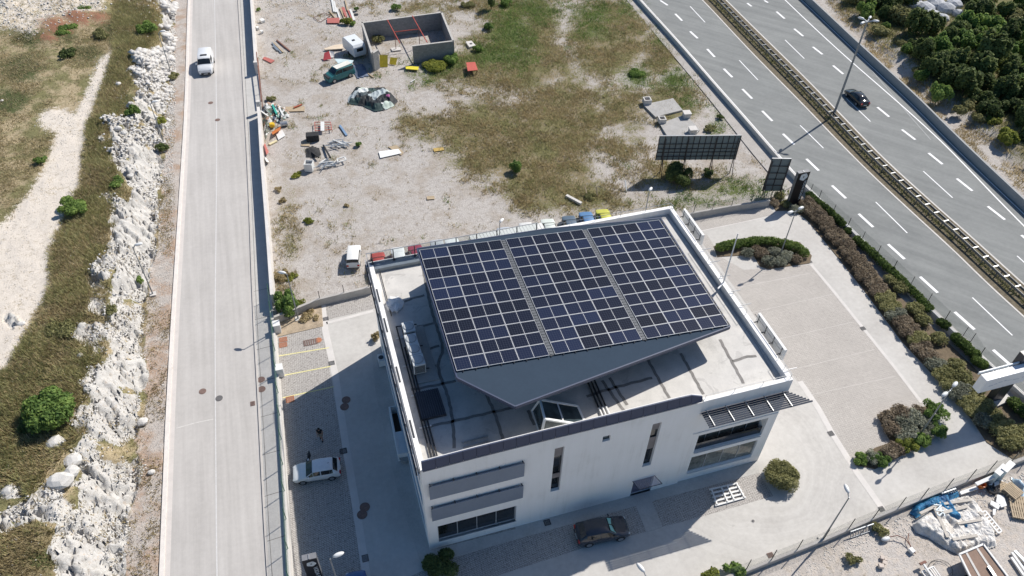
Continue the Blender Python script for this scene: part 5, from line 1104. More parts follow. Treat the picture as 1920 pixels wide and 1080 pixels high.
def make_car(name, kind, paint, label, cat='car', group=None, wheels=True, lights=True, panelvan=False, gl=GLC, mirrors=True):
    d = CARS[kind]; S_ = d['st']; n = len(S_); t = T(name, label, cat, (0, 0, 0), 0, group); zb = .24 if kind != 'box4' else .32
    def ring(s):
        x, zs, zr, ws, wr = s; up = [(wr, zr-.05), (wr*.86, zr), (0, zr+.03)] if zr else [(ws*.90, zs+.03), (ws*.6, zs+.06), (0, zs+.08)]
        h = [(ws*.90, zb), (ws*1.0, zb+.2), (ws*1.015, zs-.16), (ws*.985, zs)]+up
        return [(x, y, z) for y, z in h]+[(x, -y, z) for y, z in h[-2::-1]]
    Rg = [ring(s) for s in S_]; k = len(Rg[0]); body = MB(); body.v = [p for r in Rg for p in r]; gs = MB(); gw = MB(); gr = MB()
    cab = [i for i in range(n) if S_[i][2]]; a, b = cab[0], cab[-1]
    def inset(q, f, off=.012):
        c = sum((Vector(p) for p in q), Vector())/len(q); nr = (Vector(q[1])-Vector(q[0])).cross(Vector(q[2])-Vector(q[1])).normalized()
        if nr.dot(c-Vector((0, 0, .8))) < 0: nr = -nr
        return [Vector(p).lerp(c, f)+nr*off for p in q]
    for i in range(n-1):
        for j in range(k-1):
            body.f.append((i*k+j, (i+1)*k+j, (i+1)*k+j+1, i*k+j+1))
    body.f += [tuple(range(k)), tuple((n-1)*k+j for j in range(k-1, -1, -1))]
    body.f += [(i*k, i*k+k-1, (i+1)*k+k-1, (i+1)*k) for i in range(n-1)]
    ob = body.build('body', paint, t, smooth_=False)
    for pg in ob.data.polygons: pg.use_smooth = True
    md = ob.modifiers.new('edges', 'EDGE_SPLIT'); md.split_angle = R(38)
    # windscreen and rear window span the width of the cabin
    wr0 = Rg[a-1]; wr1 = Rg[a]; f_, b_ = (a-1, a), (b-1, b)
    def across(i0, i1, f):
        P0 = Rg[i0][3:k-3] if False else [Rg[i0][3], Rg[i0][k-4]]; P1 = [Rg[i1][4], Rg[i1][k-5]]
        return inset([P0[0], P0[1], P1[1], P1[0]], f, .03)
    def band(mb_, i0, i1, lo, hi, js):
        for j in js:
            A0, A1, B0, B1 = (Vector(Rg[i0][j]), Vector(Rg[i0][j+1]), Vector(Rg[i1][j]), Vector(Rg[i1][j+1]))
            qq = [A0.lerp(B0, lo), A1.lerp(B1, lo), A1.lerp(B1, hi), A0.lerp(B0, hi)]; cq = sum(qq, Vector())/4
            nr = (qq[1]-qq[0]).cross(qq[2]-qq[1]).normalized(); nr = nr if nr.z > 0 else -nr; mb_.add([p+nr*.014 for p in qq], [(0, 1, 2, 3)])
    band(gw, a-1, a, .08, .93, range(4, k-5)); band(gr, b, b-1, .12, .92, range(4, k-5))
    for sgn in (0, 1):
        jj = (3, 4) if not sgn else (k-4, k-5)
        for i in range(a, b-1):
            if S_[i][0]-S_[i+1][0] < .12: continue
            if panelvan and S_[i][0] < .1: continue
            q = [Rg[i][jj[0]], Rg[i+1][jj[0]], Rg[i+1][jj[1]], Rg[i][jj[1]]]
            c_ = inset(q, .02, .014); lo = [c_[0].lerp(c_[3], .10), c_[1].lerp(c_[2], .10), c_[1].lerp(c_[2], .92), c_[0].lerp(c_[3], .92)]
            w = MB().add(lo, [(0, 1, 2, 3)]); w.build('side_window', gl, t)
        q = [Rg[a-1][jj[0]], Rg[a][jj[0]], Rg[a][jj[1]]]; c_ = inset(q, .16, .016); MB().add(c_, [(0, 1, 2)]).build('side_window', gl, t)
    gw.build('windscreen', gl, t); gr.build('rear_window', gl, t)
    W2 = d['W']/2; L2_ = d['L']/2
    wr_ = .31 if kind != 'suv' else .35
    if kind == 'van': wr_ = .33
    if wheels:
        for x in d['wh']:
            for s in (-1, 1):
                ar = MB(); ar.wheel((x, s*(W2-.085), wr_+.05), wr_+.08, .05, 18); ar.build('wheel_arch', BLP, t)
                o = MB().wheel((x, s*(W2-.10), wr_), wr_, .20, 20).build('wheel', TYRE, t); m = MB().wheel((x, s*(W2+.005), wr_), wr_*.66, .012, 12); m.build('rim', RIM, o)
    if lights:
        x0, z0, _, w0, _ = S_[1]; xe, ze, _, we, _ = S_[-1]; xd, zd, _, wd_, _ = S_[-2]
        for s in (-1, 1):
            MB().box((x0+.04, s*(w0*.78), z0-.08), (.24, .26, .10), rz=s*-.45, ry=.35).build('headlight', HL, t)
            MB().box((xe+.03, s*we*.86, ze-.02), (.16, .26, .22)).build('tail_light', TL, t)
        MB().box((S_[0][0]+.01, 0, .42), (.06, 1.1, .16)).build('grille', BLP, t)
        MB().box((S_[0][0]+.03, 0, .36), (.04, .5, .10)).build('number_plate', M('plate_white', (.7, .7, .68), .5), t)
        MB().box((S_[-1][0]-.01, 0, .52), (.05, .5, .11)).build('number_plate', M('plate_white', (.7, .7, .68), .5), t)
        MB().box((S_[0][0]-.06, 0, .27), (.16, 1.4, .10)).build('bumper', BLP, t); MB().box((S_[-1][0]+.06, 0, .32), (.16, 1.4, .12)).build('bumper', BLP, t)
    if mirrors:
        xm = S_[a-1][0]-.25
        for s in (-1, 1): MB().box((xm, s*(W2+.07), S_[a][1]+.06), (.12, .20, .13), rz=s*.2).build('mirror', paint, t, bev=.02)
    if kind in ('hatch', 'suv'): MB().tube((-1.0, 0, S_[8][2]+.02), (-1.18, 0, S_[8][2]+.10), .02, .01, 5).build('aerial', BLP, t)
    return t
def put_car(o, front, rear, L=None, z=0.0, sc=None):
    """front and rear: photo points with their height above the ground"""
    a = Vector(G(*front)).xy; b = Vector(G(*rear)).xy; c = (a+b)/2; d = a-b; o.location = (c.x, c.y, z); o.rotation_euler = (0, 0, math.atan2(d.y, d.x))
    s = sc if sc else (d.length/L if L else 1); o.scale = (s, s if s > .9 else .5*(s+.95), s if s > .9 else .5*(s+.95)); return o
PW = coated('white_car_paint', (.80, .81, .82), .25); PG = coated('grey_car_paint', (.040, .046, .062), .25, .15); PB_ = coated('black_car_paint', (.010, .013, .018), .12); PBL = coated('blue_car_paint', (.03, .10, .30), .3)
v = make_car('van', 'van', PW, 'white van driving down the pale road towards the camera', 'van', panelvan=True); put_car(v, (386, 139, .35), (384, 90, 1.8), 4.5)
m = MB(); m.box((.15, 0, 1.90), (.30, .8, .05)); m.build('roof_hatch', BLP, v)
c1 = make_car('sedan', 'sedan', PB_, 'black saloon car on the far carriageway of the highway'); a = Vector(G(1587, 185)).xy; b = Vector(G(1632, 228)).xy; dd = (a-b); cp = G(1607, 181, .65)
c1.location = (cp[0], cp[1], .01); c1.rotation_euler = (0, 0, math.atan2(dd.y, dd.x)); c1.scale = (.90, .92, .92)
c2 = make_car('hatchback', 'hatch', PW, 'white hatchback parked in the left bay with its driver door open'); put_car(c2, (550, 890, .5), (638, 875, .6), 4.05)
dr = MB(); dr.add([(.85, 0, .35), (.02, 0, .35), (.02, 0, .95), (.25, -.06, 1.32), (.72, -.06, 1.0), (.9, 0, .93)], [(0, 1, 2, 3, 4, 5)])
hx, hy = .82, -.87
mm = MB(); q = [Vector((hx, hy, z)) for z in (.32, .95, 1.38)]; ang_ = R(-72)
dv = Vector((-math.cos(ang_)*1.0, math.sin(ang_)*1.0, 0))
mm.add([q[0], q[0]+dv, q[1]+dv, q[1], q[0]+Vector((.05, 0, 0)), q[0]+dv+Vector((.05, 0, 0)), q[1]+dv+Vector((.05, 0, 0)), q[1]+Vector((.05, 0, 0))], [(0, 1, 2, 3), (7, 6, 5, 4), (0, 4, 5, 1), (1, 5, 6, 2), (2, 6, 7, 3), (3, 7, 4, 0)])
DO = mm.build('open_door', BLP, c2); MB().add([q[1]+dv*.2, q[1]+dv, q[2]+dv*.85, q[2]+dv*.45], [(0, 1, 2, 3)]).build('door_glass', GLC, DO)
c3 = make_car('hatchback', 'suv', PG, 'dark grey hatchback with a silver sunshade, parked before the office wall'); put_car(c3, (1176, 986, .6), (1081, 1003, .7), 4.3)
for s, w_ in ((-1, .3), (1, .3)):
    m = MB(); m.add([(.93, s*.35-.30, 1.13), (.93, s*.35+.30, 1.13), (.47, s*.30+.26, 1.53), (.47, s*.30-.26, 1.53)], [(0, 1, 2, 3)])
    m.build('sunshade', M('silver_green_sunshade', (.30, .62, .58), .35, .3), c3)
c4 = make_car('hatchback', 'hatch', PBL, 'blue car cut off by the bottom edge, nose in towards the bay wall'); put_car(c4, (665, 1068, .9), (676, 1160, .9), 4.05)
# wrecks on the lot
PWD_ = M('chalky_white_paint', (.74, .74, .72), .6, var=.06, sc=2); PTL = M('teal_van_paint', (.03, .16, .17), .5, var=.2, sc=3)
c5 = make_car('off_roader', 'box4', PWD_, 'chalky white boxy off-roader wreck standing in the lot behind the office', 'car'); put_car(c5, (664, 459, .9), (662, 499, .6), 3.9, .05)
c6 = make_car('derelict_van', 'van', PTL, 'teal derelict van with boards on its roof beside the caravan', 'van', lights=False); put_car(c6, (612, 150, .4), (660, 126, .9), 4.5, 0)
m = MB(); m.box((-.6, .1, 1.93), (2.6, 1.1, .05), rz=.05); m.build('roof_board', M('pale_board', (.72, .70, .64), .7), c6); MB().box((1.9, 0, .9), (.7, 1.5, .25)).build('open_engine_bay', BLP, c6)
# caravan
cv = T('caravan', 'white caravan with a dark end window beside the left wall of the ruin', 'caravan', (0, 0, 0)); 
prof = [(-1.9, .45), (-2.0, 1.0), (-1.9, 1.9), (-1.6, 2.25), (1.4, 2.3), (1.8, 1.9), (2.0, 1.2), (1.9, .45)]
m = MB(); k = len(prof); m.add([(x, -.98, z) for x, z in prof]+[(x, .98, z) for x, z in prof], [tuple(range(k-1, -1, -1)), tuple(range(k, 2*k))]+[(i, (i+1) % k, k+(i+1) % k, k+i) for i in range(k)])
m.build('body', M('caravan_white', (.72, .75, .77), .4, var=.05), cv, bev=.06)
m = MB(); m.add([(-1.975, -.5, 1.3), (-1.975, .5, 1.3), (-1.93, .5, 1.75), (-1.93, -.5, 1.75)], [(0, 1, 2, 3)]); 
MB().box((-1.99, 0, 1.5), (.06, 1.0, .5), ry=-.1).build('window', GLC, cv); MB().box((-.3, .1, 2.30), (.35, .4, .10)).build('roof_vent', BLP, cv)
for s in (-1, 1): MB().wheel((0, s*.9, .32), .32, .18).build('wheel', TYRE, cv)
put_car(cv, (657, 70, 2.2), (670, 98, .6), None, 0, 1.0)
# row of scrap cars behind the office
SC = [((706, 470), (710, 492), 'hatch', (.40, .07, .06), 'red', 'red scrap car just beyond the rear left corner of the office'), ((744, 463), (748, 482), 'box4', (.68, .69, .68), 'white', 'white scrap car between the red and the maroon one behind the office'),
      ((777, 457), (782, 476), 'hatch', (.28, .05, .08), 'maroon', 'maroon scrap car behind the office'), ((818, 449), (822, 467), 'box4', (.42, .44, .46), 'grey', 'grey scrap car behind the glass railing'), ((846, 445), (850, 463), 'hatch', (.66, .68, .68), 'dull white', 'dull white scrap car right of the grey one'),
      ((944, 424), (950, 444), 'box4', (.45, .48, .52), 'silver', 'silver scrap car by the lamp behind the office'), ((985, 416), (990, 434), 'box4', (.66, .66, .64), 'pale', 'pale scrap car left of the green windowed one'), ((1026, 406), (1031, 426), 'hatch', (.60, .64, .60), 'greenish white', 'greenish white scrap car behind the office'),
      ((1066, 400), (1072, 420), 'hatch', (.09, .13, .18), 'slate', 'slate blue scrap car left of the bright blue one'), ((1098, 393), (1104, 412), 'hatch', (.09, .20, .38), 'bright blue', 'bright blue scrap car behind the office'), ((1130, 389), (1136, 406), 'hatch', (.50, .49, .08), 'yellow', 'yellow scrap car at the right end of the row behind the office')]
for f, r, kd, col, nm, lb in SC:
    o = make_car('scrap_car', kd, M('%s_faded_paint' % nm.replace(' ', '_'), col, .5, var=.1), lb, 'car', 'scrap cars behind the office', lights=False, mirrors=False); put_car(o, (f[0]+2, f[1]+8, 1.1), (r[0]+2, r[1]+8, 1.1), None, 0, .92)
# ================================================================== WALLS, FENCES, LAMPS, SIGNS
def hgt(base, top):
    b = np.array(G(*base)); zs = np.linspace(0, 25, 1001); q = PX(np.stack([b[0]+0*zs, b[1]+0*zs, zs], -1)); return float(zs[np.argmin(np.hypot(q[:, 0]-top[0], q[:, 1]-top[1]))])
def mesh_mat(name, col, sc, cover):
    t = NT(name); p = t.obj(); mx = None
    sx = t.n('ShaderNodeSeparateXYZ'); t.l(p, sx.inputs[0])
    def ln(v): return t.math('LESS_THAN', t.math('FRACT', t.math('MULTIPLY', t.math('ADD', v, 500), sc)), cover)
    h = t.math('MAXIMUM', ln(sx.outputs[2]), ln(t.math('ADD', sx.outputs[0], t.math('MULTIPLY', sx.outputs[1], .9))))
    t.l(h, t.b.inputs['Alpha']); return t.fin(col, .6)
GM = mesh_mat('green_wire_mesh', (.10, .22, .13), 11, .16); GM2 = mesh_mat('grey_green_wire_mesh', (.16, .22, .18), 10, .12)
GPOST = M('green_post', (.05, .16, .10), .5); BPOST = M('black_post', (.035, .037, .04), .5)
def fence(pts, posts, hw, hp, wmat, pmat, mmat, label, wd=.22, wallname='low_wall', lean=0):
    c = pts[len(pts)//2]; t = T('fence', label, 'fence', (*c, 0))
    if hw > 0: wallline(MB(), pts, wd, -.1, hw) and None; m = MB(); wallline(m, pts, wd, -.1, hw); m.build(wallname, wmat, t, True)
    m = MB()
    for a, b in zip(pts[:-1], pts[1:]): m.quad((*a, hw+.05), (*b, hw+.05), (*b, hw+hp), (*a, hw+hp))
    if mmat: m.build('wire_mesh', mmat, t, True)
    for p in posts: MB().tube((*p, max(hw-.1, 0)), (p[0], p[1], hw+hp+.05), .035, n=6).build('post', pmat, t, True)
    return t
# lot wall beside the road with its gap and rusty sliding gate
WM = M('lot_wall_concrete', (.66, .63, .60), .85, var=.12, sc=.8, bump=.2)
wlp = sorted(resample(WLT, 1.0), key=lambda p: p[1])
ylow, yhi = G2(484, 200, 1.7)[1], G2(476, 118, 1.7)[1]
for seg, lb in ((([p for p in wlp if p[1] < ylow]), 'long pale concrete wall between the sidewalk and the gravel lot, below the gate'), (([p for p in wlp if p[1] > yhi]), 'pale concrete wall beside the sidewalk above the rusty gate')):
    m = MB(); q = [(p[0]+.15, p[1]) for p in seg]; wallline(m, q, .32, -.1, 1.7); o = m.build('lot_wall', WM, loc=(*q[0], 0)); tag(o, lb, 'wall')
gt = T('sliding_gate', 'rusty brown gate rail leaning in the gap of the lot wall', 'gate', (*[p for p in wlp if p[1] >= ylow][0], 0))
A = Vector(G(490, 190, 1.2)); Bq = Vector(G(481, 98, 1.5)); RUST = M('rusty_steel', (.20, .10, .075), .8, var=.35, sc=6)
m = MB(); m.bar(A, Bq, .12, .14); m.build('top_rail', RUST, gt, True); m = MB(); m.bar(A-Vector((0, 0, .9)), Bq-Vector((0, 0, .9)), .10, .12); m.build('bottom_rail', RUST, gt, True)
for i in range(5): q = A.lerp(Bq, (i+.5)/5); MB().bar(q, q-Vector((0, 0, .9)), .06, .06).build('upright', RUST, gt, True)
m = MB(); p0 = [p for p in wlp if p[1] >= ylow][0]; m.bb(p0[0]-.1, p0[0]+.4, p0[1]-.25, p0[1]+.25, 0, 2.0); tag(m.build('gate_pillar', WM, loc=(*p0, 0)), 'pale gate pillar at the lower end of the wall gap', 'pillar')
p0 = [p for p in wlp if p[1] > yhi][0]; m = MB(); m.bb(p0[0]-.1, p0[0]+.4, p0[1]-.5, p0[1]+.0, 0, 2.0); tag(m.build('gate_pillar', WM, loc=(*p0, 0)), 'pale gate pillar at the upper end of the wall gap', 'pillar')
# left yard fence
fp = smoothline(FEN, 1); pp = resample(fp, 2.6)
fence(fp, pp, .55, 1.55, M('pale_plinth_wall', (.62, .585, .55), .85, var=.1), GPOST, GM, 'green wire mesh fence on a low pale wall along the sidewalk', .28)
def pxline(pts, z=0): return [G2(x, y, z) for x, y in pts]
GW = M('grey_yard_wall', (.42, .40, .375), .9, var=.15, sc=.8, bump=.25)
q = pxline([(517, 606), (600, 572), (700, 548)]); fence(q, [G2(x, y) for x, y in [(602, 571), (647, 560), (693, 549)]], .95, 1.0, GW, BPOST, None, 'grey wall with thin posts between the left yard and the gravel lot', .28)
q = pxline([(1286, 413), (1300, 409), (1372, 396), (1440, 386)]); fence(q, [G2(x, y) for x, y in [(1298, 409), (1333, 403), (1369, 396), (1405, 390), (1432, 385), (1441, 384)]], .9, 1.1, GW, BPOST, GM2, 'grey wall with black posts between the parking yard and the grassy lot', .28)
q = pxline([(1180, 1160), (1330, 1100), (1398, 1073), (1541, 1016), (1660, 965), (1787, 914), (1885, 876), (1985, 838)])
fence(q, [G2(x, y) for x, y in [(1397, 1072), (1444, 1054), (1492, 1035), (1541, 1016), (1588, 996), (1634, 976), (1682, 956), (1724, 939), (1770, 921), (1812, 904), (1850, 888), (1889, 874), (1925, 861)]], .5, 1.5, GW, BPOST, GM2, 'wire mesh fence with leaning black posts on the lower right yard wall', .30)
hp = [(1517, 366), (1533, 378), (1559, 405), (1587, 430), (1613, 456), (1642, 482), (1672, 510), (1704, 540), (1736, 572), (1769, 604), (1802, 635), (1816, 646), (1833, 673), (1880, 718), (1925, 760)]
q = pxline([(1500, 352)]+hp+[(1960, 795)]); fence(q, pxline(hp), .35, 1.35, GW, BPOST, GM2, 'wire mesh fence with black posts between the hedges and the highway', .2)
# highway barrier wall (far side), near-side low wall
BARM = M('barrier_concrete', (.34, .345, .345), .85, var=.10, sc=.7, bump=.2)
m = MB(); q = even(offset(RBW, -.12), 70); wallline(m, q, .28, -.1, 1.15); t_ = tag(m.build('barrier_wall', BARM, loc=(*q[35], 0)), 'long grey concrete wall along the far side of the highway', 'barrier wall')
m = MB(); q = even(offset(LW, .85), 70); wallline(m, q, .30, -.1, .72); tag(m.build('kerb_wall', M('light_barrier_concrete', (.56, .545, .52), .85, var=.08), loc=(*q[35], 0)), 'low pale concrete wall along the near side of the highway', 'barrier wall')
# guard rails of the median
GRL = M('guard_rail_zinc', (.17, .175, .18), .6, .4, var=.2)
def midline(d):
    A_0, B_0 = even(ML, 90), even(MR, 90); return offset([((a[0]+b[0])/2, (a[1]+b[1])/2) for a, b in zip(A_0, B_0)], -d)
for nm, ln, lb in (('near', midline(-.36), 'zinc guard rail on the near side of the median strip'), ('far', midline(.36), 'zinc guard rail on the far side of the median strip')):
    q = even(ln, 90); t_ = T('guard_rail', lb, 'guard rail', (*q[45], 0)); m = MB()
    for a, b in zip(q[:-1], q[1:]): m.bar((*a, .68), (*b, .68), .07, .30)
    m.build('rail', GRL, t_, True); m = MB()
    for p in q[::2]: MB().bb(p[0]-.05, p[0]+.05, p[1]-.05, p[1]+.05, 0, .7).build('post', GRL, t_, True)
a = even(midline(-.36), 62); b = even(midline(.36), 62); t_ = T('guard_rail_ties', 'row of pale cross ties joining the two median guard rails', 'guard rail', (*a[28], 0))
for i, (p, r) in enumerate(zip(a, b)): MB().bar((*p, .86), (*r, .86), .12, .04).build('cross_tie', METAL, t_, True)
# street lamps
LH = M('lamp_head_white', (.74, .75, .75), .35, var=.03); LPOLE = M('lamp_pole_grey', (.26, .28, .30), .5, .4)
def lamp(base, top, label, arms=((.5, 0),), z=0.0, group='street lamps', foot=True, r=.075, head=.42, H=None):
    if H is None: H = hgt(base, top)
    if base is None:
        x, y, _ = G(*top, H)
    else: x, y, _ = G(*base, 0)
    t = T('street_lamp', label, 'street lamp', (x, y, 0), 0, group)
    MB().tube((0, 0, 0), (0, 0, H), r, r*.6, 10).build('pole', LPOLE, t)
    if foot: MB().box((0, 0, .05), (.6, .6, .16)).build('footing', CONC, t)
    for dx, dy in arms:
        L = math.hypot(dx, dy); m = MB(); m.tube((0, 0, H-.1), (dx, dy, H+.10), r*.55, n=6); m.build('arm', LPOLE, t)
        m = MB(); m.lathe([(.02, -.10), (.20, -.09), (.25, 0), (.17, .10), (.05, .14)], (0, 0, 0), 14, head/.25, .72); rz = math.atan2(dy, dx); mt = Matrix.Translation((dx*(1+.25/L), dy*(1+.25/L), H+.14)) @ Matrix.Rotation(rz, 4, 'Z')
        m.v = [tuple(mt @ Vector(p)) for p in m.v]; m.build('lamp_head', LH, t, smooth_=True)
    return t
lamp((319, 131), (300, 62), 'road lamp on the verge nearest the white van', ((.35, .05),), H=5.7)
lamp((307, 267), (283, 195), 'road lamp rising from the small round bush at the rock foot', ((.35, .05),), H=5.7)
lamp((287, 552), (252, 460), 'road lamp lowest down the verge, on a pale square footing', ((.35, .05),), H=6.6)
lamp(None, (538, 514), 'lamp in the lot behind the small planter tree', ((-.2, .1),), H=6.3)
lamp(None, (937, 419), 'lamp showing only its head above the white scrap tent', ((.1, .1),), H=6.3)
lamp(None, (1217, 360), 'lamp behind the rear right corner of the office roof', ((.1, .1),), H=6.3)
lamp((1462, 480), (1487, 394), 'double headed lamp standing in the upper parking island', ((-.55, -.1), (.45, .12)))
lamp((1725, 815), (1770, 724), 'double headed lamp standing in the lower parking island', ((-.6, -.2), (.5, .25)))
lamp((1542, 1012), (1596, 934), 'single headed lamp at the wall on the lower right of the yard', ((.1, .4),), H=6.6)
lamp(None, (619, 1048), 'lamp beside the black pylon sign at the bottom edge', ((.35, .05),), H=6.3)
lamp(None, (1211, 1078), 'lamp whose white head only just enters at the bottom edge', ((-.1, .3),), H=6.3)
t_ = lamp((1562, 218), (1627, 40), 'tall highway lamp mast with four heads in the median', ((-.85, -.35), (-.35, .5), (.65, -.3), (.55, .45)), r=.17, head=.46, foot=False)
# pylon signs
BK = M('black_sign_panel', (.012, .012, .016), .35, var=.2); SGR = M('sign_grey', (.16, .165, .175), .5); SWH = M('sign_white', (.70, .74, .76), .5, var=.03)
def pylon(x0, y0, H, wd, dp, rz, label, z0=0):
    t = T('pylon_sign', label, 'sign', (x0, y0, z0), rz); MB().bb(-wd/2, wd/2, 0, dp, .0, H-.04).build('body', SGR, t)
    MB().bb(-wd/2-.015, wd/2+.015, -.05, .0, .15, H).build('front_panel', BK, t)
    m = MB(); m.bb(-wd/2, wd/2, .0, dp, H-.038, H); f = m.build('top_cover', M('top_cover_grey', (.20, .205, .22), .5), t); MB().bb(-.06, .02, .02, dp-.06, H+.001, H+.05).build('cover_seam', METAL, f)
    R0 = wd*.33; m = MB(); nn = 28; c = (0.05, H-.62); ii = []
    for i in range(nn):
        a = 2*PI*i/nn; k = 1+.07*math.cos(5*a+.6); ii.append((R0*k*math.cos(a), R0*k*math.sin(a)))
    inn = [(R0*.20*math.cos(2*PI*i/nn), R0*.20*math.sin(2*PI*i/nn)) for i in range(nn)]
    vs = [(c[0]+x, -.062, c[1]+z) for x, z in ii]+[(c[0]+x, -.062, c[1]+z) for x, z in inn]
    m.add(vs, [(i, (i+1) % nn, nn+(i+1) % nn, nn+i) for i in range(nn)]); lg = m.build('ring_emblem', SWH, t)
    m = MB()
    for rr_ in (.45, .72): 
        for i in range(nn):
            a0, a1 = 2*PI*i/nn, 2*PI*(i+1)/nn
            if (i % 14) > 10: continue
            m.quad((c[0]+R0*rr_*math.cos(a0), -.066, c[1]+R0*rr_*math.sin(a0)), (c[0]+R0*rr_*math.cos(a1), -.066, c[1]+R0*rr_*math.sin(a1)), (c[0]+R0*(rr_-.05)*math.cos(a1), -.066, c[1]+R0*(rr_-.05)*math.sin(a1)), (c[0]+R0*(rr_-.05)*math.cos(a0), -.066, c[1]+R0*(rr_-.05)*math.sin(a0)))
    m.build('emblem_line', M('emblem_grey', (.35, .40, .42), .5), lg)
    mt = Matrix.Translation((wd/2-.40, -.06, H-1.18)) @ Matrix.Rotation(PI/2, 4, 'Y') @ Matrix.Rotation(PI/2, 4, 'X')
    textmesh('VODA BOSNA', .44, 'lettering', SWH, mt, t, .006); return t
pylon(51.4, 30.78, 4.75, 1.5, .45, 0, 'black pylon sign with white ring emblem beside the highway fence')
a, b = Vector(G(566, 1052, 4.75)).xy, Vector(G(593, 1046, 4.75)).xy; d = b-a; pylon((a.x+b.x)/2, (a.y+b.y)/2, 4.75, d.length, .45, math.atan2(d.y, d.x), 'black pylon sign with white ring emblem cut off by the bottom edge')
# billboards seen from behind
BBM = M('billboard_back', (.16, .20, .21), .6, var=.15, sc=.8); BST = M('billboard_steel', (.045, .04, .042), .6)
def billboard(p0, p1, z0, z1, nv, rows, legs, label):
    a = Vector((*p0, 0)); b = Vector((*p1, 0)); d = (b-a); L = d.length; d.normalize(); nr = Vector((d.y, -d.x, 0)); t = T('billboard', label, 'billboard', (*((a+b)/2).xy, 0))
    m = MB(); m.add([a-nr*.06+Vector((0, 0, z0)), b-nr*.06+Vector((0, 0, z0)), b-nr*.06+Vector((0, 0, z1)), a-nr*.06+Vector((0, 0, z1)), a+Vector((0, 0, z0)), b+Vector((0, 0, z0)), b+Vector((0, 0, z1)), a+Vector((0, 0, z1))], [(0, 1, 2, 3), (7, 6, 5, 4), (0, 4, 5, 1), (3, 2, 6, 7), (1, 5, 6, 2), (0, 3, 7, 4)])
    m.build('board', BBM, t, True)
    for i in range(nv+1): q = a.lerp(b, i/nv)+nr*.05; MB().bar(q+Vector((0, 0, z0)), q+Vector((0, 0, z1)), .07, .07).build('stiffener', BST, t, True)
    for z in rows: MB().bar(a+nr*.11+Vector((0, 0, z)), b+nr*.11+Vector((0, 0, z)), .05, .07).build('cross_rail', BST, t, True)
    MB().bar(a+Vector((0, 0, z1+.04)), b+Vector((0, 0, z1+.04)), .14, .06).build('top_trim', METAL, t, True)
    for f in legs:
        q = a.lerp(b, f)+nr*.18; m = MB(); m.tube(q, q+Vector((0, 0, z1-.3)), .06, n=6); m.tube(q+nr*1.1, q+Vector((0, 0, z0+1.2)), .045, n=6); m.build('leg', BST, t, True)
    return t
billboard((37.6, 41.0), (47.25, 38.55), 2.0, 5.5, 14, (2.6, 3.2, 3.7, 4.4), (.08, .36, .70, .97), 'long billboard seen from its dark framed back, above the large dark bush')
billboard((48.5, 33.45), (50.65, 32.8), .7, 5.4, 2, (1.6, 2.5, 3.4, 4.4), (.05, .95), 'upright billboard seen from behind, left of the black pylon sign')
# white sign structure at the right edge
ws = T('sign_structure', 'big white sign box on a dark pillar at the right edge', 'sign', (54, -1, 0))
m = MB(); m.bb(49.1, 59, -1.28, -.52, 4.15, 5.9); m.build('sign_box', M('sign_box_white', (.80, .81, .82), .5, var=.03), ws, True, bev=.02)
m = MB(); m.bb(49.0, 59, -.40, -.30, 5.75, 6.05); m.build('rear_beam', SWH, ws, True)
m = MB()
for x in (50.4, 52.0): m.bb(x-.03, x+.03, -1.27, -.53, 5.902, 5.93)
m.build('top_joint', METAL, ws, True)
m = MB(); m.bb(53.3, 54.6, -.50, .15, .1, 6.9); m.build('pillar', M('dark_pillar', (.035, .037, .045), .4), ws, True)
m = MB(); m.prism([G2(1843, 751), G2(1862, 768), G2(1895, 752), G2(1880, 738)], 0, .35); m.build('base_slab', CONC, ws, True)
m = MB(); g_ = np.random.default_rng(4); x = 49.8
while x < 58.6:
    w_ = g_.uniform(.12, .5); z_ = 4.95+.12*math.sin(x*2)+g_.uniform(-.04, .04); m.bb(x, x+w_, -1.286, -1.282, z_, z_+g_.uniform(.05, .14)); x += w_+g_.uniform(.03, .25)
m.build('faded_lettering', M('faded_grey', (.50, .54, .60), .6), ws, True)
# manholes, gratings
IRON = M('rusty_iron', (.19, .125, .105), .8, var=.25, sc=5); IRON2 = M('grey_iron', (.13, .125, .125), .7, var=.2, sc=5); ORI = M('orange_iron', (.42, .17, .09), .8, var=.2, sc=5)
def disc(px, py, r, mat, label, z=.022, name='manhole_cover'):
    x, y, _ = G(px, py); t = T(name, label, 'manhole cover', (x, y, z)); m = MB(); m.lathe([(r, 0), (r, .012), (r*.9, .016), (r*.88, .010)], n=22); m.build('ring', mat, t); m = MB(); m.lathe([(r*.87, 0), (r*.86, .013)], n=20); m.build('lid', mat, t)
for a in [(380, 734, .33, IRON, 'reddish manhole cover in the left lane of the road, lowest'), (411, 747, .33, IRON2, 'grey manhole cover on the road centre line, lowest'), (395, 193, .33, IRON, 'upper reddish manhole cover below the white van'), (408, 225, .33, IRON, 'second reddish manhole cover below the white van'), (649, 750, .40, IRON, 'dark manhole cover in the shaded left drive, upper one of the upper pair'), (646, 763, .40, IRON, 'dark manhole cover in the shaded left drive, lower one of the upper pair'), (684, 951, .42, IRON, 'dark manhole cover in the shaded left drive, upper one of the lower pair'), (679, 965, .42, IRON, 'dark manhole cover in the shaded left drive, lower one of the lower pair'), (597, 638, .34, ORI, 'orange manhole cover in the left parking bay'), (1412, 977, .12, IRON2, 'tiny dark lid on the drive in front of the lawn bush')]: disc(*a)
for a in [(490, 713, .36, IRON, 'reddish manhole cover on the sidewalk, upper of two'), (491, 731, .36, IRON, 'reddish manhole cover on the sidewalk, lower of two, half shaded')]: disc(*a, z=.105)
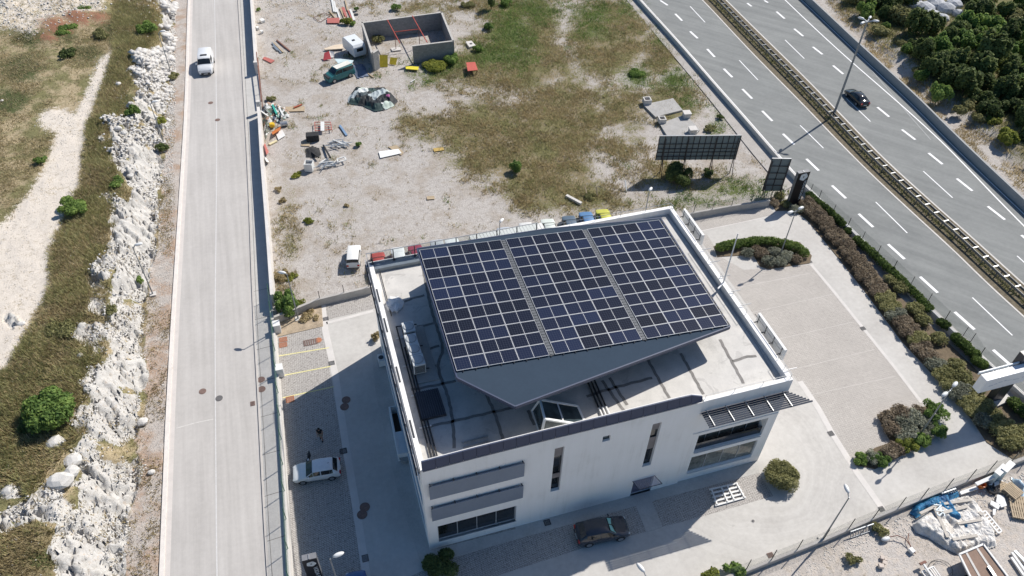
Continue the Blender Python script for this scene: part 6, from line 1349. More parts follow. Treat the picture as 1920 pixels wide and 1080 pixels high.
def grate(px, py, w_, d_, mat, label, rz=.0, z=.022, n=6):
    x, y, _ = G(px, py); t = T('drain_grate', label, 'drain grate', (x, y, z), rz); m = MB(); m.bb(-w_/2, w_/2, -d_/2, -d_/2+.05, 0, .02); m.bb(-w_/2, w_/2, d_/2-.05, d_/2, 0, .02); m.bb(-w_/2, -w_/2+.05, -d_/2+.05, d_/2-.05, 0, .02); m.bb(w_/2-.05, w_/2, -d_/2+.05, d_/2-.05, 0, .02); m.build('frame', mat, t)
    m = MB()
    for i in range(n): xx = -w_/2+.05+(w_-.1)*(i+.5)/n; m.bb(xx-.6*(w_-.1)/n/2, xx+.6*(w_-.1)/n/2, -d_/2+.05, d_/2-.05, .002, .016)
    m.build('bars', mat, t)
for a in [(611, 598, .55, .45, IRON2, 'drain grate at the corner of the planter'), (622, 681, .55, .5, IRON2, 'drain grate between the yellow bay lines'), (644, 846, .6, .55, M('dark_iron', (.05, .045, .045), .7), 'black drain grate behind the white hatchback'), (1558, 813, .5, .5, IRON2, 'drain grate on the front edge of the parking pavers'), (1618, 616, .5, .45, IRON2, 'drain grate on the rear edge of the parking pavers'), (1654, 956, .45, .6, IRON2, 'drain grate where the strip meets the yard wall'), (1519, 491, .4, .35, IRON2, 'drain grate at the tip of the upper parking island'), (1026, 980, .55, .5, M('dark_iron', (.05, .045, .045), .7), 'black grate in the apron before the office wall'), (1445, 1042, .5, .5, IRON, 'brown drain grate beside the yard wall near the bottom'), (556+26, 642, 1.35, .75, IRON, 'long reddish grate cover in the left bay'), (531, 637, .75, .6, ORI, 'reddish square cover in the left bay, upper of two'), (531, 647, .75, .6, ORI, 'reddish square cover in the left bay, lower of two'), (544, 749, .75, .7, ORI, 'orange square cover below the third yellow line'), (685, 1047, .5, .6, IRON2, 'dark grate beside the blue car'), (474, 757, .4, .5, IRON, 'small brown gully grate at the sidewalk kerb')]: grate(*a, z=.022 if a[0] != 474 else .03, rz=.0)
# electric boxes on the left fence, white unit at the side wall
for px, py, lb in ((517, 622, 'white electric box on the yard side of the fence by the planter'), (522, 704, 'white electric box on the fence beside the parking bays')):
    x, y, _ = G(px, py); t = T('electric_box', lb, 'electric box', (x+.25, y, 0)); MB().bb(-.3, .3, -.35, .35, 0, 1.15).build('cabinet', WHITE2, t, bev=.02); MB().bb(-.34, .34, -.39, .39, 1.151, 1.2).build('lid', WHITE2, t); MB().bb(.301, .32, -.28, .28, .15, 1.05).build('door', M('pale_grey_door', (.55, .56, .57), .5), t)
x, y, _ = G(716, 682); t = T('outdoor_unit', 'white outdoor unit against the left wall of the office', 'outdoor unit', (x, y, 0)); MB().bb(-.3, .3, -.45, .45, .1, .95).build('casing', WHITE2, t, bev=.02); MB().lathe([(.25, 0), (.25, .02)], (0, 0, .951), 12).build('fan_grille', FRAME, t)
x, y, _ = G(759, 864); t = T('planter_pot', 'round grey plant pot by the basement stair wall', 'plant pot', (x, y, 0)); MB().lathe([(.30, 0), (.42, .5), (.44, .55), (.36, .55), (.34, .48)], n=16).build('pot', CONCD, t); MB().lathe([(.33, .44), (.33, .46)], n=12).build('soil', M('dark_soil', (.06, .045, .035), .95), t)
# person
def person(px, py, rz):
    x, y, _ = G(px, py); t = T('person', 'person in a black shirt and beige shorts walking past the white hatchback', 'person', (x, y, 0.004), rz)
    J = {'pel': (0, 0, .95, .13, .10), 'sp': (.02, 0, 1.12, .13, .10), 'ch': (.04, 0, 1.33, .16, .115), 'nk': (.05, 0, 1.50, .055, .055), 'h0': (.07, 0, 1.60, .085, .08), 'h1': (.08, 0, 1.70, .09, .085), 'h2': (.075, 0, 1.76, .06, .06),
         'sL': (.03, .19, 1.42, .06, .06), 'eL': (-.05, .25, 1.14, .042, .042), 'wL': (.10, .24, .92, .03, .03), 'hL': (.15, .23, .84, .036, .022), 'sR': (.03, -.19, 1.42, .06, .06), 'eR': (.05, -.25, 1.15, .042, .042), 'wR': (.22, -.22, .98, .03, .03), 'hR': (.29, -.21, .93, .036, .022),
         'tL': (.02, .10, .86, .095, .095), 'kL': (.14, .11, .50, .06, .06), 'aL': (.10, .11, .09, .042, .042), 'fL': (.26, .12, .04, .04, .03), 'tR': (0, -.10, .86, .095, .095), 'kR': (-.02, -.10, .48, .06, .06), 'aR': (-.22, -.10, .13, .042, .042), 'fR': (-.08, -.11, .05, .04, .03)}
    Ed = [('pel', 'sp'), ('sp', 'ch'), ('ch', 'nk'), ('nk', 'h0'), ('h0', 'h1'), ('h1', 'h2'), ('ch', 'sL'), ('sL', 'eL'), ('eL', 'wL'), ('wL', 'hL'), ('ch', 'sR'), ('sR', 'eR'), ('eR', 'wR'), ('wR', 'hR'), ('pel', 'tL'), ('tL', 'kL'), ('kL', 'aL'), ('aL', 'fL'), ('pel', 'tR'), ('tR', 'kR'), ('kR', 'aR'), ('aR', 'fR')]
    def skin(name, joints, edges, mat, grow=0):
        idx = {j: i for i, j in enumerate(joints)}; me = bpy.data.meshes.new(name); me.from_pydata([J[j][:3] for j in joints], [(idx[a], idx[b]) for a, b in edges], []); o = bpy.data.objects.new(name, me); COL.objects.link(o)
        md = o.modifiers.new('skin', 'SKIN'); 
        if not me.skin_vertices: me.attributes.new('skin', 'FLOAT', 'POINT') if False else None
        bpy.context.view_layer.objects.active = o
        for i, j in enumerate(joints):
            v_ = me.skin_vertices[0].data[i]; v_.radius = (J[j][3]+grow, J[j][4]+grow); v_.use_root = (i == 0)
        o.modifiers.new('sub', 'SUBSURF').levels = 1; dg = bpy.context.evaluated_depsgraph_get(); m2 = bpy.data.meshes.new_from_object(o.evaluated_get(dg)); m2.name = name; m2.materials.clear(); m2.materials.append(mat); m2.shade_smooth(); bpy.data.objects.remove(o)
        o = bpy.data.objects.new(name, m2); COL.objects.link(o); o.parent = t; XF[o.name] = XF[t.name]; return o
    SK_ = M('skin', (.42, .24, .17), .6, var=.05)
    try:
        skin('body', list(J), Ed, SK_)
        J['mL'] = (-.01, .225, 1.28, .055, .055); J['mR'] = (.04, -.225, 1.28, .055, .055); J['pel_'] = (0, 0, .98, .13, .10)
        skin('shirt', ['ch', 'sp', 'pel_', 'sL', 'sR', 'mL', 'mR'], [('ch', 'sp'), ('sp', 'pel_'), ('ch', 'sL'), ('ch', 'sR'), ('sL', 'mL'), ('sR', 'mR')], M('black_cloth', (.012, .012, .014), .9), .045)
        J['tL2'] = (.10, .11, .60, .085, .085); J['tR2'] = (-.01, -.10, .58, .085, .085)
        skin('shorts', ['pel', 'tL', 'tR', 'tL2', 'tR2'], [('pel', 'tL'), ('pel', 'tR'), ('tL', 'tL2'), ('tR', 'tR2')], M('beige_cloth', (.36, .29, .22), .9), .03)
    except Exception as e: print('skin failed', e)
    MB().lathe([(.02, 1.64), (.10, 1.66), (.108, 1.72), (.085, 1.79), (.02, 1.82)], (.065, 0, 0), 14).build('hair', M('dark_hair', (.02, .014, .01), .8), t, smooth_=True)
    m = MB(); m.box((.185, 0, 1.66), (.03, .025, .04)); m.box((.172, .035, 1.69), (.012, .03, .012)); m.box((.172, -.035, 1.69), (.012, .03, .012)); m.box((.168, 0, 1.61), (.012, .05, .01)); m.build('face', M('face_detail', (.25, .12, .09), .7), t)
    for s, nm in ((1, 'hL'), (-1, 'hR')):
        hx_, hy_, hz_ = J[nm][:3]; m = MB()
        for k in range(4): m.tube((hx_+.01, hy_-.027+.018*k, hz_-.01), (hx_+.05, hy_-.027+.018*k, hz_-.07+.008*abs(k-1)), .009, .007, 5)
        m.tube((hx_, hy_-s*.03, hz_+.02), (hx_+.05, hy_-s*.055, hz_-.02), .010, .008, 5); m.build('fingers', SK_, t)
    for nm in ('fL', 'fR'):
        fx, fy, fz = J[nm][:3]; MB().box((fx-.06, fy, .045), (.27, .10, .09)).build('shoe', M('dark_shoe', (.02, .02, .022), .7), t, bev=.02)
person(603, 824, R(-105))
# ================================================================== THE RUIN AND THE THINGS LEFT ON THE LOTS
t = NT('hollow_block_wall'); mp = t.n('ShaderNodeMapping'); t.l(t.obj(), mp.inputs[0]); mp.inputs['Rotation'].default_value = (R(90), 0, 0)
bk = t.n('ShaderNodeTexBrick', inputs={'Color1': (.235, .235, .235, 1), 'Color2': (.31, .305, .30, 1), 'Mortar': (.16, .16, .16, 1), 'Scale': 1.0, 'Mortar Size': .02, 'Brick Width': .5, 'Row Height': .25}); t.l(mp.outputs[0], bk.inputs[0])
c = t.mixc(.5, bk.outputs[0], t.ramp(t.noise(2.5, 5, .7, t.obj()), [(.35, (.2, .2, .2)), (.65, (.34, .335, .325))])); BLK = t.fin(c, .92)
RH = 2.75; ru = T('block_ruin', 'roofless grey block building with red roof trusses and weeds inside', 'ruin', (14, 81, 0))
PTS = [G2(701.5, 133), G2(679, 43, RH), G2(828, 23.5, RH), G2(851, 109)]
PTS[1] = G2(679, 43, RH); fl_ = G2(711.5, 126.5); fr_ = G2(775.6, 118.7)
for a, b in ((PTS[0], PTS[1]), (PTS[1], PTS[2]), (PTS[2], PTS[3]), (PTS[0], fl_), (fr_, PTS[3])):
    d = Vector((b[0]-a[0], b[1]-a[1], 0)); L = d.length; an = math.atan2(d.y, d.x); o = MB().box((0, 0, RH/2), (L+.0, .25, RH)).build('wall', BLK, None); me = o.data
    im = XF[ru.name].inverted(); me.transform(Matrix.Identity(4)); o.parent = ru; XF[o.name] = XF[ru.name]; o.matrix_local = im @ (Matrix.Translation(((a[0]+b[0])/2, (a[1]+b[1])/2, 0)) @ Matrix.Rotation(an, 4, 'Z'))
    m = MB(); m.box((0, 0, RH+.03), (L+.2, .29, .06)); o2 = m.build('wall_cap', M('pale_cap', (.48, .46, .43), .9), None); o2.parent = o
RED = M('red_primer', (.42, .07, .05), .7, var=.15)
def P3(x, y, z): return Vector(G(x, y, z))
for a, b in (((726.4, 37.5), (750, 81)), ((773, 29.7), (801, 79.7))): MB().bar(P3(*a, RH+.05), P3(*b, RH+.05), .10, .12).build('roof_beam', RED, ru, True)
MB().bar(P3(739.7, 60, RH+.1), P3(785, 54.7, RH+.1), .08, .10).build('cross_beam', RED, ru, True)
for x, y in ((739.7, 61), (785, 56)): p = P3(x, y, RH); MB().tube((p.x, p.y, 0), p, .05, n=6).build('column', RUST, ru, True); MB().bb(p.x-.7, p.x+.7, p.y-.5, p.y+.5, 0, .12).build('column_pad', CONC, ru, True)
YG = M('yellow_sheet_metal', (.55, .42, .03), .6, var=.25, sc=3)
def sheet3(pts, th, mat, name, label, cat, parts=None):
    V = [Vector(p) for p in pts]; n = (V[1]-V[0]).cross(V[2]-V[0]).normalized()
    if n.z < 0: n = -n
    k = len(V); m = MB(); m.add([p for p in V]+[p-n*th for p in V], [tuple(range(k)), tuple(range(2*k-1, k-1, -1))]+[(i, (i+1) % k, k+(i+1) % k, k+i) for i in range(k)])
    c = sum(V, Vector())/k; o = m.build(name, mat, loc=(c.x, c.y, min(p.z for p in V))); return tag(o, label, cat)
def flat(pts, z, th, mat, name, label, cat): return sheet3([G(x, y, z) for x, y in pts], th, mat, name, label, cat)
sheet3([G(712, 126), G(727, 125.5), G(727, 103, 1.4), G(711.5, 103, 1.4)], .05, YG, 'yellow_gate_leaf', 'yellow rusty gate leaf hung at the opening of the ruin', 'gate leaf')
sheet3([G(730, 120, .1), G(742, 122, .1), G(745, 109, .8), G(732, 107, .8)], .05, YG, 'sheet_metal', 'yellow rusty panel standing right of the yellow gate leaf', 'panel')
flat([(760, 123), (785, 125), (784, 131), (761, 129)], .3, .05, M('bright_yellow_sheet', (.70, .60, .04), .6), 'yellow_sheet', 'bright yellow sheet lying on the vine heap before the ruin', 'sheet')
tb = T('red_table', 'red square table standing in the dry grass right of the ruin', 'table', (*G2(884, 126), 0)); x, y = G2(883, 123, .8)
m = MB(); m.prism([G2(874, 117, .8), G2(891, 116, .8), G2(896, 131, .8), G2(877, 133, .8)], .74, .80); m.build('table_top', M('red_table_paint', (.50, .10, .07), .6, var=.15), tb, True)
for u, v in ((876, 119), (890, 118), (894, 129), (879, 131)): p = G2(u, v, .8); MB().bb(p[0]-.04, p[0]+.04, p[1]-.04, p[1]+.04, 0, .74).build('leg', RUST, tb, True)
cc_ = T('concrete_cover', 'grey concrete cover with a round hole in the bushes right of the ruin', 'cover', (*G2(882, 86), 0)); m = MB(); m.prism([G2(873, 82), G2(884, 80), G2(892, 89), G2(880, 92)], 0, .35); m.build('slab', CONC, cc_, True); m = MB(); m.lathe([(.22, .352), (.22, .36)], G(883, 86), 12); m.build('hole', BLACK, cc_, True)  # black disc on the slab paints the shade inside the hole
# concrete slabs and block planters by the highway
flat([(1206, 196), (1262, 184), (1280, 206), (1229, 219)], .30, .35, CONCD, 'concrete_slab', 'rear concrete slab on the gravel above the long billboard', 'slab')
flat([(1237, 232), (1285, 214), (1312, 243), (1300, 256), (1252, 256)], .26, .32, CONCD, 'concrete_slab', 'front concrete slab right behind the long billboard', 'slab')
def block(px, py, s, h, label, hollow=True, solid=None, z=0.2):
    x, y, _ = G(px, py); t = T('concrete_block', label, 'concrete block', (x, y, z), R(-8)); m = MB(); w_ = .14
    if hollow: m.bb(-s, s, -s, -s+w_, 0, h); m.bb(-s, s, s-w_, s, 0, h); m.bb(-s, -s+w_, -s+w_, s-w_, 0, h); m.bb(s-w_, s, -s+w_, s-w_, 0, h); m.build('block_ring', CONC, t); MB().bb(-s+w_, s-w_, -s+w_, s-w_, 0, .1).build('dark_bottom', BLACK, t)
    else: m.bb(-s, s, -s, s, 0, h); m.build('block_body', CONC, t, bev=.02); MB().bb(-s-.08, s+.08, -s-.08, s+.08, h+.001, h+.1).build('cap', CONC, t)
block(1212, 196, .52, .75, 'open concrete box at the left corner of the rear slab'); block(1240, 231, .48, .65, 'open concrete box at the left corner of the front slab'); block(1286, 222, .45, .7, 'capped concrete pillar on the right edge of the front slab', False); block(1297, 252, .45, .7, 'capped concrete pillar nearest the billboard', False)
for u0, v0, u1, v1, lb in ((1172, 338, 1175, 360, 'white marker post leaning in the dry grass'), (1096, 348, 1102, 370, 'pale leaning post in the brown grass, left of two'), (1118, 350, 1120, 368, 'pale leaning post in the brown grass, right of two')):
    a = P3(u1, v1, 0); b = P3(u0, v0, 1.0); o = MB().bar(a, b, .12, .12).build('marker_post', WHITE2 if u0 > 1150 else M('weathered_wood', (.42, .33, .22), .85, var=.2), loc=tuple(a)); tag(o, lb, 'post')
o = MB().bar(P3(1062, 367, .15), P3(1090, 382, .15), .35, .3).build('pale_log', CONC, loc=G(1076, 375)); tag(o, 'pale concrete beam lying in the grass above the office', 'beam')
# --- planks, panels, pipes
WOOD = M('weathered_wood', (.42, .33, .22), .85, var=.2); WHP = M('white_panel', (.70, .70, .68), .6, var=.06); REDP = M('faded_red_sheet', (.42, .13, .11), .75, var=.12); PIPE = M('zinc_pipe', (.34, .38, .42), .45, .6, var=.2); PAL = M('pallet_wood', (.46, .37, .26), .9, var=.22, sc=4)
def plank(a, b, w_, h_, mat, label, name='plank', cat='plank', z0=.06, z1=None): o = MB().bar(P3(*a, z0), P3(*b, z0 if z1 is None else z1), w_, h_).build(name, mat, loc=G((a[0]+b[0])/2, (a[1]+b[1])/2)); return tag(o, label, cat)
flat([(526, 34+1), (536, 33.5), (536, 43), (612, 44)] and [(613, 34), (637, 33), (636, 43), (613, 43)], .15, .06, REDP, 'sheet_metal', 'red sheet panel lying below the long boards at the top of the lot', 'panel')
flat([(496, 106), (515, 113), (508, 118), (492, 110)], .08, .05, REDP, 'red_board', 'red board lying flat beside the rusty gate', 'board')
for j, (a, b, w_, mt, lb) in enumerate([((622, -4), (627, 22), .35, WHP, 'white pipe, leftmost of the long bundle at the top edge'), ((626, 3), (630, 23), .35, WHP, 'white pipe, second of the long bundle at the top edge'), ((631, 15), (639, 41), .22, WHP, 'long pale pole ending beside the red panel'), ((617, 20), (629, 34), .18, WOOD, 'short wooden pole left of the red panel'), ((638, 15), (652, 47), .30, WOOD, 'long wooden beam ending at the bright bush by the ruin'), ((643, 14), (648, 32), .5, REDP, 'dirty red board among the beams above the ruin'), ((647, 0), (652, 20), .22, WOOD, 'wooden beam highest in the beam pile'), ((653, 20), (661, 40), .22, REDP, 'thin red rail right of the beam pile'), ((657, 18), (664, 38), .35, WHP, 'pale board right of the thin red rail'), ((519, 75), (544, 96), .22, RUST, 'longest rusty pole of the loose fan in the upper left of the lot'), ((513, 80), (531, 98), .20, WOOD, 'middle pole of the loose fan in the upper left of the lot'), ((510, 80), (527, 99), .20, PIPE, 'grey pole of the loose fan in the upper left of the lot'), ((512, 86), (521, 95), .22, PIPE, 'short bluish plank below the loose fan of poles'), ((637, 235), (650, 254), .28, M('blue_steel', (.18, .28, .42), .5), 'single blue steel beam lying right of the red bed frame')]): plank(a, b, w_, .12, mt, lb)
fr = T('rusty_metal_frame', 'thin rusty rectangular frame lying left of the red panel', 'frame', G(603, 32)); q = [(588, 33), (608, 24), (620, 29), (601, 41)]  # bare rusty metal frame, not a bed
for i in range(4): MB().bar(P3(*q[i], .08), P3(*q[(i+1) % 4], .08), .06, .06).build('frame_bar', RUST, fr, True)
for px, py, w_, lb in ((492, 41, .8, 'white block beside the lot wall, uppermost'), (483, 55, .5, 'white fragment beside the lot wall, middle one'), (491, 62, .5, 'white fragment beside the lot wall, lowest')): x, y, _ = G(px, py); tag(MB().box((x, y, .22), (w_*.8, w_*.9, .4), rz=.5, rx=.15).build('foam_block', WHP, loc=(x, y, 0), bev=.03), lb, 'block')
# red frame with white board
rb = T('red_bed_frame', 'red metal frame with a white board across its middle', 'frame', G(605, 237))
q = [(590, 229), (620, 229), (622, 243), (591, 245)]
for i in range(4): MB().bar(P3(*q[i], .35), P3(*q[(i+1) % 4], .35), .07, .07).build('frame_bar', RED, rb, True)
for f in (.33, .67): MB().bar(P3(*q[0], .35).lerp(P3(*q[3], .35), f), P3(*q[1], .35).lerp(P3(*q[2], .35), f), .05, .05).build('cross_bar', RED, rb, True)
for x_, y_ in q: p = P3(x_, y_, .35); MB().tube((p.x, p.y, 0), p, .035, n=5).build('leg', RED, rb, True)
flat([(601, 228), (608, 228), (608, 245), (601, 245)], .42, .06, WHP, 'white_board', 'white board lying across the red metal frame', 'board')
# black rubble block, dark beams, zinc scrap heaps
x, y, _ = G(587, 262); tag(MB().box((x, y, .45), (1.6, 1.0, .9), rz=-.1).build('black_crate', M('charred_black', (.03, .03, .032), .9, var=.4, sc=5), loc=(x, y, 0), bev=.05), 'black crate block in the middle of the scrap area', 'crate')
flat([(566, 264), (582, 262), (580, 274), (564, 273)], .04, .04, WOOD, 'brown_mat', 'pale brown mat lying left of the black crate', 'mat')
for a, b, lb in (((577, 279), (598, 295), 'black beam leading down right of the charred heap'), ((606, 272), (619, 295), 'longest black beam standing out of the charred heap')): plank(a, b, .20, .15, M('charred_black', (.03, .03, .032), .9, var=.4), lb, 'black_beam', 'beam', .1, .4)
def heap(name, poly, h, mat, label, cat, seed, rough=.5, n=26, base=0.0):
    """a crumpled cover or heap of material over an outline on the ground"""
    U = [p[0] for p in poly]; V_ = [p[1] for p in poly]; us = np.linspace(min(U), max(U), n*2); vs = np.linspace(min(V_), max(V_), n); uu, vv = np.meshgrid(us, vs)
    dd = pdist(uu.ravel(), vv.ravel(), poly).reshape(uu.shape); pts = np.array([G(a, b, base) for a, b in zip(uu.ravel(), vv.ravel())]).reshape(n, 2*n, 3)
    c0 = pts.reshape(-1, 3).mean(0); x = pts[..., 0]; y = pts[..., 1]; w1 = fbm(x*.9+seed, y*.9, 4, seed); w2 = 1-2*abs(fbm(x*1.6+seed*2, y*.8, 3, seed+3)-.5); f1, f2, cc = worley(x*1.4, y*1.4, seed)
    z = base+h*smooth(0, 9, dd)*(.45+.75*w1)+rough*h*(w2-.6)*.6*smooth(0, 5, dd)+.12*h*(cc-.5)+.02
    keep = dd > -1.0; Vv = np.stack([x, y, np.maximum(z, base+.02)], -1).reshape(-1, 3); I = np.arange(n*2*n).reshape(n, 2*n); F = np.stack([I[:-1, :-1], I[:-1, 1:], I[1:, 1:], I[1:, :-1]], -1).reshape(-1, 4)
    F = F[keep.reshape(-1)[F].all(1)]; used = np.unique(F); rm = -np.ones(len(Vv), int); rm[used] = np.arange(len(used)); Vv = Vv[used]-np.array([c0[0], c0[1], base]); F = rm[F]
    o = npmesh(name, Vv, F[:, ::-1], mat); o.location = (c0[0], c0[1], base); return tag(o, label, cat)
def patch_mat(name, stops, sc, hard=True, rough=.7):
    t = NT(name); v = t.n('ShaderNodeTexVoronoi', inputs={'Scale': sc, 'Randomness': 1.0}); ad = t.n('ShaderNodeVectorMath', operation='ADD'); nn = t.n('ShaderNodeTexNoise', inputs={'Scale': sc*1.4, 'Detail': 3}); p = t.obj(); t.l(p, nn.inputs['Vector']); t.l(p, ad.inputs[0]); t.l(nn.outputs['Color'], ad.inputs[1]); t.l(ad.outputs[0], v.inputs['Vector'])
    s = t.n('ShaderNodeSeparateColor'); t.l(v.outputs['Color'], s.inputs[0]); o = t.n('ShaderNodeValToRGB'); o.color_ramp.interpolation = 'CONSTANT' if hard else 'LINEAR'; e = o.color_ramp.elements
    while len(e) < len(stops): e.new(.5)
    for q, (pp_, c) in zip(e, stops): q.position = pp_; q.color = (*c, 1)
    t.l(s.outputs[0], o.inputs[0]); return t.fin(o.outputs[0], rough)
heap('tarpaulin', [(654, 183), (668, 163), (690, 166), (720, 164), (733, 175), (746, 190), (738, 199), (722, 206), (703, 209), (680, 198), (652, 194)], .6, patch_mat('printed_banner', [(0, (.012, .016, .02)), (.34, (.02, .05, .05)), (.48, (.07, .09, .10)), (.58, (.35, .40, .42)), (.70, (.68, .70, .68)), (.86, (.48, .56, .50)), (.96, (.40, .10, .26))], .7), 'crumpled printed banner in black, white and green lying in a heap on the lot', 'tarpaulin', 3, 1.1, 50)
heap('charred_heap', [(573, 280), (585, 274), (598, 278), (602, 290), (590, 296), (575, 294)], .3, M('charred_black', (.03, .03, .032), .9), 'low heap of charred grey rubble between the beams', 'rubble heap', 5, 1.0, 14)
ZM = patch_mat('zinc_scrap', [(0, (.08, .10, .11)), (.3, (.20, .24, .25)), (.55, (.36, .41, .42)), (.8, (.55, .58, .58)), (.93, (.12, .16, .12))], 3.0)
for nm, pl_, k, ctr, an, lb in (('a', [(612, 262), (620, 252), (638, 262), (652, 274), (648, 284), (634, 282), (622, 274)], 26, (634, 268), -.62, 'upper heap of zinc strips and metal scrap'), ('b', [(590, 308), (606, 298), (628, 296), (636, 304), (622, 312), (600, 318)], 26, (612, 306), .18, 'lower heap of zinc strips spread in a fan')):
    h_ = T('scrap_heap', lb, 'scrap heap', G(*ctr)); g_ = np.random.default_rng(len(pl_)+ord(nm)); m = MB()
    for i in range(k):
        u = ctr[0]+g_.uniform(-17, 17); v = ctr[1]+g_.uniform(-8, 8); p = P3(u, v, g_.uniform(.05, .45)); a_ = an+g_.normal(0, .35); l_ = g_.uniform(.7, 1.8); dv = Vector((math.cos(a_), math.sin(a_), g_.uniform(-.08, .08)))*l_/2; m = MB(); m.bar(p-dv, p+dv, .10, .03); m.build('zinc_strip', PIPE if i % 3 else WHP, h_, True)
# washing machine, window frame, junk along the wall
x, y, _ = G(581, 318); wm = T('washing_machine', 'white open-topped washing machine casing standing on the gravel', 'washing machine', (x, y, 0), -.35); m = MB(); m.bb(-.5, .5, -.5, -.44, 0, 1.1); m.bb(-.5, .5, .44, .5, 0, 1.1); m.bb(-.5, -.44, -.44, .44, 0, 1.1); m.bb(.44, .5, -.44, .44, 0, 1.1); m.build('casing', WHP, wm); MB().lathe([(.36, .1), (.38, .8), (.34, .8)], n=14).build('drum', METAL, wm)
wf = T('window_frame', 'white window frame lying on the right end of the lower zinc heap', 'window frame', G(639, 298)); q = [(632, 298), (646, 294), (649, 300), (634, 304)]
for i in range(4): MB().bar(P3(*q[i], .45), P3(*q[(i+1) % 4], .45), .14, .1).build('frame_bar', WHP, wf, True)
flat([(710, 284), (747, 279), (753, 287), (713, 296)], .10, .05, M('clean_white_board', (.80, .80, .78), .6), 'white_board', 'large white board lying alone in the middle of the gravel lot', 'board')
flat([(727, 275), (744, 272), (757, 286), (752, 291)], .05, .04, WOOD, 'brown_board', 'tan board half under the large white board', 'board')
flat([(812, 278), (831, 276), (833, 281), (814, 284)], .10, .06, M('yellow_tan_board', (.48, .33, .10), .8), 'tan_board', 'yellowish board at the edge of the brown grass', 'board')
flat([(800, 368), (814, 367), (815, 373), (800, 374)], .06, .04, WOOD, 'pale_board', 'small pale board on the gravel above the solar roof', 'board')
JK = patch_mat('household_junk', [(0, (.03, .03, .03)), (.18, (.10, .12, .09)), (.34, (.55, .56, .55)), (.52, (.12, .30, .26)), (.6, (.32, .20, .14)), (.74, (.66, .66, .64)), (.88, (.16, .15, .13))], 2.2)
heap('junk_heap', [(492, 200), (502, 193), (520, 196), (540, 205), (545, 218), (530, 226), (515, 232), (508, 240), (498, 262), (494, 230)], .75, JK, 'jumbled heap of household junk piled against the lot wall', 'junk heap', 7, 1.2, 24)
plank((511, 197), (519, 214), .25, .2, M('teal_plastic', (.05, .38, .30), .5), 'teal plastic chair frame on the junk heap', 'teal_frame', 'frame', .7, .9)
plank((522, 200), (532, 218), .22, .2, WHP, 'white chair leaning on the right side of the junk heap', 'broken_chair', 'chair', .6, .8)
plank((489, 208), (503, 218), .16, .12, WHP, 'white rail lying across the left side of the junk heap', 'white_rail', 'rail', .9, .7)
x, y, _ = G(533, 236); br = T('metal_barrel', 'silver metal barrel lying on its side below the junk heap', 'barrel', (x, y, 0), .1); MB().tube((-.45, 0, .32), (.45, 0, .32), .32, n=18).build('barrel_body', METAL, br); MB().tube((-.2, 0, .32), (-.15, 0, .32), .335, n=18).build('hoop', PIPE, br); MB().tube((.2, 0, .32), (.25, 0, .32), .335, n=18).build('hoop', PIPE, br)
sheet3([G(509, 248, .1), G(526, 237, .2), G(525, 243, .5), G(511, 252, .6)], .05, M('orange_plastic', (.62, .19, .05), .5), 'orange_panel', 'orange plastic panel below the junk heap', 'panel')
x, y, _ = G(511, 239); tag(MB().lathe([(.35, 0), (.38, .3), (.3, .45)], (x, y, .2), 10).build('yellow_tub', M('yellow_plastic', (.72, .47, .02), .5), loc=(x, y, .2)), 'yellow plastic tub above the orange panel', 'tub')
flat([(517, 250), (529, 243), (535, 254), (522, 262)], .10, .05, WHP, 'white_grid_panel', 'white slatted panel beside the orange one', 'panel')
plank((505, 271), (519, 264), .35, .15, M('cream_board', (.66, .58, .36), .7), 'cream and red cushion board below the orange panel', 'cushion_board', 'board')
sheet3([G(497, 268, .2), G(504, 285, .2), G(500, 290, 1.1), G(495, 272, 1.1)], .05, REDP, 'red_sheet', 'red metal sheet leaning against the lot wall', 'sheet')
sheet3([G(496, 292, .1), G(505, 304, .1), G(500, 303, .9), G(494, 292, .9)], .05, WHP, 'white_sheet', 'white sheet leaning against the lot wall under the red one', 'sheet')
flat([(535, 200), (571, 199), (571, 208), (536, 209)], .08, .06, WOOD, 'wooden_pallet', 'flat wooden pallet right of the junk heap', 'pallet'); plank((551, 202), (566, 196), .2, .15, M('rust_red', (.40, .10, .05), .8), 'red iron bar lying on the flat pallet', 'iron_bar', 'bar', .2)
# things beside the caravan and van
flat([(607, 91), (628, 84), (646, 82), (643, 91), (610, 93)], .25, .12, M('beige_foam', (.66, .55, .42), .8), 'mattress', 'beige foam mattress lying left of the caravan', 'mattress')
sheet3([G(606, 113, .1), G(608, 99, .7), G(617, 96, .9), G(621, 110, .2)], .06, M('red_fabric', (.50, .07, .08), .8), 'red_seat_cushion', 'red seat cushion propped up left of the caravan', 'cushion')
sheet3([G(617, 95, .6), G(626, 97, .6), G(626, 107, .1), G(620, 108, .1)], .06, WHP, 'white_seat_back', 'white seat shell right of the red cushion', 'seat')
flat([(627, 110), (638, 110), (663, 113), (660, 118), (646, 118), (634, 119)], 1.2, .05, M('pale_blue_panel', (.55, .66, .68), .6), 'pale_blue_panel', 'pale blue panel lying above the teal van', 'panel')
heap('grey_tarp', [(662, 122), (680, 120), (690, 134), (694, 142), (670, 147), (664, 138)], .25, M('blue_grey_tarp', (.12, .15, .22), .6, var=.3, sc=2), 'dark blue grey ribbed tarpaulin on the ground beside the teal van', 'tarpaulin', 9, .8, 16)
plank((689, 137), (700, 145), .15, .1, WOOD, 'short board left of the ruin corner', 'board', 'board')
plank((770, 154), (778, 149), .14, .1, WHP, 'thin pale stick at the edge of the vine heap', 'stick', 'stick')
flat([(563+86, 27), (669, 25), (670, 29), (664, 30)] and [(664, 25), (671, 25), (672, 28), (664, 29)], .05, .03, BLACK, 'dark_plate', 'small dark plate on the slab above the ruin', 'plate')
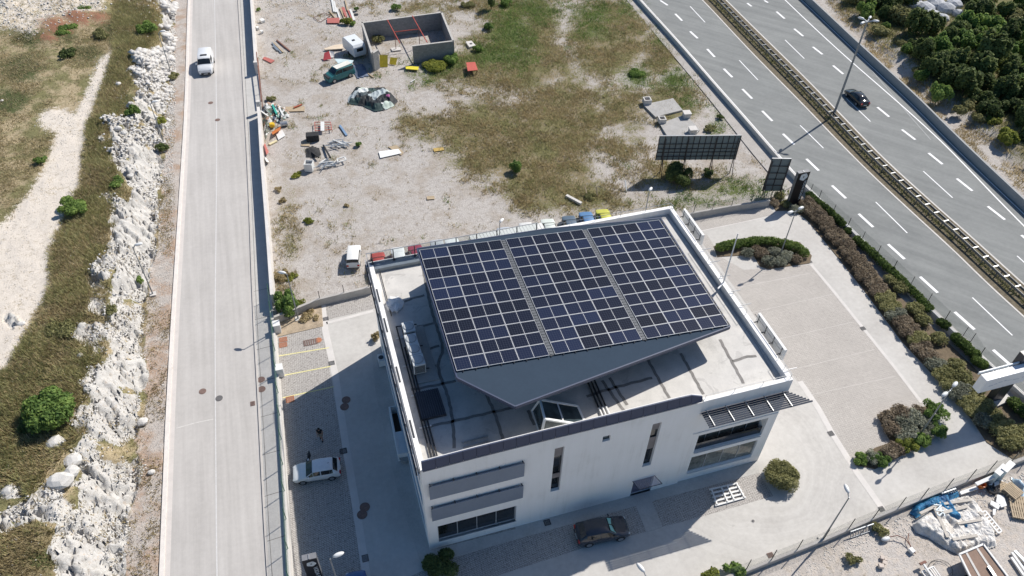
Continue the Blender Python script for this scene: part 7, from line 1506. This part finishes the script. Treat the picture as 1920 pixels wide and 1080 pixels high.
# corrugated white roof of the shelter behind the office
sh = T('lean_to', 'white corrugated shelter roof right behind the glass railing of the office', 'shelter', G(950, 430, 2.4)); q = [P3(884, 449, 2.4), P3(1024, 431, 2.4), P3(1016, 417, 2.6), P3(880, 442, 2.6)]
for i in range(22):
    a = q[0].lerp(q[1], i/22); b = q[0].lerp(q[1], (i+.86)/22); c = q[3].lerp(q[2], (i+.86)/22); d = q[3].lerp(q[2], i/22); m = MB(); m.add([a, b, c, d]+[p-Vector((0, 0, .06)) for p in (a, b, c, d)], [(0, 1, 2, 3), (7, 6, 5, 4), (0, 4, 5, 1), (1, 5, 6, 2), (2, 6, 7, 3), (3, 7, 4, 0)]); m.build('roof_sheet', M('white_corrugated', (.72, .72, .70), .5, var=.05), sh, True)
for p in q: MB().tube((p.x, p.y, 0), p-Vector((0, 0, .06)), .06, n=6).build('post', METAL, sh, True)
MB().bar(q[0]-Vector((0, 0, .12)), q[1]-Vector((0, 0, .12)), .1, .1).bar(q[3]-Vector((0, 0, .12)), q[2]-Vector((0, 0, .12)), .1, .1).build('beam', METAL, sh, True)
# white lattice frame lying on the pavers
lf = T('lattice_frame', 'white steel lattice lying half in the shade on the pavers before the office', 'lattice', G(1364, 926)); q = [P3(1330, 918, .12), P3(1383, 906, .12), P3(1398, 932, .12), P3(1341, 948, .12)]
for i in range(5): MB().bar(q[0].lerp(q[3], i/4), q[1].lerp(q[2], i/4), .14, .08).build('long_bar', WHITE2, lf, True)
for f in (.06, .40, .62, .95): MB().bar(q[0].lerp(q[1], f)+Vector((0, 0, .09)), q[3].lerp(q[2], f)+Vector((0, 0, .09)), .12, .06).build('cross_bar', WHITE2, lf, True)
# ---- lower right dirt lot
TW = NT('dirty_white_tarp'); f = TW.noise(1.2, 5, .6, TW.obj(), .6); TW.bump(TW.noise(2.2, 5, .6, TW.obj(), 1.2), .9, .35); TWM = TW.fin(TW.ramp(f, [(.32, (.55, .50, .44)), (.45, (.74, .70, .65)), (.6, (.82, .80, .77))]), .7)
TB_ = NT('blue_tarp'); f = TB_.noise(1.4, 4, .6, TB_.obj()); TB_.bump(TB_.noise(2.5, 4, .6, TB_.obj(), 1.0), .9, .3); TBM = TB_.fin(TB_.ramp(f, [(.35, (.01, .10, .26)), (.6, (.03, .24, .46)), (.75, (.30, .48, .56))]), .5)
heap('white_tarpaulin', [(1708, 985), (1722, 972), (1735, 962), (1760, 945), (1790, 935), (1815, 930), (1840, 955), (1852, 978), (1864, 1000), (1868, 1025), (1850, 1030), (1835, 1025), (1810, 1038), (1795, 1040), (1770, 1028), (1740, 1008), (1718, 1000)], .55, TWM, 'huge dirty white tarpaulin weighted with boards on the lower right dirt lot', 'tarpaulin', 11, 1.3, 70)
heap('blue_tarpaulin', [(1714, 948), (1735, 936), (1770, 926), (1795, 921), (1800, 930), (1780, 940), (1790, 958), (1803, 975), (1795, 988), (1775, 980), (1760, 962), (1735, 960), (1718, 972), (1705, 962)], .62, TBM, 'bright blue tarpaulin spread under the boards beside the yard wall', 'tarpaulin', 12, 1.2, 50)
heap('blue_tarpaulin', [(1796, 988), (1806, 983), (1814, 988), (1814, 998), (1805, 1001), (1798, 996)], .85, TBM, 'small crumpled blue sheet on top of the white tarpaulin', 'tarpaulin', 13, .8, 12)
for a, b, w_, lb in (((1725, 963), (1768, 942), .22, 'board along the rear edge of the tarpaulin'), ((1768, 945), (1818, 938), .22, 'board on the rear right of the tarpaulin'), ((1768, 962), (1813, 950), .24, 'board crossing the blue tarpaulin'), ((1752, 952), (1777, 1008), .26, 'longest board running down the white tarpaulin'), ((1795, 982), (1840, 975), .20, 'board under the small blue sheet'), ((1786, 1012), (1832, 1004), .22, 'lowest board on the white tarpaulin'), ((1835, 960), (1842, 966), .3, 'stub board at the right edge of the tarpaulin')): plank(a, b, w_, .14, M('grey_wood', (.50, .46, .41), .85, var=.15), lb, 'board', 'board', .62)
textmesh('SN', .95, 'tarp_lettering', M('tarp_white', (.62, .70, .74), .6), Matrix.Translation((0, 0, 0)) @ Matrix.Rotation(1.2, 4, 'Z'), bpy.data.objects['blue_tarpaulin'], .01).location = (-.2, -1.1, .72)
# trailer with a brown deck
tr_ = T('trailer', 'flatbed trailer with a brown deck and pale rails, cut off by the bottom edge', 'trailer', G(1850, 1070)); zt = .95; q = [P3(1798, 1040, zt), P3(1843, 1021, zt), P3(1895, 1090, zt), P3(1840, 1125, zt)]
m = MB(); m.add(q+[p-Vector((0, 0, .12)) for p in q], [(3, 2, 1, 0), (4, 5, 6, 7), (0, 1, 5, 4), (1, 2, 6, 5), (2, 3, 7, 6), (3, 0, 4, 7)]); m.build('deck', M('brown_deck', (.24, .16, .12), .8, var=.2, sc=1.5), tr_, True)
for a, b in ((q[0], q[1]), (q[1], q[2]), (q[3], q[0])): MB().bar(a+Vector((0, 0, .04)), b+Vector((0, 0, .04)), .14, .14).build('side_rail', WHITE2, tr_, True)
for f in (.28, .72): MB().bar(q[0].lerp(q[1], f)+Vector((0, 0, .02)), q[3].lerp(q[2], f)+Vector((0, 0, .02)), .18, .03).build('deck_strip', CONC, tr_, True)
for p in (q[0].lerp(q[3], .45), q[1].lerp(q[2], .45)): MB().wheel((p.x, p.y, .36), .36, .2).build('wheel', TYRE, tr_, True)
plank((1853, 1062), (1868, 1085), .22, .15, METAL, 'short steel post lying on the trailer deck', 'steel_post', 'post', 1.05)
# pallets
def pallet():
    t = T('pallet', 'wooden pallet', 'pallet', (0, 0, 0))
    for y in (-.5, 0, .5): MB().bb(-.6, .6, y-.05, y+.05, 0, .10).build('bearer', PAL, t)
    for i in range(7): x = -.55+i*1.1/6; MB().bb(x-.06, x+.06, -.6, .6, .101, .125).build('deck_board', PAL, t)
    return t
p0 = pallet(); first = True
for u, v, z, rz, rx, lb in ((1895, 925, .0, .3, 0, 'lowest pallet of the rear stack on the right'), (1896, 923, .15, .25, 0, 'second pallet of the rear stack on the right'), (1897, 921, .30, .35, 0, 'third pallet of the rear stack on the right'), (1899, 921, .45, .3, .05, 'top pallet of the rear stack, half under clear film'), (1905, 943, .0, -.5, 0, 'lower pallet of the middle stack on the right'), (1906, 941, .16, -.55, .03, 'upper pallet of the middle stack on the right'), (1910, 963, .0, -.55, 0, 'lower pallet of the front pair on the right'), (1910, 961, .16, -.5, .05, 'upper pallet of the front pair on the right'), (1886, 918, .05, .9, .2, 'tilted pallet left of the rear stack')):
    x, y, _ = G(u, v, z); 
    if first: o = p0; o.location = (x, y, z); o.rotation_euler = (rx, 0, rz); o['label'] = lb; o['group'] = 'wooden pallets at the right edge'; first = False
    else: o = dup(p0, (x, y, z), rz, 1.0, lb, 'wooden pallets at the right edge'); o.rotation_euler.x = rx
heap('plastic_film', [(1896, 896), (1912, 900), (1922, 915), (1918, 936), (1903, 936), (1910, 920), (1900, 908)], .7, M('blue_white_film', (.45, .58, .68), .3, var=.3, sc=1.5), 'blue and clear plastic film slung over the rear pallets', 'plastic film', 15, .9, 14)
for pts, lb in (([(1858, 938), (1876, 946), (1872, 955), (1857, 945)], 'white foam slab left of the pallets, largest'), ([(1870, 927), (1882, 930), (1888, 948), (1878, 951), (1868, 940)], 'crumpled white foam piece beside the pallets'), ([(1862, 954), (1868, 954), (1866, 965), (1862, 965)], 'small white foam strip below the foam slab')): flat(pts, .2, .12, M('white_foam', (.80, .80, .79), .8), 'foam_slab', lb, 'foam slab')
# white cabinets against the wall, tyres, bucket
for u, v, w_, h_, lb in ((1862, 899, 1.3, 1.5, 'pale blue tall panel crate leaning on the yard wall, left one'), (1874, 894, 1.3, 1.6, 'pale blue tall panel crate leaning on the yard wall, right one')):
    x, y, _ = G(u, v); t = T('panel_crate', lb, 'crate', (x, y, 0), .35); MB().bb(-w_/2, w_/2, -.2, .2, 0, h_).build('panel_body', M('pale_blue_panel', (.55, .66, .68), .6), t, bev=.02); MB().bb(-w_/2-.05, w_/2+.05, -.26, .26, h_+.001, h_+.08).build('top_board', WHITE2, t)
plank((1830, 908), (1864, 893), .3, .12, WHITE2, 'long white beam leaning in front of the panel crates', 'white_beam', 'beam', .8, 1.0); plank((1856, 912), (1880, 902), .3, .12, WHITE2, 'white beam lying below the panel crates', 'white_beam', 'beam', .15); plank((1800, 925), (1832, 914), .28, .12, WHITE2, 'white beam on the ground behind the blue tarpaulin', 'white_beam', 'beam', .2)
for u, v, z, lb in ((1859, 920, 0, 'black tyre lying beside the white beams'), (1853, 908, 0, 'black tyre half hidden under the white beam')):
    x, y, _ = G(u, v); bm = bmesh.new(); me = bpy.data.meshes.new('tyre'); nU, nV = 20, 8; vs = [((.33+.13*math.cos(2*PI*j/nV))*math.cos(2*PI*i/nU), (.33+.13*math.cos(2*PI*j/nV))*math.sin(2*PI*i/nU), .13+.11*math.sin(2*PI*j/nV)) for i in range(nU) for j in range(nV)]
    me.from_pydata(vs, [], [(i*nV+j, ((i+1) % nU)*nV+j, ((i+1) % nU)*nV+(j+1) % nV, i*nV+(j+1) % nV) for i in range(nU) for j in range(nV)]); me.materials.append(TYRE); o = bpy.data.objects.new('tyre', me); COL.objects.link(o); o.location = (x, y, 0); tag(o, lb, 'tyre')
x, y, _ = G(1838, 913); o = MB().lathe([(.24, 0), (.32, .5), (.34, .52), (.28, .52), (.22, .1)], n=16).build('bucket', M('orange_plastic', (.62, .19, .05), .5), None); o.location = (x, y, 0); tag(o, 'orange bucket under the white beam', 'bucket')
# gratings at the wall, radiator, poles, ring of cable, fallen lamp
def ladderlike(q, n, w_, mat, name, label, cat, z):
    t = T(name, label, cat, G(*q[0])); P_ = [P3(*p, zz) for p, zz in zip(q, z)]
    MB().bar(P_[0], P_[1], w_, w_).build('side_bar', mat, t, True); MB().bar(P_[3], P_[2], w_, w_).build('side_bar', mat, t, True); m = MB()
    for i in range(n+1): MB().bar(P_[0].lerp(P_[1], i/n), P_[3].lerp(P_[2], i/n), w_*.8, w_*.8).build('rung', mat, t, True)
    return t
ladderlike([(1595, 1008), (1638, 993), (1638, 982), (1595, 997)], 9, .07, M('grey_grating', (.36, .38, .40), .5, .4), 'steel_grating', 'grey steel grating leaning against the yard wall', 'grating', (.05, .05, .6, .6))
ladderlike([(1766, 925), (1792, 916), (1794, 922), (1768, 931)], 7, .09, M('grey_grating', (.36, .38, .40), .5, .4), 'steel_grating', 'dark steel rack between the wall and the blue tarpaulin', 'rack', (.9, .9, .3, .3))
ladderlike([(1847, 958), (1878, 996), (1872, 1000), (1840, 962)], 7, .13, WHITE2, 'metal_ladder', 'short white ladder lying right of the tarpaulin', 'ladder', (.15, .15, .15, .15))
ladderlike([(1728, 1072), (1750, 1062), (1764, 1082), (1744, 1092)], 6, .09, WHITE2, 'white_radiator', 'white radiator lying near the bottom edge', 'radiator', (.2, .2, .2, .2))
for j, (a, b, lb) in enumerate((((1897, 1036), (1925, 1075), 'white pipe, uppermost of the bundle at the right edge'), ((1896, 1045), (1920, 1080), 'white pipe, second of the bundle at the right edge'), ((1902, 1033), (1930, 1062), 'blue grey pipe on the right side of the bundle'))): plank(a, b, .2, .14, WHITE2 if j < 2 else PIPE, lb, 'pipe', 'pipe', .12)
fl = T('fallen_lamp', 'fallen street lamp with its head on the dirt and a bent rusty pole', 'lamp', G(1690, 1015)); m = MB(); m.lathe([(.02, -.10), (.2, -.09), (.25, 0), (.17, .10), (.05, .14)], (0, 0, 0), 14, 1.7, .8); c_ = P3(1661, 1010, .25); m.v = [tuple(Vector(p)+c_) for p in m.v]; m.build('lamp_head', LH, fl, True, smooth_=True)
MB().path([P3(1667, 1007, .3), P3(1683, 1004, .35), P3(1697, 1010, .3), P3(1706, 1022, .2), P3(1715, 1037, .1)], .04).build('bent_pole', RUST, fl, True); MB().path([P3(1704, 1000, .15), P3(1702, 1012, .2), P3(1708, 1025, .2), P3(1717, 1038, .1)], .035).build('bent_pole', RUST, fl, True)
for u, v, s_, lb in ((1708, 1034, .3, 'white concrete block at the foot of the fallen lamp'), (1651, 1063, .28, 'pale brick block alone on the dirt, largest'), (1657, 1056, .22, 'pale brick block right above the largest one'), (1653, 1047, .2, 'small brick piece uppermost on the dirt'), (1660, 1050, .16, 'tiny brick piece beside the small ones'), (1660, 995, .3, 'pale block under the yard wall by the dry bush')):
    x, y, _ = G(u, v); tag(MB().box((x, y, s_*.5), (s_*1.4, s_*1.2, s_), rz=u*.7).build('brick_block', M('pale_brick', (.60, .52, .46), .9, var=.12) if u != 1708 else WHITE2, loc=(x, y, 0), bev=.02), lb, 'block')
rg_ = T('cable_ring', 'loose ring of black cable on the dirt by the radiator', 'cable', G(1764, 1068)); c_ = P3(1764, 1068, .04); m = MB(); m.path([c_+Vector((.95*math.cos(a), .8*math.sin(a), .03*math.sin(3*a))) for a in np.linspace(0, 6.2, 30)], .022, 5); m.build('coil', BLACK, rg_, True); m = MB(); m.path([c_+Vector((.75*math.cos(a)+.1, .6*math.sin(a), .06)) for a in np.linspace(.5, 5.5, 24)], .018, 5); m.build('coil', BLACK, rg_, True)
sp_ = T('site_stand', 'rusty T-shaped stand with a white stem beside the radiator', 'stand', G(1735, 1062)); MB().bar(P3(1725, 1058, .5), P3(1736, 1053, .5), .2, .12).build('head_plate', RUST, sp_, True); MB().bar(P3(1731, 1057, .5), P3(1748, 1082, .3), .14, .12).build('stem', WHITE2, sp_, True)
